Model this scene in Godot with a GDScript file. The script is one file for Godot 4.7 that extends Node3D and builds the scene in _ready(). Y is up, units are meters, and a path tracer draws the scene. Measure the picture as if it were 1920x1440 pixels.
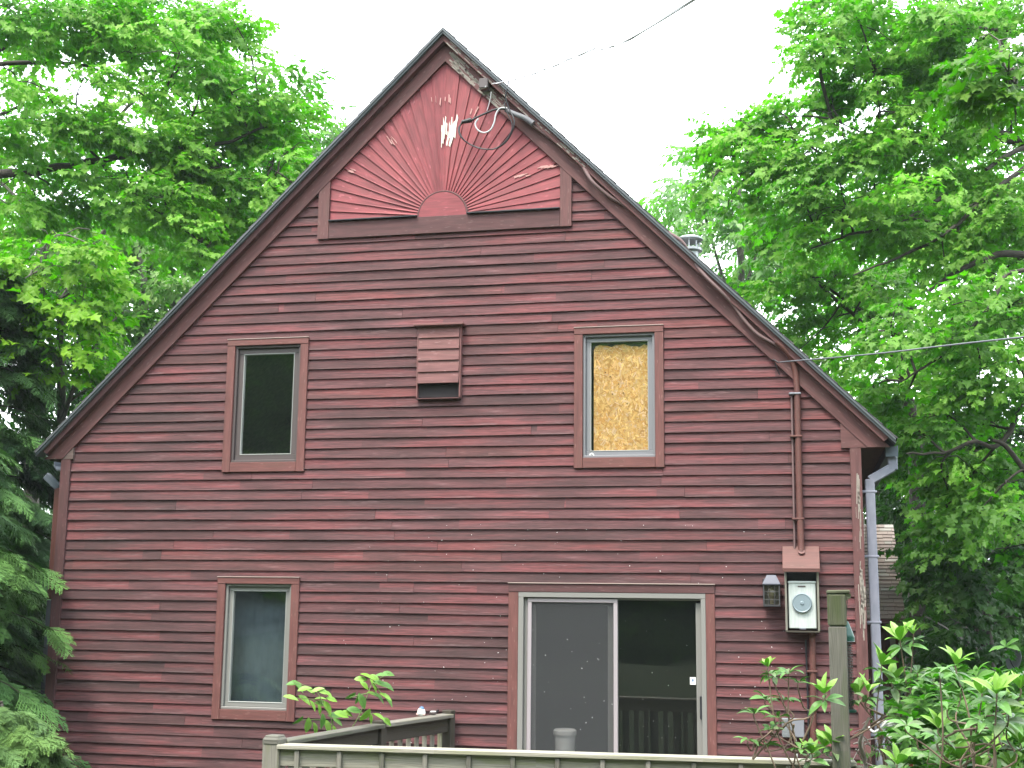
extends Node3D

var rng := RandomNumberGenerator.new()
var grain := FastNoiseLite.new()
var taken := {}
var kin := {}
var M := {}

# ------------------------------------------------------------------ naming and tagging
func numbered(called: String) -> String:
	var k: int = taken.get(called, 0)
	taken[called] = k + 1
	return called if k == 0 else "%s_%03d" % [called, k]

func tag(o: Node3D, label: String, category := "", group := "", kind := "") -> Node3D:
	if label: o.set_meta("label", label)
	if category: o.set_meta("category", category)
	if group: o.set_meta("group", group)
	if kind: o.set_meta("kind", kind)
	return o

func thing(called: String, label: String, category: String, at := Vector3.ZERO, group := "") -> Node3D:
	var o := Node3D.new()
	o.name = numbered(called)
	add_child(o)
	o.position = at
	tag(o, label, category, group)
	return o

func put(called: String, st: SurfaceTool, mat: Material, parent: Node3D) -> MeshInstance3D:
	var o := MeshInstance3D.new()
	o.name = called
	o.mesh = st.commit()
	o.material_override = mat
	parent.add_child(o, true)
	return o

func put_mesh(called: String, mesh: Mesh, mat: Material, parent: Node3D, t := Transform3D()) -> MeshInstance3D:
	var o := MeshInstance3D.new()
	o.name = called
	o.mesh = mesh
	o.material_override = mat
	o.transform = t
	parent.add_child(o, true)
	return o

func group_part(called: String, parent: Node3D) -> Node3D:
	var o := Node3D.new()
	o.name = called
	parent.add_child(o, true)
	return o

# ------------------------------------------------------------------ shapes
func mb() -> SurfaceTool:
	var st := SurfaceTool.new()
	st.begin(Mesh.PRIMITIVE_TRIANGLES)
	return st

func tri(st: SurfaceTool, a: Vector3, b: Vector3, c: Vector3, n: Vector3, ua := Vector2.ZERO, ub := Vector2.ZERO, uc := Vector2.ZERO) -> void:
	if (b - a).cross(c - a).dot(n) > 0.0:
		var t := b; b = c; c = t
		var u := ub; ub = uc; uc = u
	st.set_normal(n); st.set_uv(ua); st.add_vertex(a)
	st.set_normal(n); st.set_uv(ub); st.add_vertex(b)
	st.set_normal(n); st.set_uv(uc); st.add_vertex(c)

func quad(st: SurfaceTool, a: Vector3, b: Vector3, c: Vector3, d: Vector3, n: Vector3, ua := Vector2.ZERO, ub := Vector2.ZERO, uc := Vector2.ZERO, ud := Vector2.ZERO) -> void:
	tri(st, a, b, c, n, ua, ub, uc)
	tri(st, a, c, d, n, ua, uc, ud)

# a board with chamfered edges; its grain runs along its longest side
func box(st: SurfaceTool, at: Vector3, size: Vector3, basis := Basis.IDENTITY, bev := 0.003, ulen := 2.0, vlen := 0.25) -> void:
	var h := size / 2.0
	bev = minf(bev, minf(h.x, minf(h.y, h.z)) * 0.6)
	var long := 0
	if size.y > size[long]: long = 1
	if size.z > size[long]: long = 2
	var off := Vector2(rng.randf(), rng.randf())
	var pts := {}
	for sx in [-1, 1]:
		for sy in [-1, 1]:
			for sz in [-1, 1]:
				var c := Vector3(sx * h.x, sy * h.y, sz * h.z)
				for ax in 3:
					var q := c
					for k in 3:
						if k != ax: q[k] -= signf(q[k]) * bev
					pts[[sx, sy, sz, ax]] = q
	var uv := func(q: Vector3, ax: int) -> Vector2:
		var u: float = q[long] / ulen
		var v := 0.0
		for k in 3:
			if k != long and (ax < 0 or k != ax or ax == long): v += q[k]
		return Vector2(u, v / vlen) + off
	for ax in 3:
		var a1 := (ax + 1) % 3
		var a2 := (ax + 2) % 3
		for s in [-1, 1]:
			var n := Vector3.ZERO
			n[ax] = s
			var ks := []
			for e in [[-1, -1], [1, -1], [1, 1], [-1, 1]]:
				var k := [0, 0, 0, ax]
				k[ax] = s; k[a1] = e[0]; k[a2] = e[1]
				ks.append(pts[k])
			quad(st, at + basis * ks[0], at + basis * ks[1], at + basis * ks[2], at + basis * ks[3], basis * n, uv.call(ks[0], ax), uv.call(ks[1], ax), uv.call(ks[2], ax), uv.call(ks[3], ax))
	for ax in 3:
		var a1 := (ax + 1) % 3
		var a2 := (ax + 2) % 3
		for s1 in [-1, 1]:
			for s2 in [-1, 1]:
				var n := Vector3.ZERO
				n[a1] = s1; n[a2] = s2
				var ks := []
				for e in [[-1, a1], [1, a1], [1, a2], [-1, a2]]:
					var k := [0, 0, 0, e[1]]
					k[ax] = e[0]; k[a1] = s1; k[a2] = s2
					ks.append(pts[k])
				quad(st, at + basis * ks[0], at + basis * ks[1], at + basis * ks[2], at + basis * ks[3], basis * n.normalized(), uv.call(ks[0], -1), uv.call(ks[1], -1), uv.call(ks[2], -1), uv.call(ks[3], -1))
	for sx in [-1, 1]:
		for sy in [-1, 1]:
			for sz in [-1, 1]:
				tri(st, at + basis * pts[[sx, sy, sz, 0]], at + basis * pts[[sx, sy, sz, 1]], at + basis * pts[[sx, sy, sz, 2]], basis * Vector3(sx, sy, sz).normalized())

func bx(x0: float, x1: float, y0: float, y1: float, z0: float, z1: float, bev := 0.003) -> SurfaceTool:
	var st := mb()
	box(st, Vector3((x0 + x1) / 2, (y0 + y1) / 2, (z0 + z1) / 2), Vector3(x1 - x0, y1 - y0, z1 - z0), Basis.IDENTITY, bev)
	return st

# a bar from a to b, w across (x of its section) and h high
func bar(st: SurfaceTool, a: Vector3, b: Vector3, w: float, h: float, up := Vector3.UP, bev := 0.003) -> void:
	var d := (b - a)
	var x := up.cross(d).normalized()
	var y := d.normalized().cross(x)
	box(st, (a + b) / 2, Vector3(w, h, d.length()), Basis(x, y, d.normalized()), bev)

func poly(st: SurfaceTool, pts: PackedVector2Array, z0: float, z1: float, along := Vector2(1, 0), vlen := 0.25) -> void:
	var off := Vector2(rng.randf(), rng.randf())
	var across := Vector2(-along.y, along.x)
	var idx := Geometry2D.triangulate_polygon(pts)
	var uv := func(p: Vector2) -> Vector2: return Vector2(p.dot(along) / 2.0, p.dot(across) / vlen) + off
	for i in range(0, idx.size(), 3):
		var p: Array = [pts[idx[i]], pts[idx[i + 1]], pts[idx[i + 2]]]
		for s in 2:
			var z: float = z1 if s == 0 else z0
			tri(st, Vector3(p[0].x, p[0].y, z), Vector3(p[1].x, p[1].y, z), Vector3(p[2].x, p[2].y, z), Vector3(0, 0, 1 if s == 0 else -1), uv.call(p[0]), uv.call(p[1]), uv.call(p[2]))
	var cw := Geometry2D.is_polygon_clockwise(pts)
	for i in pts.size():
		var a := pts[i]
		var b := pts[(i + 1) % pts.size()]
		var t := (b - a).normalized()
		var n := Vector3(t.y, -t.x, 0) * (-1.0 if cw else 1.0)
		quad(st, Vector3(a.x, a.y, z0), Vector3(b.x, b.y, z0), Vector3(b.x, b.y, z1), Vector3(a.x, a.y, z1), n, uv.call(a), uv.call(b), uv.call(b), uv.call(a))

func tube(st: SurfaceTool, pts: Array, r0: float, r1: float, sides := 8, caps := true) -> void:
	var n := pts.size()
	var rings := []
	var prev := Vector3.ZERO
	var run := 0.0
	for i in n:
		var d: Vector3 = (pts[mini(i + 1, n - 1)] - pts[maxi(i - 1, 0)]).normalized()
		var x := prev
		if i == 0:
			x = d.cross(Vector3(0.31, 0.9, 0.2)).normalized()
			if x.length() < 0.5: x = d.cross(Vector3.RIGHT).normalized()
		x = (x - d * x.dot(d)).normalized()
		prev = x
		var y := d.cross(x)
		var r := lerpf(r0, r1, float(i) / maxf(n - 1, 1))
		if i > 0: run += pts[i].distance_to(pts[i - 1])
		var ring := []
		for k in sides + 1:
			var a := TAU * k / sides
			var nn := x * cos(a) + y * sin(a)
			ring.append([pts[i] + nn * r, nn, Vector2(float(k) / sides, run / 0.5)])
		rings.append(ring)
	for i in n - 1:
		for k in sides:
			var q := [rings[i][k], rings[i][k + 1], rings[i + 1][k + 1], rings[i + 1][k]]
			for t in [[0, 1, 2], [0, 2, 3]]:
				var a = q[t[0]]
				var b = q[t[1]]
				var c = q[t[2]]
				if (b[0] - a[0]).cross(c[0] - a[0]).dot(a[1] + b[1] + c[1]) > 0.0:
					var s = b; b = c; c = s
				for v in [a, b, c]:
					st.set_normal(v[1]); st.set_uv(v[2]); st.add_vertex(v[0])
	if caps:
		for e in [0, n - 1]:
			var d: Vector3 = (pts[1] - pts[0]).normalized() * -1.0 if e == 0 else (pts[n - 1] - pts[n - 2]).normalized()
			for k in sides:
				tri(st, pts[e], rings[e][k][0], rings[e][k + 1][0], d)

func lathe(st: SurfaceTool, at: Vector3, prof: Array, segs := 20, basis := Basis.IDENTITY) -> void:
	for i in prof.size() - 1:
		var p: Vector2 = prof[i]
		var q: Vector2 = prof[i + 1]
		if p.distance_to(q) < 1e-6: continue
		var t := (q - p).normalized()
		var nr := Vector2(t.y, -t.x)
		for k in segs:
			var a0 := TAU * k / segs
			var a1 := TAU * (k + 1) / segs
			var v := func(c: Vector2, a: float) -> Vector3: return at + basis * Vector3(c.x * cos(a), c.y, c.x * sin(a))
			var nn := func(a: float) -> Vector3: return (basis * Vector3(nr.x * cos(a), nr.y, nr.x * sin(a))).normalized()
			var quadv := [[v.call(p, a0), nn.call(a0)], [v.call(p, a1), nn.call(a1)], [v.call(q, a1), nn.call(a1)], [v.call(q, a0), nn.call(a0)]]
			for tr in [[0, 1, 2], [0, 2, 3]]:
				var a = quadv[tr[0]]
				var b = quadv[tr[1]]
				var c = quadv[tr[2]]
				if (b[0] - a[0]).cross(c[0] - a[0]).length() < 1e-9: continue
				if (b[0] - a[0]).cross(c[0] - a[0]).dot(a[1]) > 0.0:
					var s = b; b = c; c = s
				for e in [a, b, c]:
					st.set_normal(e[1]); st.set_uv(Vector2(float(k) / segs, e[0].y * 2.0)); st.add_vertex(e[0])

func smooth_path(pts: Array, steps := 5) -> Array:
	var out := []
	for i in pts.size() - 1:
		var p0: Vector3 = pts[maxi(i - 1, 0)]
		var p1: Vector3 = pts[i]
		var p2: Vector3 = pts[i + 1]
		var p3: Vector3 = pts[mini(i + 2, pts.size() - 1)]
		for s in steps:
			out.append(p1.cubic_interpolate(p2, p0, p3, float(s) / steps))
	out.append(pts[-1])
	return out

# ------------------------------------------------------------------ materials
func lin(r: float, g: float, b: float) -> Color:
	return Color(r, g, b).linear_to_srgb()

func flat_mat(c: Color, rough := 0.8, metal := 0.0) -> StandardMaterial3D:
	var m := StandardMaterial3D.new()
	m.albedo_color = c
	m.roughness = rough
	m.metallic = metal
	return m

func tex_mat(t: Texture2D, tint: Color, rough := 0.85, bump: Texture2D = null, depth := 0.1) -> StandardMaterial3D:
	var m := flat_mat(tint, rough)
	m.albedo_texture = t
	if bump:
		m.heightmap_enabled = true
		m.heightmap_texture = bump
		m.heightmap_scale = depth
	return m

func noise_at(x: float, y: float, f: float, s := 0.0) -> float:
	return grain.get_noise_3d(x * f, y * f, s * 37.0)

# weathered paint on clapboards: eight bands of 3 m, each a board face from its lower to its upper edge
func paint_texture() -> Array:
	var w := 1024
	var h := 1024
	var im := Image.create(w, h, false, Image.FORMAT_RGB8)
	var bu := Image.create(w, h, false, Image.FORMAT_RGB8)
	var band := h / 8
	for y in h:
		var b := y / band
		var v := float(y % band) / band
		for x in w:
			var u := float(x) / w
			var edge := minf(u, 1.0 - u) * 12.0
			var uu := u if edge > 1.0 else u
			var fine := noise_at(uu * 40.0, v * 60.0 + b * 211.0, 1.0, 1.0)
			var streak := noise_at(uu * 9.0, v * 16.0 + b * 97.0, 1.0, 2.0)
			var patch := noise_at(uu * 3.6, v * 1.3 + b * 51.0, 1.0, 3.0)
			var worn := noise_at(uu * 7.0, v * 5.0 + b * 71.0, 1.0, 4.0)
			var k := 0.86 + 0.18 * fine + 0.17 * streak
			var c := Color(0.80, 0.79, 0.79) * k
			# mildewed dark lengths
			var d := smoothstep(0.08, 0.5, patch + 0.3 * streak)
			c = c.lerp(Color(0.58, 0.61, 0.60) * k, d * 0.62)
			# brighter red lengths
			var rd := smoothstep(0.10, 0.42, -patch + 0.3 * worn)
			c = c.lerp(Color(0.96, 0.82, 0.82) * k, rd * 0.7)
			# paint worn to grey wood, mostly along the butt edge
			var lip := smoothstep(0.16, 0.0, v) * 0.42
			var bare := smoothstep(0.55, 0.72, worn + lip + 0.35 * fine)
			c = c.lerp(Color(1.0, 1.22, 1.20) * (0.86 + 0.2 * fine), bare * 0.5)
			im.set_pixel(x, y, Color(clampf(c.r, 0, 1), clampf(c.g, 0, 1), clampf(c.b, 0, 1)))
			var e := clampf(0.55 + 0.3 * fine + 0.2 * streak - 0.3 * bare, 0, 1)
			bu.set_pixel(x, y, Color(e, e, e))
	return [ImageTexture.create_from_image(im), ImageTexture.create_from_image(bu)]

# grain along x; tone mixes between two colours, with knots
func wood_texture(a: Color, b: Color, c2: Color, s: float) -> Array:
	var w := 512
	var h := 512
	var im := Image.create(w, h, false, Image.FORMAT_RGB8)
	var bu := Image.create(w, h, false, Image.FORMAT_RGB8)
	for y in h:
		for x in w:
			var u := float(x) / w
			var v := float(y) / h
			var warp := noise_at(u * 3.0, v * 4.0, 1.0, s) * 0.6
			var rings := sin((v * 5.0 + warp) * 22.0) * 0.5 + 0.5
			var fine := noise_at(u * 12.0, v * 130.0, 1.0, s + 1.0)
			var blot := noise_at(u * 5.0, v * 4.0, 1.0, s + 2.0)
			var c := a.lerp(b, clampf(rings * 0.55 + 0.25 + fine * 0.6, 0, 1))
			c = c.lerp(c2, smoothstep(0.05, 0.5, blot) * 0.6)
			im.set_pixel(x, y, c)
			var e := clampf(0.5 + 0.4 * fine - 0.2 * rings, 0, 1)
			bu.set_pixel(x, y, Color(e, e, e))
	return [ImageTexture.create_from_image(im), ImageTexture.create_from_image(bu)]

# pressed wood flakes
func flake_texture() -> ImageTexture:
	var w := 420
	var h := 720
	var im := Image.create(w, h, false, Image.FORMAT_RGB8)
	im.fill(Color(0.72, 0.56, 0.30))
	var cols := [Color(0.84, 0.69, 0.42), Color(0.78, 0.60, 0.32), Color(0.89, 0.76, 0.50), Color(0.76, 0.57, 0.31), Color(0.87, 0.71, 0.47), Color(0.80, 0.64, 0.37), Color(0.86, 0.74, 0.60)]
	for i in 4200:
		var c: Color = cols[rng.randi() % cols.size()]
		var l := rng.randf_range(14, 60)
		var t := rng.randf_range(3, 15)
		var a := rng.randf() * PI
		var o := Vector2(rng.randf() * w, rng.randf() * h)
		var k := rng.randf_range(0.86, 1.08)
		var e1 := Vector2(cos(a), sin(a))
		var e2 := Vector2(-e1.y, e1.x)
		var reach := int(l * 0.5 + t)
		for yy in range(maxi(0, int(o.y) - reach), mini(h, int(o.y) + reach)):
			for xx in range(maxi(0, int(o.x) - reach), mini(w, int(o.x) + reach)):
				var d := Vector2(xx, yy) - o
				var p := absf(d.dot(e1)) / (l * 0.5)
				var q := absf(d.dot(e2)) / (t * 0.5)
				if p < 1.0 and q < 1.0:
					im.set_pixel(xx, yy, c * k * (0.96 + 0.06 * sin(d.dot(e2) * 2.2)) * (0.92 if q > 0.85 else 1.0))
	for i in 7:
		var o := Vector2i(int(rng.randf_range(0.2, 0.8) * w), int(rng.randf_range(0.1, 0.6) * h))
		for yy in range(-5, 6):
			for xx in range(-5, 6):
				if xx * xx + yy * yy < 24 + rng.randi() % 8:
					var p := Vector2i(clampi(o.x + xx, 0, w - 1), clampi(o.y + yy, 0, h - 1))
					im.set_pixelv(p, Color(0.36, 0.25, 0.14))
	return ImageTexture.create_from_image(im)

# blotched paint with bare flaked spots, for trim boards and the sunburst
func trim_texture(flakes: float, s: float) -> ImageTexture:
	var w := 512
	var im := Image.create(w, w, false, Image.FORMAT_RGB8)
	for y in w:
		for x in w:
			var u := float(x) / w
			var v := float(y) / w
			var fine := noise_at(u * 16.0, v * 70.0, 1.0, s)
			var blot := noise_at(u * 6.0, v * 6.0, 1.0, s + 1.0)
			var peel := noise_at(u * 26.0, v * 14.0, 1.0, s + 2.0)
			var k := 0.86 + 0.10 * fine + 0.14 * blot
			var c := Color(0.9, 0.9, 0.9) * k
			c = c.lerp(Color(0.62, 0.68, 0.66), smoothstep(0.15, 0.6, blot) * 0.5)
			c = c.lerp(Color(1, 1.4, 1.35) * 0.95, smoothstep(0.62 - flakes, 0.72 - flakes, peel + 0.25 * blot + 0.2 * fine) * 0.8)
			im.set_pixel(x, y, Color(clampf(c.r, 0, 1), clampf(c.g, 0, 1), clampf(c.b, 0, 1)))
	return ImageTexture.create_from_image(im)

func speck_texture(a: Color, b: Color, f: float, s: float, stretch := 1.0) -> ImageTexture:
	var w := 256
	var im := Image.create(w, w, false, Image.FORMAT_RGB8)
	for y in w:
		for x in w:
			var n := noise_at(x / 256.0 * f, y / 256.0 * f * stretch, 1.0, s) * 0.6 + noise_at(x / 256.0 * f * 5.0, y / 256.0 * f * 5.0 * stretch, 1.0, s + 3.0) * 0.5
			im.set_pixel(x, y, a.lerp(b, clampf(0.5 + n, 0, 1)))
	return ImageTexture.create_from_image(im)

func pane_mat(alpha: float, tint := Color(0.85, 0.95, 0.93)) -> StandardMaterial3D:
	var m := flat_mat(Color(tint.r, tint.g, tint.b, alpha), 0.02)
	m.transparency = BaseMaterial3D.TRANSPARENCY_ALPHA
	m.metallic_specular = 0.72
	return m

func leaf_mat(rough: float, back: Color, tint := Color.WHITE) -> StandardMaterial3D:
	var m := flat_mat(tint, rough)
	m.vertex_color_use_as_albedo = true
	m.cull_mode = BaseMaterial3D.CULL_DISABLED
	m.backlight_enabled = true
	m.backlight = back
	m.metallic_specular = 0.4
	return m

func make_materials() -> void:
	var pt := paint_texture()
	M.clap = []
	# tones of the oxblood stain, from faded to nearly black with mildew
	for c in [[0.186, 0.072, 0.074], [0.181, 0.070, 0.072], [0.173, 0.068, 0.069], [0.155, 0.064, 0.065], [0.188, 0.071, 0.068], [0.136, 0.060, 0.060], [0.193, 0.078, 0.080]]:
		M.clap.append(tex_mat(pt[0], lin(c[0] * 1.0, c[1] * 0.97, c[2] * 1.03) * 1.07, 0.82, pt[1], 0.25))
	var tt := trim_texture(0.0, 11.0)
	var tf := trim_texture(0.14, 17.0)
	var ts := trim_texture(-0.07, 23.0)
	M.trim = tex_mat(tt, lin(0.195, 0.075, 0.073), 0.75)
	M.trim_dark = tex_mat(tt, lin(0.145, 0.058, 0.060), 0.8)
	M.trim_worn = tex_mat(tf, lin(0.185, 0.078, 0.080), 0.85)
	M.casing = tex_mat(tt, lin(0.235, 0.083, 0.074), 0.72)
	M.fan = []
	for c in [[0.44, 0.085, 0.100], [0.42, 0.080, 0.097], [0.46, 0.092, 0.108], [0.405, 0.082, 0.097]]:
		M.fan.append(tex_mat(ts, lin(c[0], c[1], c[2]) * 0.95, 0.7))
	M.capline = flat_mat(lin(0.30, 0.235, 0.21), 0.8)
	M.return_worn = tex_mat(tf, lin(0.215, 0.145, 0.13), 0.85)
	M.bare = flat_mat(lin(0.72, 0.68, 0.60), 0.9)
	M.faded = flat_mat(lin(0.46, 0.25, 0.235), 0.9)
	M.louver = tex_mat(tt, lin(0.285, 0.115, 0.112), 0.75)
	M.drip = flat_mat(lin(0.085, 0.095, 0.105), 0.5, 0.1)
	M.drip_dark = flat_mat(lin(0.10, 0.12, 0.15), 0.6, 0.2)
	M.vent_mesh = flat_mat(lin(0.022, 0.018, 0.020), 0.9)
	M.flash = flat_mat(lin(0.03, 0.03, 0.035), 0.5, 0.3)
	M.shingle = tex_mat(speck_texture(lin(0.05, 0.05, 0.055), lin(0.13, 0.12, 0.12), 30.0, 5.0), Color.WHITE, 0.95)
	M.shingle.uv1_triplanar = true
	M.shingle.uv1_world_triplanar = true
	M.tab = flat_mat(Color.WHITE, 0.95)
	M.tab.vertex_color_use_as_albedo = true
	M.dark = flat_mat(lin(0.02, 0.02, 0.02), 0.9)
	M.room = flat_mat(lin(0.022, 0.022, 0.021), 0.9)
	M.frame_brown = flat_mat(lin(0.075, 0.058, 0.058), 0.5)
	M.frame_grey = flat_mat(lin(0.175, 0.175, 0.19), 0.5)
	M.frame_tan = flat_mat(lin(0.20, 0.195, 0.185), 0.5)
	M.bead = flat_mat(lin(0.28, 0.29, 0.28), 0.5)
	M.screen_frame = flat_mat(lin(0.37, 0.325, 0.35), 0.45, 0.2)
	M.pane = pane_mat(0.012, Color(0.5, 0.55, 0.52))
	M.screen = flat_mat(Color(0.28, 0.285, 0.295, 0.33), 0.9)
	M.screen.transparency = BaseMaterial3D.TRANSPARENCY_ALPHA
	M.curtain = tex_mat(speck_texture(lin(0.022, 0.042, 0.054), lin(0.036, 0.060, 0.074), 3.0, 9.0, 1.0), Color.WHITE, 0.9)  # blue-grey tint carries the reflected sky of the lower left pane
	M.osb = tex_mat(flake_texture(), lin(0.80, 0.77, 0.70), 0.85)
	M.white = flat_mat(lin(0.72, 0.74, 0.72), 0.5)
	M.chalk = flat_mat(lin(0.80, 0.80, 0.78), 0.8)
	M.meter = tex_mat(speck_texture(lin(0.37, 0.41, 0.40), lin(0.48, 0.51, 0.495), 6.0, 31.0), Color.WHITE, 0.5)
	M.meter_disc = flat_mat(lin(0.19, 0.24, 0.27), 0.35)
	M.greymetal = flat_mat(lin(0.22, 0.225, 0.26), 0.45, 0.2)
	M.greybox = tex_mat(speck_texture(lin(0.12, 0.13, 0.14), lin(0.20, 0.21, 0.22), 6.0, 33.0), Color.WHITE, 0.6)
	M.spout = tex_mat(speck_texture(lin(0.18, 0.185, 0.235), lin(0.25, 0.255, 0.315), 5.0, 35.0, 0.2), Color.WHITE, 0.45)
	M.steel = flat_mat(lin(0.30, 0.32, 0.33), 0.4, 0.6)
	M.black = flat_mat(lin(0.018, 0.018, 0.022), 0.45)
	M.lamp_hood = flat_mat(lin(0.075, 0.078, 0.10), 0.4, 0.3)
	M.lamp_glass = pane_mat(0.02, Color(0.6, 0.58, 0.45))
	M.lamp_glass.metallic_specular = 0.3
	M.lamp_cage = flat_mat(lin(0.06, 0.06, 0.065), 0.5)
	M.lamp_bulb = flat_mat(lin(0.08, 0.07, 0.045), 0.3)
	M.spout_dark = flat_mat(lin(0.12, 0.125, 0.15), 0.6)
	M.conduit = tex_mat(trim_texture(-0.2, 41.0), lin(0.185, 0.066, 0.055), 0.6)
	M.cable = flat_mat(lin(0.14, 0.085, 0.085), 0.7)
	M.cable_grey = flat_mat(lin(0.13, 0.13, 0.145), 0.6)
	M.phone = flat_mat(lin(0.10, 0.105, 0.12), 0.6)
	M.wire = flat_mat(lin(0.42, 0.42, 0.44), 0.6)
	var wd := wood_texture(lin(0.225, 0.210, 0.180), lin(0.15, 0.140, 0.120), lin(0.145, 0.148, 0.085), 51.0)
	M.deck = tex_mat(wd[0], Color.WHITE, 0.9, wd[1], 0.2)
	M.deck_dark = tex_mat(wd[0], Color(0.55, 0.52, 0.5), 0.9, wd[1], 0.2)
	M.deck_pale = tex_mat(wd[0], Color(1.22, 1.22, 1.20), 0.9, wd[1], 0.2)
	var wg := wood_texture(lin(0.095, 0.10, 0.06), lin(0.05, 0.055, 0.032), lin(0.045, 0.06, 0.018), 57.0)
	M.deck_moss = tex_mat(wg[0], Color.WHITE, 0.95, wg[1], 0.3)
	var wp := wood_texture(lin(0.140, 0.132, 0.112), lin(0.088, 0.084, 0.070), lin(0.08, 0.09, 0.055), 59.0)
	M.deck_post = tex_mat(wp[0], Color.WHITE, 0.95, wp[1], 0.25)
	M.feeder = flat_mat(lin(0.012, 0.07, 0.055), 0.4)
	M.mesh_wire = flat_mat(lin(0.03, 0.035, 0.03), 0.6)
	var bk := speck_texture(lin(0.055, 0.048, 0.040), lin(0.17, 0.155, 0.135), 9.0, 61.0, 0.3)
	M.bark = tex_mat(bk, Color.WHITE, 0.95)
	M.bark_dark = tex_mat(bk, Color(0.6, 0.58, 0.55), 0.95)
	M.bark_pale = tex_mat(bk, Color(1.6, 1.55, 1.45), 0.95)
	M.stem = flat_mat(lin(0.17, 0.12, 0.085), 0.85)
	M.stem_green = flat_mat(lin(0.13, 0.19, 0.06), 0.7)
	M.deadwood = flat_mat(lin(0.27, 0.24, 0.21), 0.9)
	M.leaf = leaf_mat(0.5, Color(0.66, 1.0, 0.20))
	M.needle = leaf_mat(0.6, Color(0.10, 0.20, 0.06))
	M.rhodo = []
	for c in [[0.165, 0.32, 0.045], [0.10, 0.22, 0.05], [0.20, 0.35, 0.07], [0.06, 0.13, 0.035], [0.13, 0.19, 0.085]]:
		var m := leaf_mat(0.38, Color(0.40, 0.62, 0.10), lin(c[0], c[1], c[2]))
		M.rhodo.append(m)
	M.ground = tex_mat(speck_texture(lin(0.018, 0.034, 0.010), lin(0.05, 0.055, 0.028), 12.0, 71.0), Color.WHITE, 1.0)
	M.ground.uv1_triplanar = true
	M.ground.uv1_world_triplanar = true
	M.ground.uv1_scale = Vector3(0.4, 0.4, 0.4)
	M.blue = flat_mat(lin(0.10, 0.19, 0.33), 0.3)
	M.pinkish = flat_mat(lin(0.6, 0.42, 0.38), 0.4)
	M.redplastic = flat_mat(lin(0.45, 0.05, 0.035), 0.4)
	M.plastic = flat_mat(lin(0.70, 0.71, 0.72), 0.4)

# ------------------------------------------------------------------ house
const APEX_X := 0.04
const APEX_Y := 8.55
const PITCH := 0.1065

func rake_in(y: float, inset: float) -> float:   # half width of the gable at height y, inset measured level
	return APEX_Y - y - inset

func wall_span(y: float) -> Vector2:
	if y < 3.925: return Vector2(-4.16, 4.172)
	var h := rake_in(y, 0.275)
	return Vector2(maxf(APEX_X - h, -4.14), minf(APEX_X + h, 4.10))

func cut_spans(y0: float, y1: float, holes: Array) -> Array:
	# level runs of wall between the openings
	var spans := [[wall_span(y0).x, wall_span(y1).x, wall_span(y0).y, wall_span(y1).y]]
	if spans[0][2] - spans[0][0] < 0.05: return []
	for o in holes:
		if y1 <= o[2] or y0 >= o[3]: continue
		var next := []
		for s in spans:
			if o[1] <= s[0] or o[0] >= s[2]:
				next.append(s)
				continue
			if o[0] > s[0]: next.append([s[0], s[1], o[0], o[0]])
			if o[1] < s[2]: next.append([o[1], o[1], s[2], s[3]])
		spans = next
	return spans

func clapboard(xl0: float, xl1: float, xr0: float, xr1: float, y0: float, mat: Material, parent: Node3D) -> void:
	var st := mb()
	var w := xr0 - xl0
	var n := maxi(1, int(ceil(w / 0.8)))
	var band := rng.randi() % 8
	var u0 := rng.randf()
	var tilt := rng.randf_range(-0.0025, 0.0025)
	var lip0 := rng.randf_range(0.0200, 0.0240)
	var rows := []
	for i in n + 1:
		var f := float(i) / n
		var sag := grain.get_noise_2d((xl0 + w * f) * 0.9, y0 * 40.0) * 0.004
		var lip := lip0 + grain.get_noise_2d((xl0 + w * f) * 1.7, y0 * 31.0 + 500.0) * 0.005
		var yb := y0 + sag + tilt * (f - 0.5) * 2.0
		var xb := lerpf(xl0, xr0, f)
		var xt := lerpf(xl1, xr1, f)
		rows.append([Vector3(xb, yb, 0.0), Vector3(xb, yb, lip), Vector3(xt, y0 + PITCH + 0.006, 0.0015), u0 + xb / 3.0, u0 + xt / 3.0])
	var v0 := (band + 0.04) / 8.0
	var v1 := (band + 0.96) / 8.0
	for i in n:
		var a = rows[i]
		var b = rows[i + 1]
		var nf: Vector3 = Vector3(0, a[1].z - a[2].z, a[2].y - a[1].y).normalized()
		quad(st, a[1], b[1], b[2], a[2], nf, Vector2(a[3], v0), Vector2(b[3], v0), Vector2(b[4], v1), Vector2(a[4], v1))
		quad(st, a[0], b[0], b[1], a[1], Vector3.DOWN, Vector2(a[3], v0), Vector2(b[3], v0), Vector2(b[3], v0), Vector2(a[3], v0))
	for e in [[rows[0], -1], [rows[n], 1]]:
		tri(st, e[0][0], e[0][1], e[0][2], Vector3(e[1], 0, 0), Vector2(e[0][3], v0), Vector2(e[0][3], v0), Vector2(e[0][4], v1))
	put("clapboard", st, mat, parent)

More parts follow.
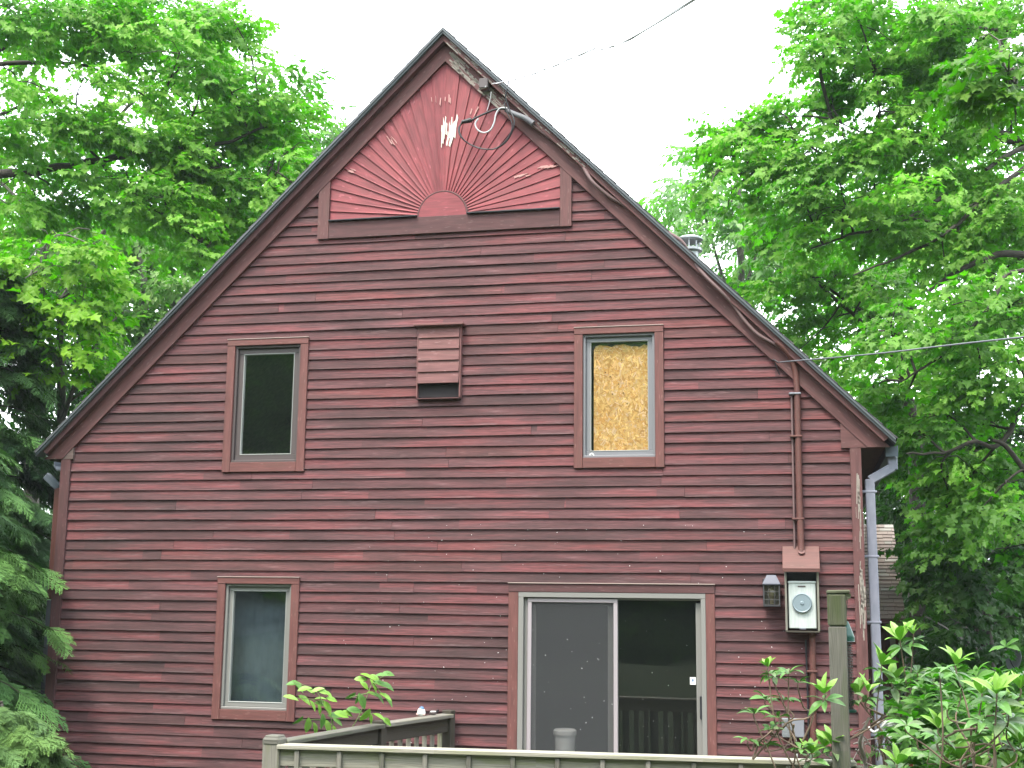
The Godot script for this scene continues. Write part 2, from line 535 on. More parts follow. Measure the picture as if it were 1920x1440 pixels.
func frame_part(parent: Node3D, called: String, x0: float, x1: float, y0: float, y1: float, w: float, z0: float, z1: float, mat: Material) -> void:
	# one mitred-looking frame of four bars as one mesh
	var st := mb()
	box(st, Vector3((x0 + x1) / 2, y1 - w / 2, (z0 + z1) / 2), Vector3(x1 - x0, w, z1 - z0), Basis.IDENTITY, 0.004)
	box(st, Vector3((x0 + x1) / 2, y0 + w / 2, (z0 + z1) / 2), Vector3(x1 - x0, w, z1 - z0), Basis.IDENTITY, 0.004)
	for x in [x0 + w / 2, x1 - w / 2]:
		box(st, Vector3(x, (y0 + y1) / 2, (z0 + z1) / 2 - 0.001), Vector3(w, y1 - y0 - 2 * w + 0.001, z1 - z0 - 0.002), Basis.IDENTITY, 0.004)
	put(called, st, mat, parent)

func casing(parent: Node3D, x0: float, x1: float, y0: float, y1: float, side: float, top: float, bottom: float, mats: Array) -> void:
	put("casing_board", bx(x0, x1, y1 - top, y1, -0.02, 0.040), mats[0], parent)
	put("casing_board", bx(x0, x0 + side, y0, y1 - top - 0.002, -0.02, 0.036), mats[1], parent)
	put("casing_board", bx(x1 - side, x1, y0, y1 - top - 0.002, -0.02, 0.037), mats[1], parent)
	if bottom > 0.0:
		put("casing_board", bx(x0 + side + 0.002, x1 - side - 0.002, y0 + 0.002, y0 + bottom, -0.02, 0.035), mats[1], parent)
	put("drip_cap", bx(x0 - 0.004, x1 + 0.004, y1 + 0.001, y1 + 0.009, -0.01, 0.047, 0.002), M.capline, parent)

func window(house: Node3D, label: String, x0: float, x1: float, y0: float, y1: float, frame: Material, kind: int) -> void:
	var o := group_part("window", house)
	o.set_meta("label", label)
	casing(o, x0, x1, y0, y1, 0.088, 0.066, 0.104, [M.casing, M.casing])
	var fx0 := x0 + 0.089
	var fx1 := x1 - 0.089
	var fy0 := y0 + 0.105
	var fy1 := y1 - 0.067
	frame_part(o, "frame", fx0, fx1, fy0, fy1, 0.026, -0.10, 0.012, frame)
	frame_part(o, "sash", fx0 + 0.0265, fx1 - 0.0265, fy0 + 0.0265, fy1 - 0.0265, 0.062 if kind == 0 else 0.046, -0.075, -0.022, frame)
	var s := 0.089 if kind == 0 else 0.073
	frame_part(o, "glazing_bead", fx0 + s - 0.005, fx1 - s + 0.005, fy0 + s - 0.005, fy1 - s + 0.005, 0.009, -0.07, -0.018, M.bead)
	put("pane", bx(fx0 + s, fx1 - s, fy0 + s, fy1 - s, -0.050, -0.046, 0.0005), M.pane, o)
	if kind == 1:
		# flakeboard screwed up inside the opening, with a gap of torn dark plastic above it
		var st := mb()
		var a := Vector2(fx0 + 0.10, fy0 + 0.072)
		var b := Vector2(fx1 - 0.072, fy1 - 0.088)
		quad(st, Vector3(a.x, a.y, -0.062), Vector3(b.x, a.y, -0.062), Vector3(b.x, b.y, -0.062), Vector3(a.x, b.y, -0.062), Vector3(0, 0, 1), Vector2(0, 1), Vector2(1, 1), Vector2(1, 0), Vector2(0, 0))
		box(st, Vector3((a.x + b.x) / 2, (a.y + b.y) / 2, -0.069), Vector3(b.x - a.x, b.y - a.y, 0.012), Basis.IDENTITY, 0.001)
		var fb := put("flakeboard", st, M.osb, o)
		fb.set_meta("label", "golden flakeboard panel filling the window opening")
		st = mb()
		var px := PackedVector2Array()
		for i in 15:
			var x := lerpf(fx0 + 0.075, fx1 - 0.075, i / 14.0)
			px.append(Vector2(x, fy1 - 0.094 - rng.randf() * 0.04 - (0.12 if i == 0 else 0.0)))
		for i in 15:
			px.append(Vector2(lerpf(fx1 - 0.075, fx0 + 0.075, i / 14.0), fy1 - 0.074 + rng.randf() * 0.003))
		poly(st, px, -0.0600, -0.0560)
		put("torn_plastic", st, M.vent_mesh, o)
		st = mb()
		var scrap := smooth_path([Vector3(fx0 + 0.07, fy0 + 0.03, -0.015), Vector3(fx0 + 0.09, fy0 + 0.045, -0.008), Vector3(fx0 + 0.115, fy0 + 0.022, -0.012)], 3)
		tube(st, scrap, 0.012, 0.004, 6)
		put("paper_scrap", st, M.chalk, o)
	if kind == 2:
		var st := mb()
		for i in 20:
			var xa := lerpf(fx0, fx1, i / 20.0)
			var xb := lerpf(fx0, fx1, (i + 1) / 20.0)
			var za := -0.22 + 0.003 * sin(i * 1.9)
			var zb := -0.22 + 0.003 * sin((i + 1) * 1.9)
			quad(st, Vector3(xa, fy0, za), Vector3(xb, fy0, zb), Vector3(xb, fy1, zb), Vector3(xa, fy1, za), Vector3(za - zb, 0, xb - xa).normalized(), Vector2(i / 20.0, 0), Vector2((i + 1) / 20.0, 0), Vector2((i + 1) / 20.0, 1), Vector2(i / 20.0, 1))
		put("curtain", st, M.curtain, o)  # added sheet behind the pane, its bluish tint stands in for a reflection

func rake_boards(house: Node3D) -> void:
	# bands down each slope, given by how far (measured level) their upper and lower edges lie inside the roof line
	var bands := [["drip_edge", 0.010, 0.034, 0.02, 0.181], ["lower_drip_edge", 0.0345, 0.062, 0.02, 0.166], ["fascia_board", 0.053, 0.138, 0.0, 0.128], ["frieze_board", 0.125, 0.335, 0.0, 0.052]]
	for side in [-1, 1]:
		for b in bands:
			var st := mb()
			var up: float = b[1]
			var lo: float = b[2]
			var low := 4.03
			if b[0] == "fascia_board": low = 4.045
			var x_of := func(y: float, inset: float) -> float: return APEX_X + side * (APEX_Y - y - inset)
			var pts := PackedVector2Array()
			pts.append(Vector2(APEX_X, APEX_Y - up))
			pts.append(Vector2(APEX_X, APEX_Y - lo))
			if b[0] == "frieze_board":
				pts.append(Vector2(x_of.call(3.925, lo), 3.925))
				pts.append(Vector2(x_of.call(3.925, up), 3.925))
			elif b[0] == "fascia_board":
				pts.append(Vector2(APEX_X + side * 4.44, APEX_Y - lo - 4.44))
				pts.append(Vector2(APEX_X + side * 4.49, APEX_Y - up - 4.49))
			else:
				pts.append(Vector2(APEX_X + side * 4.545, APEX_Y - lo - 4.545))
				pts.append(Vector2(APEX_X + side * 4.545, APEX_Y - up - 4.545))
			poly(st, pts, b[3], b[4], Vector2(0.7071, -0.7071 * side), 0.3)
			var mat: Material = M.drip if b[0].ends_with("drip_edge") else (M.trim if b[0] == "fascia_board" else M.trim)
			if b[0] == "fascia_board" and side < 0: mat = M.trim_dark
			if b[0] == "frieze_board" and side > 0: mat = M.trim_worn if side > 9 else M.trim
			put(b[0], st, mat, house)
		# boxed return under the eave
		var st := mb()
		var xi: float = (-4.125 if side < 0 else 4.085)
		var yi := APEX_Y - absf(xi - APEX_X) - 0.333
		poly(st, PackedVector2Array([Vector2(xi, 3.922), Vector2(xi, yi), Vector2(APEX_X + side * (APEX_Y - 3.922 - 0.333), 3.922)]), 0.0, 0.044, Vector2(1, 0))
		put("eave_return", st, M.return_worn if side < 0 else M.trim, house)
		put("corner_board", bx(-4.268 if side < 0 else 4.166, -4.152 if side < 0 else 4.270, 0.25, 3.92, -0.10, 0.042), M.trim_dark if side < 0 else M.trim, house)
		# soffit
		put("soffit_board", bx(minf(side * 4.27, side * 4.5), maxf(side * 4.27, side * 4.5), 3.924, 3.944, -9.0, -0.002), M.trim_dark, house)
	# peeled patches of bare wood on the right rake and the right corner board
	var roof := group_part("roof", house)
	for side in [-1, 1]:
		var st := mb()
		var n := Vector3(side * 0.7071, 0.7071, 0)
		var a := Vector3(APEX_X, APEX_Y, 0)
		var b := Vector3(APEX_X + side * 4.56, APEX_Y - 4.56, 0)
		var t := 0.012
		for zz in [[0.165, -9.2]]:
			var d := Vector3(0, -t, 0)
			var za := Vector3(0, 0, zz[0])
			var zb := Vector3(0, 0, zz[1])
			quad(st, a + za, b + za, b + zb, a + zb, n)
			quad(st, a + d + za, b + d + za, b + d + zb, a + d + zb, -n)
			quad(st, a + za, b + za, b + d * 0.35 + za, a + d * 0.35 + za, Vector3(0, 0, 1))
			quad(st, b + za, b + zb, b + d + zb, b + d + za, Vector3(side, 0, 0))
			quad(st, a + zb, b + zb, b + d + zb, a + d + zb, Vector3(0, 0, -1))
		put("roof_slope", st, M.shingle, roof)
		# shingle courses stepping down the slope, their butt ends seen along the rake
		st = mb()
		for i in 34:
			var f0 := (i + 0.0) / 34.0
			var f1 := (i + 1.0) / 34.0
			var p := a.lerp(b, f0)
			var q := a.lerp(b, f1)
			quad(st, p + n * 0.003 + Vector3(0, 0, 0.172), q + n * 0.011 + Vector3(0, 0, 0.172), q + n * 0.011 + Vector3(0, 0, -9.2), p + n * 0.003 + Vector3(0, 0, -9.2), n)
			quad(st, q + n * 0.011 + Vector3(0, 0, 0.172), q + Vector3(0, 0, 0.172), q + Vector3(0, 0, -9.2), q + n * 0.011 + Vector3(0, 0, -9.2), Vector3(side, -1, 0).normalized())
			tri(st, p + Vector3(0, 0, 0.172), q + Vector3(0, 0, 0.172), q + n * 0.011 + Vector3(0, 0, 0.172), Vector3(0, 0, 1))
		var sh := put("shingle_courses", st, M.shingle, roof)
		sh.set_meta("kind", "stuff")

func ray_hit(c: Vector2, dir: Vector2, region: PackedVector2Array) -> Vector2:
	var best := Vector2.ZERO
	var far := c + dir * 9.0
	for i in region.size():
		var h = Geometry2D.segment_intersects_segment(c, far, region[i], region[(i + 1) % region.size()])
		if h != null: best = h
	return best

func sunburst(house: Node3D) -> void:
	var fan := group_part("sunburst", house)
	fan.set_meta("label", "pinkish red sunburst of radiating clapboards under the peak")
	var c := Vector2(APEX_X, 6.475)
	var xl := -1.235
	var xr := 1.315
	var top := func(x: float) -> float: return APEX_Y - absf(x - APEX_X) - 0.305
	var region := PackedVector2Array([Vector2(xl, 6.478), Vector2(xr, 6.478), Vector2(xr, top.call(xr)), Vector2(APEX_X, top.call(APEX_X)), Vector2(xl, top.call(xl))])
	var n := 32
	for i in n:
		var a0 := PI * i / n
		var a1 := PI * (i + 1) / n
		var right := i < n / 2
		var st := mb()
		var d0 := Vector2(cos(a0), sin(a0))
		var d1 := Vector2(cos(a1), sin(a1))
		var p0 := ray_hit(c, Vector2(cos(maxf(a0, 0.003)), sin(maxf(a0, 0.003))), region)
		var p1 := ray_hit(c, Vector2(cos(minf(a1, PI - 0.003)), sin(minf(a1, PI - 0.003))), region)
		var outer := [p0]
		for k in region.size():
			var corner := region[k]
			var ang := (corner - c).angle()
			if ang > a0 + 0.004 and ang < a1 - 0.004: outer.append(corner)
		outer.append(p1)
		var q0 := c + d0 * 0.24
		var q1 := c + d1 * 0.24
		# the lower edge of each tapered slat stands proud, the upper one tucks under its neighbour
		var z_lo := 0.020
		var z_hi := 0.006
		var zz := func(p: Vector2) -> float:
			var t: float = clampf(((p - c).angle() - a0) / (a1 - a0), 0, 1)
			if p.y < c.y + 0.001: t = 0.0 if p.x > c.x else 1.0
			return lerpf(z_lo, z_hi, t if right else 1.0 - t)
		var ring := [q0] + outer + [q1]
		var mid: float = (a0 + a1) / 2
		var e := Vector2(cos(mid), sin(mid))
		var uv := func(p: Vector2) -> Vector2: return Vector2(p.dot(e) * 0.5 + i * 0.137, p.dot(Vector2(-e.y, e.x)) * 2.0 + i * 0.31)
		for k in range(1, ring.size() - 1):
			var t3 := [ring[0], ring[k], ring[k + 1]]
			var v := []
			for p in t3: v.append(Vector3(p.x, p.y, zz.call(p)))
			var nn: Vector3 = (v[1] - v[0]).cross(v[2] - v[0]).normalized()
			if nn.z < 0: nn = -nn
			tri(st, v[0], v[1], v[2], nn, uv.call(t3[0]), uv.call(t3[1]), uv.call(t3[2]))
		var lo_a: Vector2 = q0 if right else q1
		var lo_b: Vector2 = p0 if right else p1
		var en := Vector3(sin(a0), -cos(a0), 0) if right else Vector3(-sin(a1), cos(a1), 0)
		quad(st, Vector3(lo_a.x, lo_a.y, 0), Vector3(lo_b.x, lo_b.y, 0), Vector3(lo_b.x, lo_b.y, z_lo), Vector3(lo_a.x, lo_a.y, z_lo), en, uv.call(lo_a), uv.call(lo_b), uv.call(lo_b), uv.call(lo_a))
		put("ray_slat", st, M.fan[rng.randi() % 4], fan)
	# half-round boss at the foot of the rays
	var st := mb()
	var half := PackedVector2Array()
	for k in 25: half.append(c + Vector2(cos(PI * k / 24.0), sin(PI * k / 24.0)) * 0.262)
	poly(st, half, 0.0, 0.034)
	put("half_round_boss", st, M.fan[1], fan)
	st = mb()
	var arc := []
	for k in 25: arc.append(Vector3(c.x + cos(PI * k / 24.0) * 0.272, c.y + sin(PI * k / 24.0) * 0.272, 0.024))
	tube(st, arc, 0.012, 0.012, 6)
	put("half_round_bead", st, M.trim_worn, fan)
	# surround
	put("sill_board", bx(-1.235, 1.315, 6.285, 6.472, 0.0, 0.044), M.trim_dark, fan)
	for s in [-1, 1]:
		var xa := -1.362 if s < 0 else 1.317
		var xb := -1.237 if s < 0 else 1.438
		st = mb()
		poly(st, PackedVector2Array([Vector2(xa, 6.285), Vector2(xb, 6.285), Vector2(xb, APEX_Y - absf(xb - APEX_X) - 0.31), Vector2(xa, APEX_Y - absf(xa - APEX_X) - 0.31)]), 0.0, 0.046, Vector2(0, 1))
		put("side_board", st, M.trim, fan)
	put("flashing_strip", bx(-1.236, -0.235, 6.474, 6.487, 0.0, 0.075, 0.002), M.flash, fan)
	put("flashing_strip", bx(0.315, 1.316, 6.474, 6.487, 0.0, 0.075, 0.002), M.flash, fan)
	# spots where the paint has come away from the rays
	for s in [[0.085, 7.42, 0.085, 0.26, 1.0], [-0.545, 7.36, 0.05, 0.10, 0.5], [-0.98, 7.04, 0.07, 0.07, 0.3], [0.93, 6.87, 0.06, 0.05, 0.25], [1.18, 6.95, 0.09, 0.03, 0.3], [0.02, 7.78, 0.14, 0.10, 0.12], [0.36, 7.62, 0.04, 0.12, 0.2]]:
		st = mb()
		for k in int((10 + s[2] * 300) * s[4]):
			var x: float = s[0] + rng.randf_range(-1, 1) * s[2]
			var y: float = s[1] + rng.randf_range(-0.5, 0.5) * s[3] * 0.5
			var hh: float = s[3] * rng.randf_range(0.10, 0.52)
			var ww := rng.randf_range(0.003, 0.010)
			var lean: float = (x - APEX_X) / maxf(y - 6.475, 0.2) + rng.randf_range(-0.12, 0.12)
			var pp := PackedVector2Array([Vector2(x - ww - lean * hh, y - hh + rng.randf() * 0.03), Vector2(x + ww * 0.5 - lean * hh, y - hh), Vector2(x + ww + lean * hh, y + hh * rng.randf_range(0.6, 1.0)), Vector2(x - ww * 0.4 + lean * hh, y + hh)])
			if Geometry2D.triangulate_polygon(pp).size() > 0: poly(st, pp, 0.018, 0.0225 + 0.0004 * (k % 9))
		var pl := put("bare_patch", st, M.bare if s[4] > 0.9 else M.faded, fan)
		pl.set_meta("kind", "stuff")

func vent_box(house: Node3D) -> void:
	var v := group_part("gable_vent", house)
	v.set_meta("label", "boxed wooden louvre with five slats and a dark slot below")
	put("cap_board", bx(-0.222, 0.318, 5.262, 5.284, 0.0, 0.135), M.louver, v)
	for x in [-0.193, 0.268]:
		put("side_board", bx(x, x + 0.016, 4.505, 5.26, 0.0, 0.075), M.louver, v)
	for i in 5:
		var y0 := 4.655 + i * 0.1205
		var st := mb()
		var b := Basis(Vector3.RIGHT, 0.16)
		box(st, Vector3(0.0455, y0 + 0.062, 0.078 - 0.0), Vector3(0.442, 0.126, 0.012), Basis(Vector3.RIGHT, -0.14), 0.002)
		put("slat", st, M.louver, v)
	put("dark_back", bx(-0.178, 0.269, 4.512, 5.25, -0.03, 0.022), M.dark, v)
	put("insect_screen", bx(-0.176, 0.267, 4.515, 4.655, 0.023, 0.027, 0.001), M.vent_mesh, v)
	put("bottom_board", bx(-0.193, 0.284, 4.492, 4.504, 0.0, 0.07), M.trim_dark, v)

func slider(house: Node3D) -> void:
	var d := group_part("sliding_door", house)
	d.set_meta("label", "sliding glass door with an insect screen on its left half")
	put("casing_board", bx(0.812, 2.856, 2.524, 2.606, -0.02, 0.034), M.trim_dark, d)
	put("drip_cap", bx(0.806, 2.862, 2.607, 2.616, -0.01, 0.047, 0.002), M.capline, d)
	put("casing_board", bx(0.812, 0.912, 0.45, 2.522, -0.02, 0.030), M.casing, d)
	put("casing_board", bx(2.768, 2.856, 0.45, 2.522, -0.02, 0.030), M.casing, d)
	var st := mb()
	box(st, Vector3(1.84, 2.497, -0.035), Vector3(1.854, 0.050, 0.13))
	box(st, Vector3(0.940, 1.46, -0.035), Vector3(0.052, 2.02, 0.13))
	box(st, Vector3(2.744, 1.46, -0.035), Vector3(0.046, 2.02, 0.13))
	box(st, Vector3(0.984, 1.46, -0.055), Vector3(0.034, 2.02, 0.08))
	box(st, Vector3(1.84, 0.475, -0.035), Vector3(1.854, 0.05, 0.14))
	put("frame", st, M.frame_tan, d)
	frame_part(d, "screen_frame", 1.004, 1.906, 0.505, 2.464, 0.040, -0.018, 0.006, M.screen_frame)
	put("insect_screen", bx(1.044, 1.866, 0.545, 2.424, -0.008, -0.006, 0.0005), M.screen, d)
	frame_part(d, "fixed_panel_frame", 1.006, 1.870, 0.505, 2.468, 0.07, -0.095, -0.060, M.frame_tan)
	put("pane", bx(1.076, 1.80, 0.575, 2.398, -0.080, -0.076, 0.0005), M.pane, d)
	st = mb()
	box(st, Vector3(2.693, 1.46, -0.042), Vector3(0.052, 1.94, 0.035))
	box(st, Vector3(1.885, 1.46, -0.048), Vector3(0.04, 1.94, 0.022))
	box(st, Vector3(2.29, 2.462, -0.042), Vector3(0.85, 0.02, 0.034))
	box(st, Vector3(2.29, 0.53, -0.042), Vector3(0.75, 0.07, 0.034))
	put("sliding_panel_frame", st, M.frame_tan, d)
	put("pane", bx(1.905, 2.668, 0.565, 2.452, -0.045, -0.041, 0.0005), M.pane, d)
	put("handle", bx(2.700, 2.728, 1.335, 1.555, -0.024, 0.028, 0.008), M.black, d)
	put("sticker", bx(2.604, 2.660, 1.655, 1.725, -0.0405, -0.0395, 0.0002), M.chalk, d)
	put("sticker_mark", bx(2.622, 2.640, 1.683, 1.708, -0.0394, -0.0389, 0.0001), M.blue, d)
	# flecks of catkin and seed stuck to the glass and the mesh
	st = mb()
	for i in 46:
		var x := rng.randf_range(1.05, 2.66)
		var y := rng.randf_range(0.9, 2.35)
		var z := -0.004 if x < 1.87 else -0.0395
		if x > 1.87 and rng.randf() < 0.3: continue
		var r := rng.randf_range(0.0018, 0.0042)
		box(st, Vector3(x, y, z), Vector3(r, r * rng.randf_range(1, 2.4), 0.002), Basis(Vector3.BACK, rng.randf_range(-0.6, 0.6)), 0.0004)
	var fl := put("seed_flecks", st, M.chalk, d)
	fl.set_meta("kind", "stuff")

func build_house() -> void:
	var house := thing("house", "dark red clapboard gable house with a sunburst under its peak", "house")
	var wall := group_part("front_wall", house)
	var holes := [[-2.29, -1.48, 3.82, 5.15], [1.53, 2.32, 3.82, 5.15], [-2.28, -1.475, 1.25, 2.60], [0.87, 2.80, -1.0, 2.565], [-1.30, 1.38, 6.35, 9.0], [-0.185, 0.275, 4.54, 5.265]]
	var sheath := mb()
	var y := 4.425 - PITCH * 39
	while y < 8.2:
		for s in cut_spans(y, y + PITCH, holes):
			if s[2] - s[0] < 0.04: continue
			box(sheath, Vector3((s[0] + s[2]) / 2, y + PITCH / 2, -0.062), Vector3(s[2] - s[0] + 0.02, PITCH, 0.118), Basis.IDENTITY, 0.0)
			# butt joints
			var xs := [s[0]]
			var x: float = s[0] + rng.randf_range(0.9, 4.6)
			while x < s[2] - 0.5:
				xs.append(x)
				x += rng.randf_range(1.8, 4.8)
			xs.append(s[2])
			for i in xs.size() - 1:
				var l0: float = xs[i] + (0.0015 if i > 0 else 0.0)
				var r0: float = xs[i + 1] - (0.0015 if i < xs.size() - 2 else 0.0)
				var l1: float = s[1] if i == 0 else l0
				var r1: float = s[3] if i == xs.size() - 2 else r0
				# low and left boards picked darker: mildew plus cedar shade put into the colour
				var mildew_shade: float = clampf(0.80 - y * 0.115 - (l0 + r0) * 0.035 + grain.get_noise_2d(l0 * 3.0, y * 9.0) * 0.5, 0.0, 1.0)
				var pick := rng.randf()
				var mat: Material = M.clap[[5, 3, 3, 2][rng.randi() % 4]] if pick < mildew_shade * 0.92 else M.clap[[0, 1, 2, 4, 6, 1, 2][rng.randi() % 7]]
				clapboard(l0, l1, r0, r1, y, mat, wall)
		y += PITCH
	put("sheathing", sheath, M.room, wall)
	var gs := mb()
	poly(gs, PackedVector2Array([Vector2(-1.36, 6.29), Vector2(1.44, 6.29), Vector2(1.44, 6.74), Vector2(APEX_X, 8.14), Vector2(-1.36, 6.74)]), -0.12, -0.002)
	put("gable_sheathing", gs, M.room, wall)
	# the rest of the shell
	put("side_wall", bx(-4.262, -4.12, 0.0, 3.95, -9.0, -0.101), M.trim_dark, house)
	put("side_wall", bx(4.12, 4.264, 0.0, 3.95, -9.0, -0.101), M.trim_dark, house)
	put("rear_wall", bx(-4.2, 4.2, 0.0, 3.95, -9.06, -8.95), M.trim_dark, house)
	var rg := mb()
	poly(rg, PackedVector2Array([Vector2(-4.2, 3.951), Vector2(4.2, 3.951), Vector2(APEX_X, 8.1)]), -9.05, -8.96)
	put("rear_gable", rg, M.trim_dark, house)
	put("foundation", bx(-4.2, 4.2, -0.2, 0.26, -8.9, -0.004), M.greybox, house)
	put("floor", bx(-4.1, 4.1, 0.40, 0.45, -8.9, -0.13), M.room, house)
	put("upper_floor", bx(-4.1, 4.1, 2.86, 3.05, -8.9, -0.13), M.room, house)
	put("partition_wall", bx(-4.1, 4.1, 0.451, 2.859, -3.6, -3.5), M.room, house)
	put("partition_wall", bx(-2.7, 2.7, 3.051, 5.6, -3.0, -2.9), M.room, house)
	window(house, "upper left window with dark glass in a brown sash", -2.353, -1.420, 3.757, 5.200, M.frame_brown, 0)
	window(house, "upper right window boarded up with flakeboard", 1.470, 2.381, 3.757, 5.197, M.frame_grey, 1)
	window(house, "lower left window with grey framed glass and an added bluish sheet for reflected sky", -2.335, -1.418, 1.190, 2.646, M.frame_tan, 2)
	sunburst(house)
	vent_box(house)
	slider(house)
	rake_boards(house)
	# peeling bare wood, patches standing as thin flakes on the trim
	var st := mb()
	for i in 44:
		var t := rng.randf()
		var yy := lerpf(3.62, 3.05, t) if i < 16 else lerpf(2.75, 2.2, t)
		var xx := 4.236 + rng.randfn() * 0.012
		box(st, Vector3(xx, yy, 0.0424), Vector3(rng.randf_range(0.003, 0.011), rng.randf_range(0.08, 0.30), 0.0008), Basis(Vector3.BACK, rng.randf_range(-0.05, 0.05)), 0.0002)
	for i in 70:
		var t := pow(rng.randf(), 1.4) * 0.62
		var inset := 0.155 + rng.randf() * 0.165
		var px := APEX_X + 0.1 + t
		box(st, Vector3(px, APEX_Y - (px - APEX_X) - inset, 0.0524), Vector3(rng.randf_range(0.03, 0.16), rng.randf_range(0.006, 0.022), 0.0008), Basis(Vector3.BACK, -PI / 4 + rng.randf_range(-0.1, 0.1)), 0.0002)
	for i in 46:
		var t := pow(rng.randf(), 1.2) * 1.5
		var px := APEX_X + 0.05 + t
		box(st, Vector3(px, APEX_Y - (px - APEX_X) - 0.068 - rng.randf() * 0.062, 0.1284), Vector3(rng.randf_range(0.02, 0.10), rng.randf_range(0.005, 0.016), 0.0008), Basis(Vector3.BACK, -PI / 4 + rng.randf_range(-0.08, 0.08)), 0.0002)
	var pf := put("bare_wood_flakes", st, M.deadwood, house)
	pf.set_meta("kind", "stuff")
	st = mb()
	for i in 150:
		var x := rng.randf_range(-1.0, 4.0)
		var yy := rng.randf_range(0.9, 3.2)
		if x > 0.8 and x < 2.86 and yy < 2.62: continue
		var r := rng.randf_range(0.0025, 0.006)
		box(st, Vector3(x, yy, 0.028), Vector3(r, r * rng.randf_range(0.8, 2.0), 0.003), Basis(Vector3.BACK, rng.randf() * 3.0), 0.0005)
	var sf := put("seed_flecks", st, M.chalk, house)
	sf.set_meta("kind", "stuff")

# ------------------------------------------------------------------ things on and round the house
func build_fittings() -> void:
	# flue behind the ridge line
	var fl := thing("metal_flue", "round metal flue with a flat cap poking above the right roof edge", "chimney", Vector3(2.455, 5.95, -2.5))
	var st := mb()
	lathe(st, Vector3.ZERO, [Vector2(0.105, 0), Vector2(0.105, 0.72)], 20)
	put("pipe", st, M.steel, fl)
	st = mb()
	lathe(st, Vector3.ZERO, [Vector2(0.105, 0.70), Vector2(0.15, 0.705), Vector2(0.15, 0.735), Vector2(0.10, 0.74)], 20)
	put("collar", st, M.steel, fl)
	st = mb()
	for k in 8:
		var a := TAU * k / 8
		box(st, Vector3(cos(a) * 0.115, 0.78, sin(a) * 0.115), Vector3(0.018, 0.10, 0.018), Basis(Vector3.UP, -a), 0.002)
	put("cap_strut", st, M.steel, fl)
	st = mb()
	lathe(st, Vector3.ZERO, [Vector2(0.0, 0.83), Vector2(0.135, 0.826), Vector2(0.16, 0.845), Vector2(0.16, 0.862), Vector2(0.12, 0.885), Vector2(0.0, 0.895)], 24)
	put("cap", st, M.steel, fl)

	# meter housing
	var mh := thing("electric_meter", "white electric meter box with round dial in a wooden niche", "meter", Vector3(3.68, 2.18, 0.02))
	st = mb()
	bar(st, Vector3(0, 0.795, 0.0), Vector3(0, 0.575, 0.20), 0.345, 0.02)
	put("hood", st, M.conduit, mh)
	put("hood_lip", bx(-0.1725, 0.1725, 0.550, 0.576, 0.178, 0.204), M.conduit, mh)
	for x in [-0.157, 0.139]:
		put("side_board", bx(x, x + 0.02, 0.005, 0.56, 0.0, 0.15), M.deck, mh)
	put("back_board", bx(-0.137, 0.139, 0.03, 0.70, 0.0, 0.02), M.dark, mh)
	put("bottom_board", bx(-0.157, 0.159, -0.012, 0.004, 0.0, 0.155), M.deck_dark, mh)
	put("box", bx(-0.124, 0.130, 0.024, 0.455, 0.021, 0.13, 0.008), M.meter, mh)
	put("box_lid", bx(-0.128, 0.134, 0.445, 0.468, 0.021, 0.138, 0.006), M.meter, mh)
	st = mb()
	lathe(st, Vector3(0.0, 0.262, 0.13), [Vector2(0.092, 0), Vector2(0.092, 0.02), Vector2(0.084, 0.028), Vector2(0.076, 0.024), Vector2(0.02, 0.024), Vector2(0.014, 0.032), Vector2(0.0, 0.033)], 32, Basis(Vector3.RIGHT, PI / 2))
	put("dial", st, M.meter_disc, mh)
	put("name_bar", bx(-0.036, 0.036, 0.412, 0.424, 0.130, 0.134, 0.001), M.frame_brown, mh)
	put("latch", bx(-0.03, 0.03, 0.018, 0.034, 0.13, 0.142, 0.002), M.greymetal, mh)

	# lantern
	var la := thing("wall_lantern", "black carriage lantern with caged panes left of the meter", "wall lamp", Vector3(3.40, 2.40, 0.02))
	put("back_plate", bx(-0.085, 0.06, 0.01, 0.27, 0.0, 0.016), M.black, la)
	st = mb()
	var tb := [Vector2(0.080, 0.075), Vector2(0.042, 0.042)]
	for s in [[Vector3(-1, 0, 1), Vector3(1, 0, 1), Vector3(0, 0.4, 1)], [Vector3(1, 0, 1), Vector3(1, 0, -1), Vector3(1, 0.4, 0)], [Vector3(1, 0, -1), Vector3(-1, 0, -1), Vector3(0, 0.4, -1)], [Vector3(-1, 0, -1), Vector3(-1, 0, 1), Vector3(-1, 0.4, 0)]]:
		var a: Vector3 = s[0]
		var b: Vector3 = s[1]
		quad(st, Vector3(a.x * 0.082, 0.222, 0.10 + a.z * 0.078), Vector3(b.x * 0.082, 0.222, 0.10 + b.z * 0.078), Vector3(b.x * 0.042, 0.302, 0.10 + b.z * 0.042), Vector3(a.x * 0.042, 0.302, 0.10 + a.z * 0.042), s[2].normalized())
	quad(st, Vector3(-0.042, 0.302, 0.058), Vector3(0.042, 0.302, 0.058), Vector3(0.042, 0.302, 0.142), Vector3(-0.042, 0.302, 0.142), Vector3.UP)
	box(st, Vector3(0, 0.215, 0.10), Vector3(0.168, 0.014, 0.16))
	put("hood", st, M.lamp_hood, la)
	st = mb()
	for sx in [-1, 1]:
		for sz in [-1, 1]:
			box(st, Vector3(sx * 0.072, 0.115, 0.10 + sz * 0.068), Vector3(0.010, 0.19, 0.010))
	for yy in [0.07, 0.145]:
		box(st, Vector3(0, yy, 0.171), Vector3(0.15, 0.005, 0.004))
		box(st, Vector3(0.075, yy, 0.10), Vector3(0.004, 0.005, 0.14))
		box(st, Vector3(-0.075, yy, 0.10), Vector3(0.004, 0.005, 0.14))
	for xx in [-0.028, 0.028]:
		box(st, Vector3(xx, 0.115, 0.171), Vector3(0.004, 0.19, 0.004))
	put("cage", st, M.lamp_cage, la)
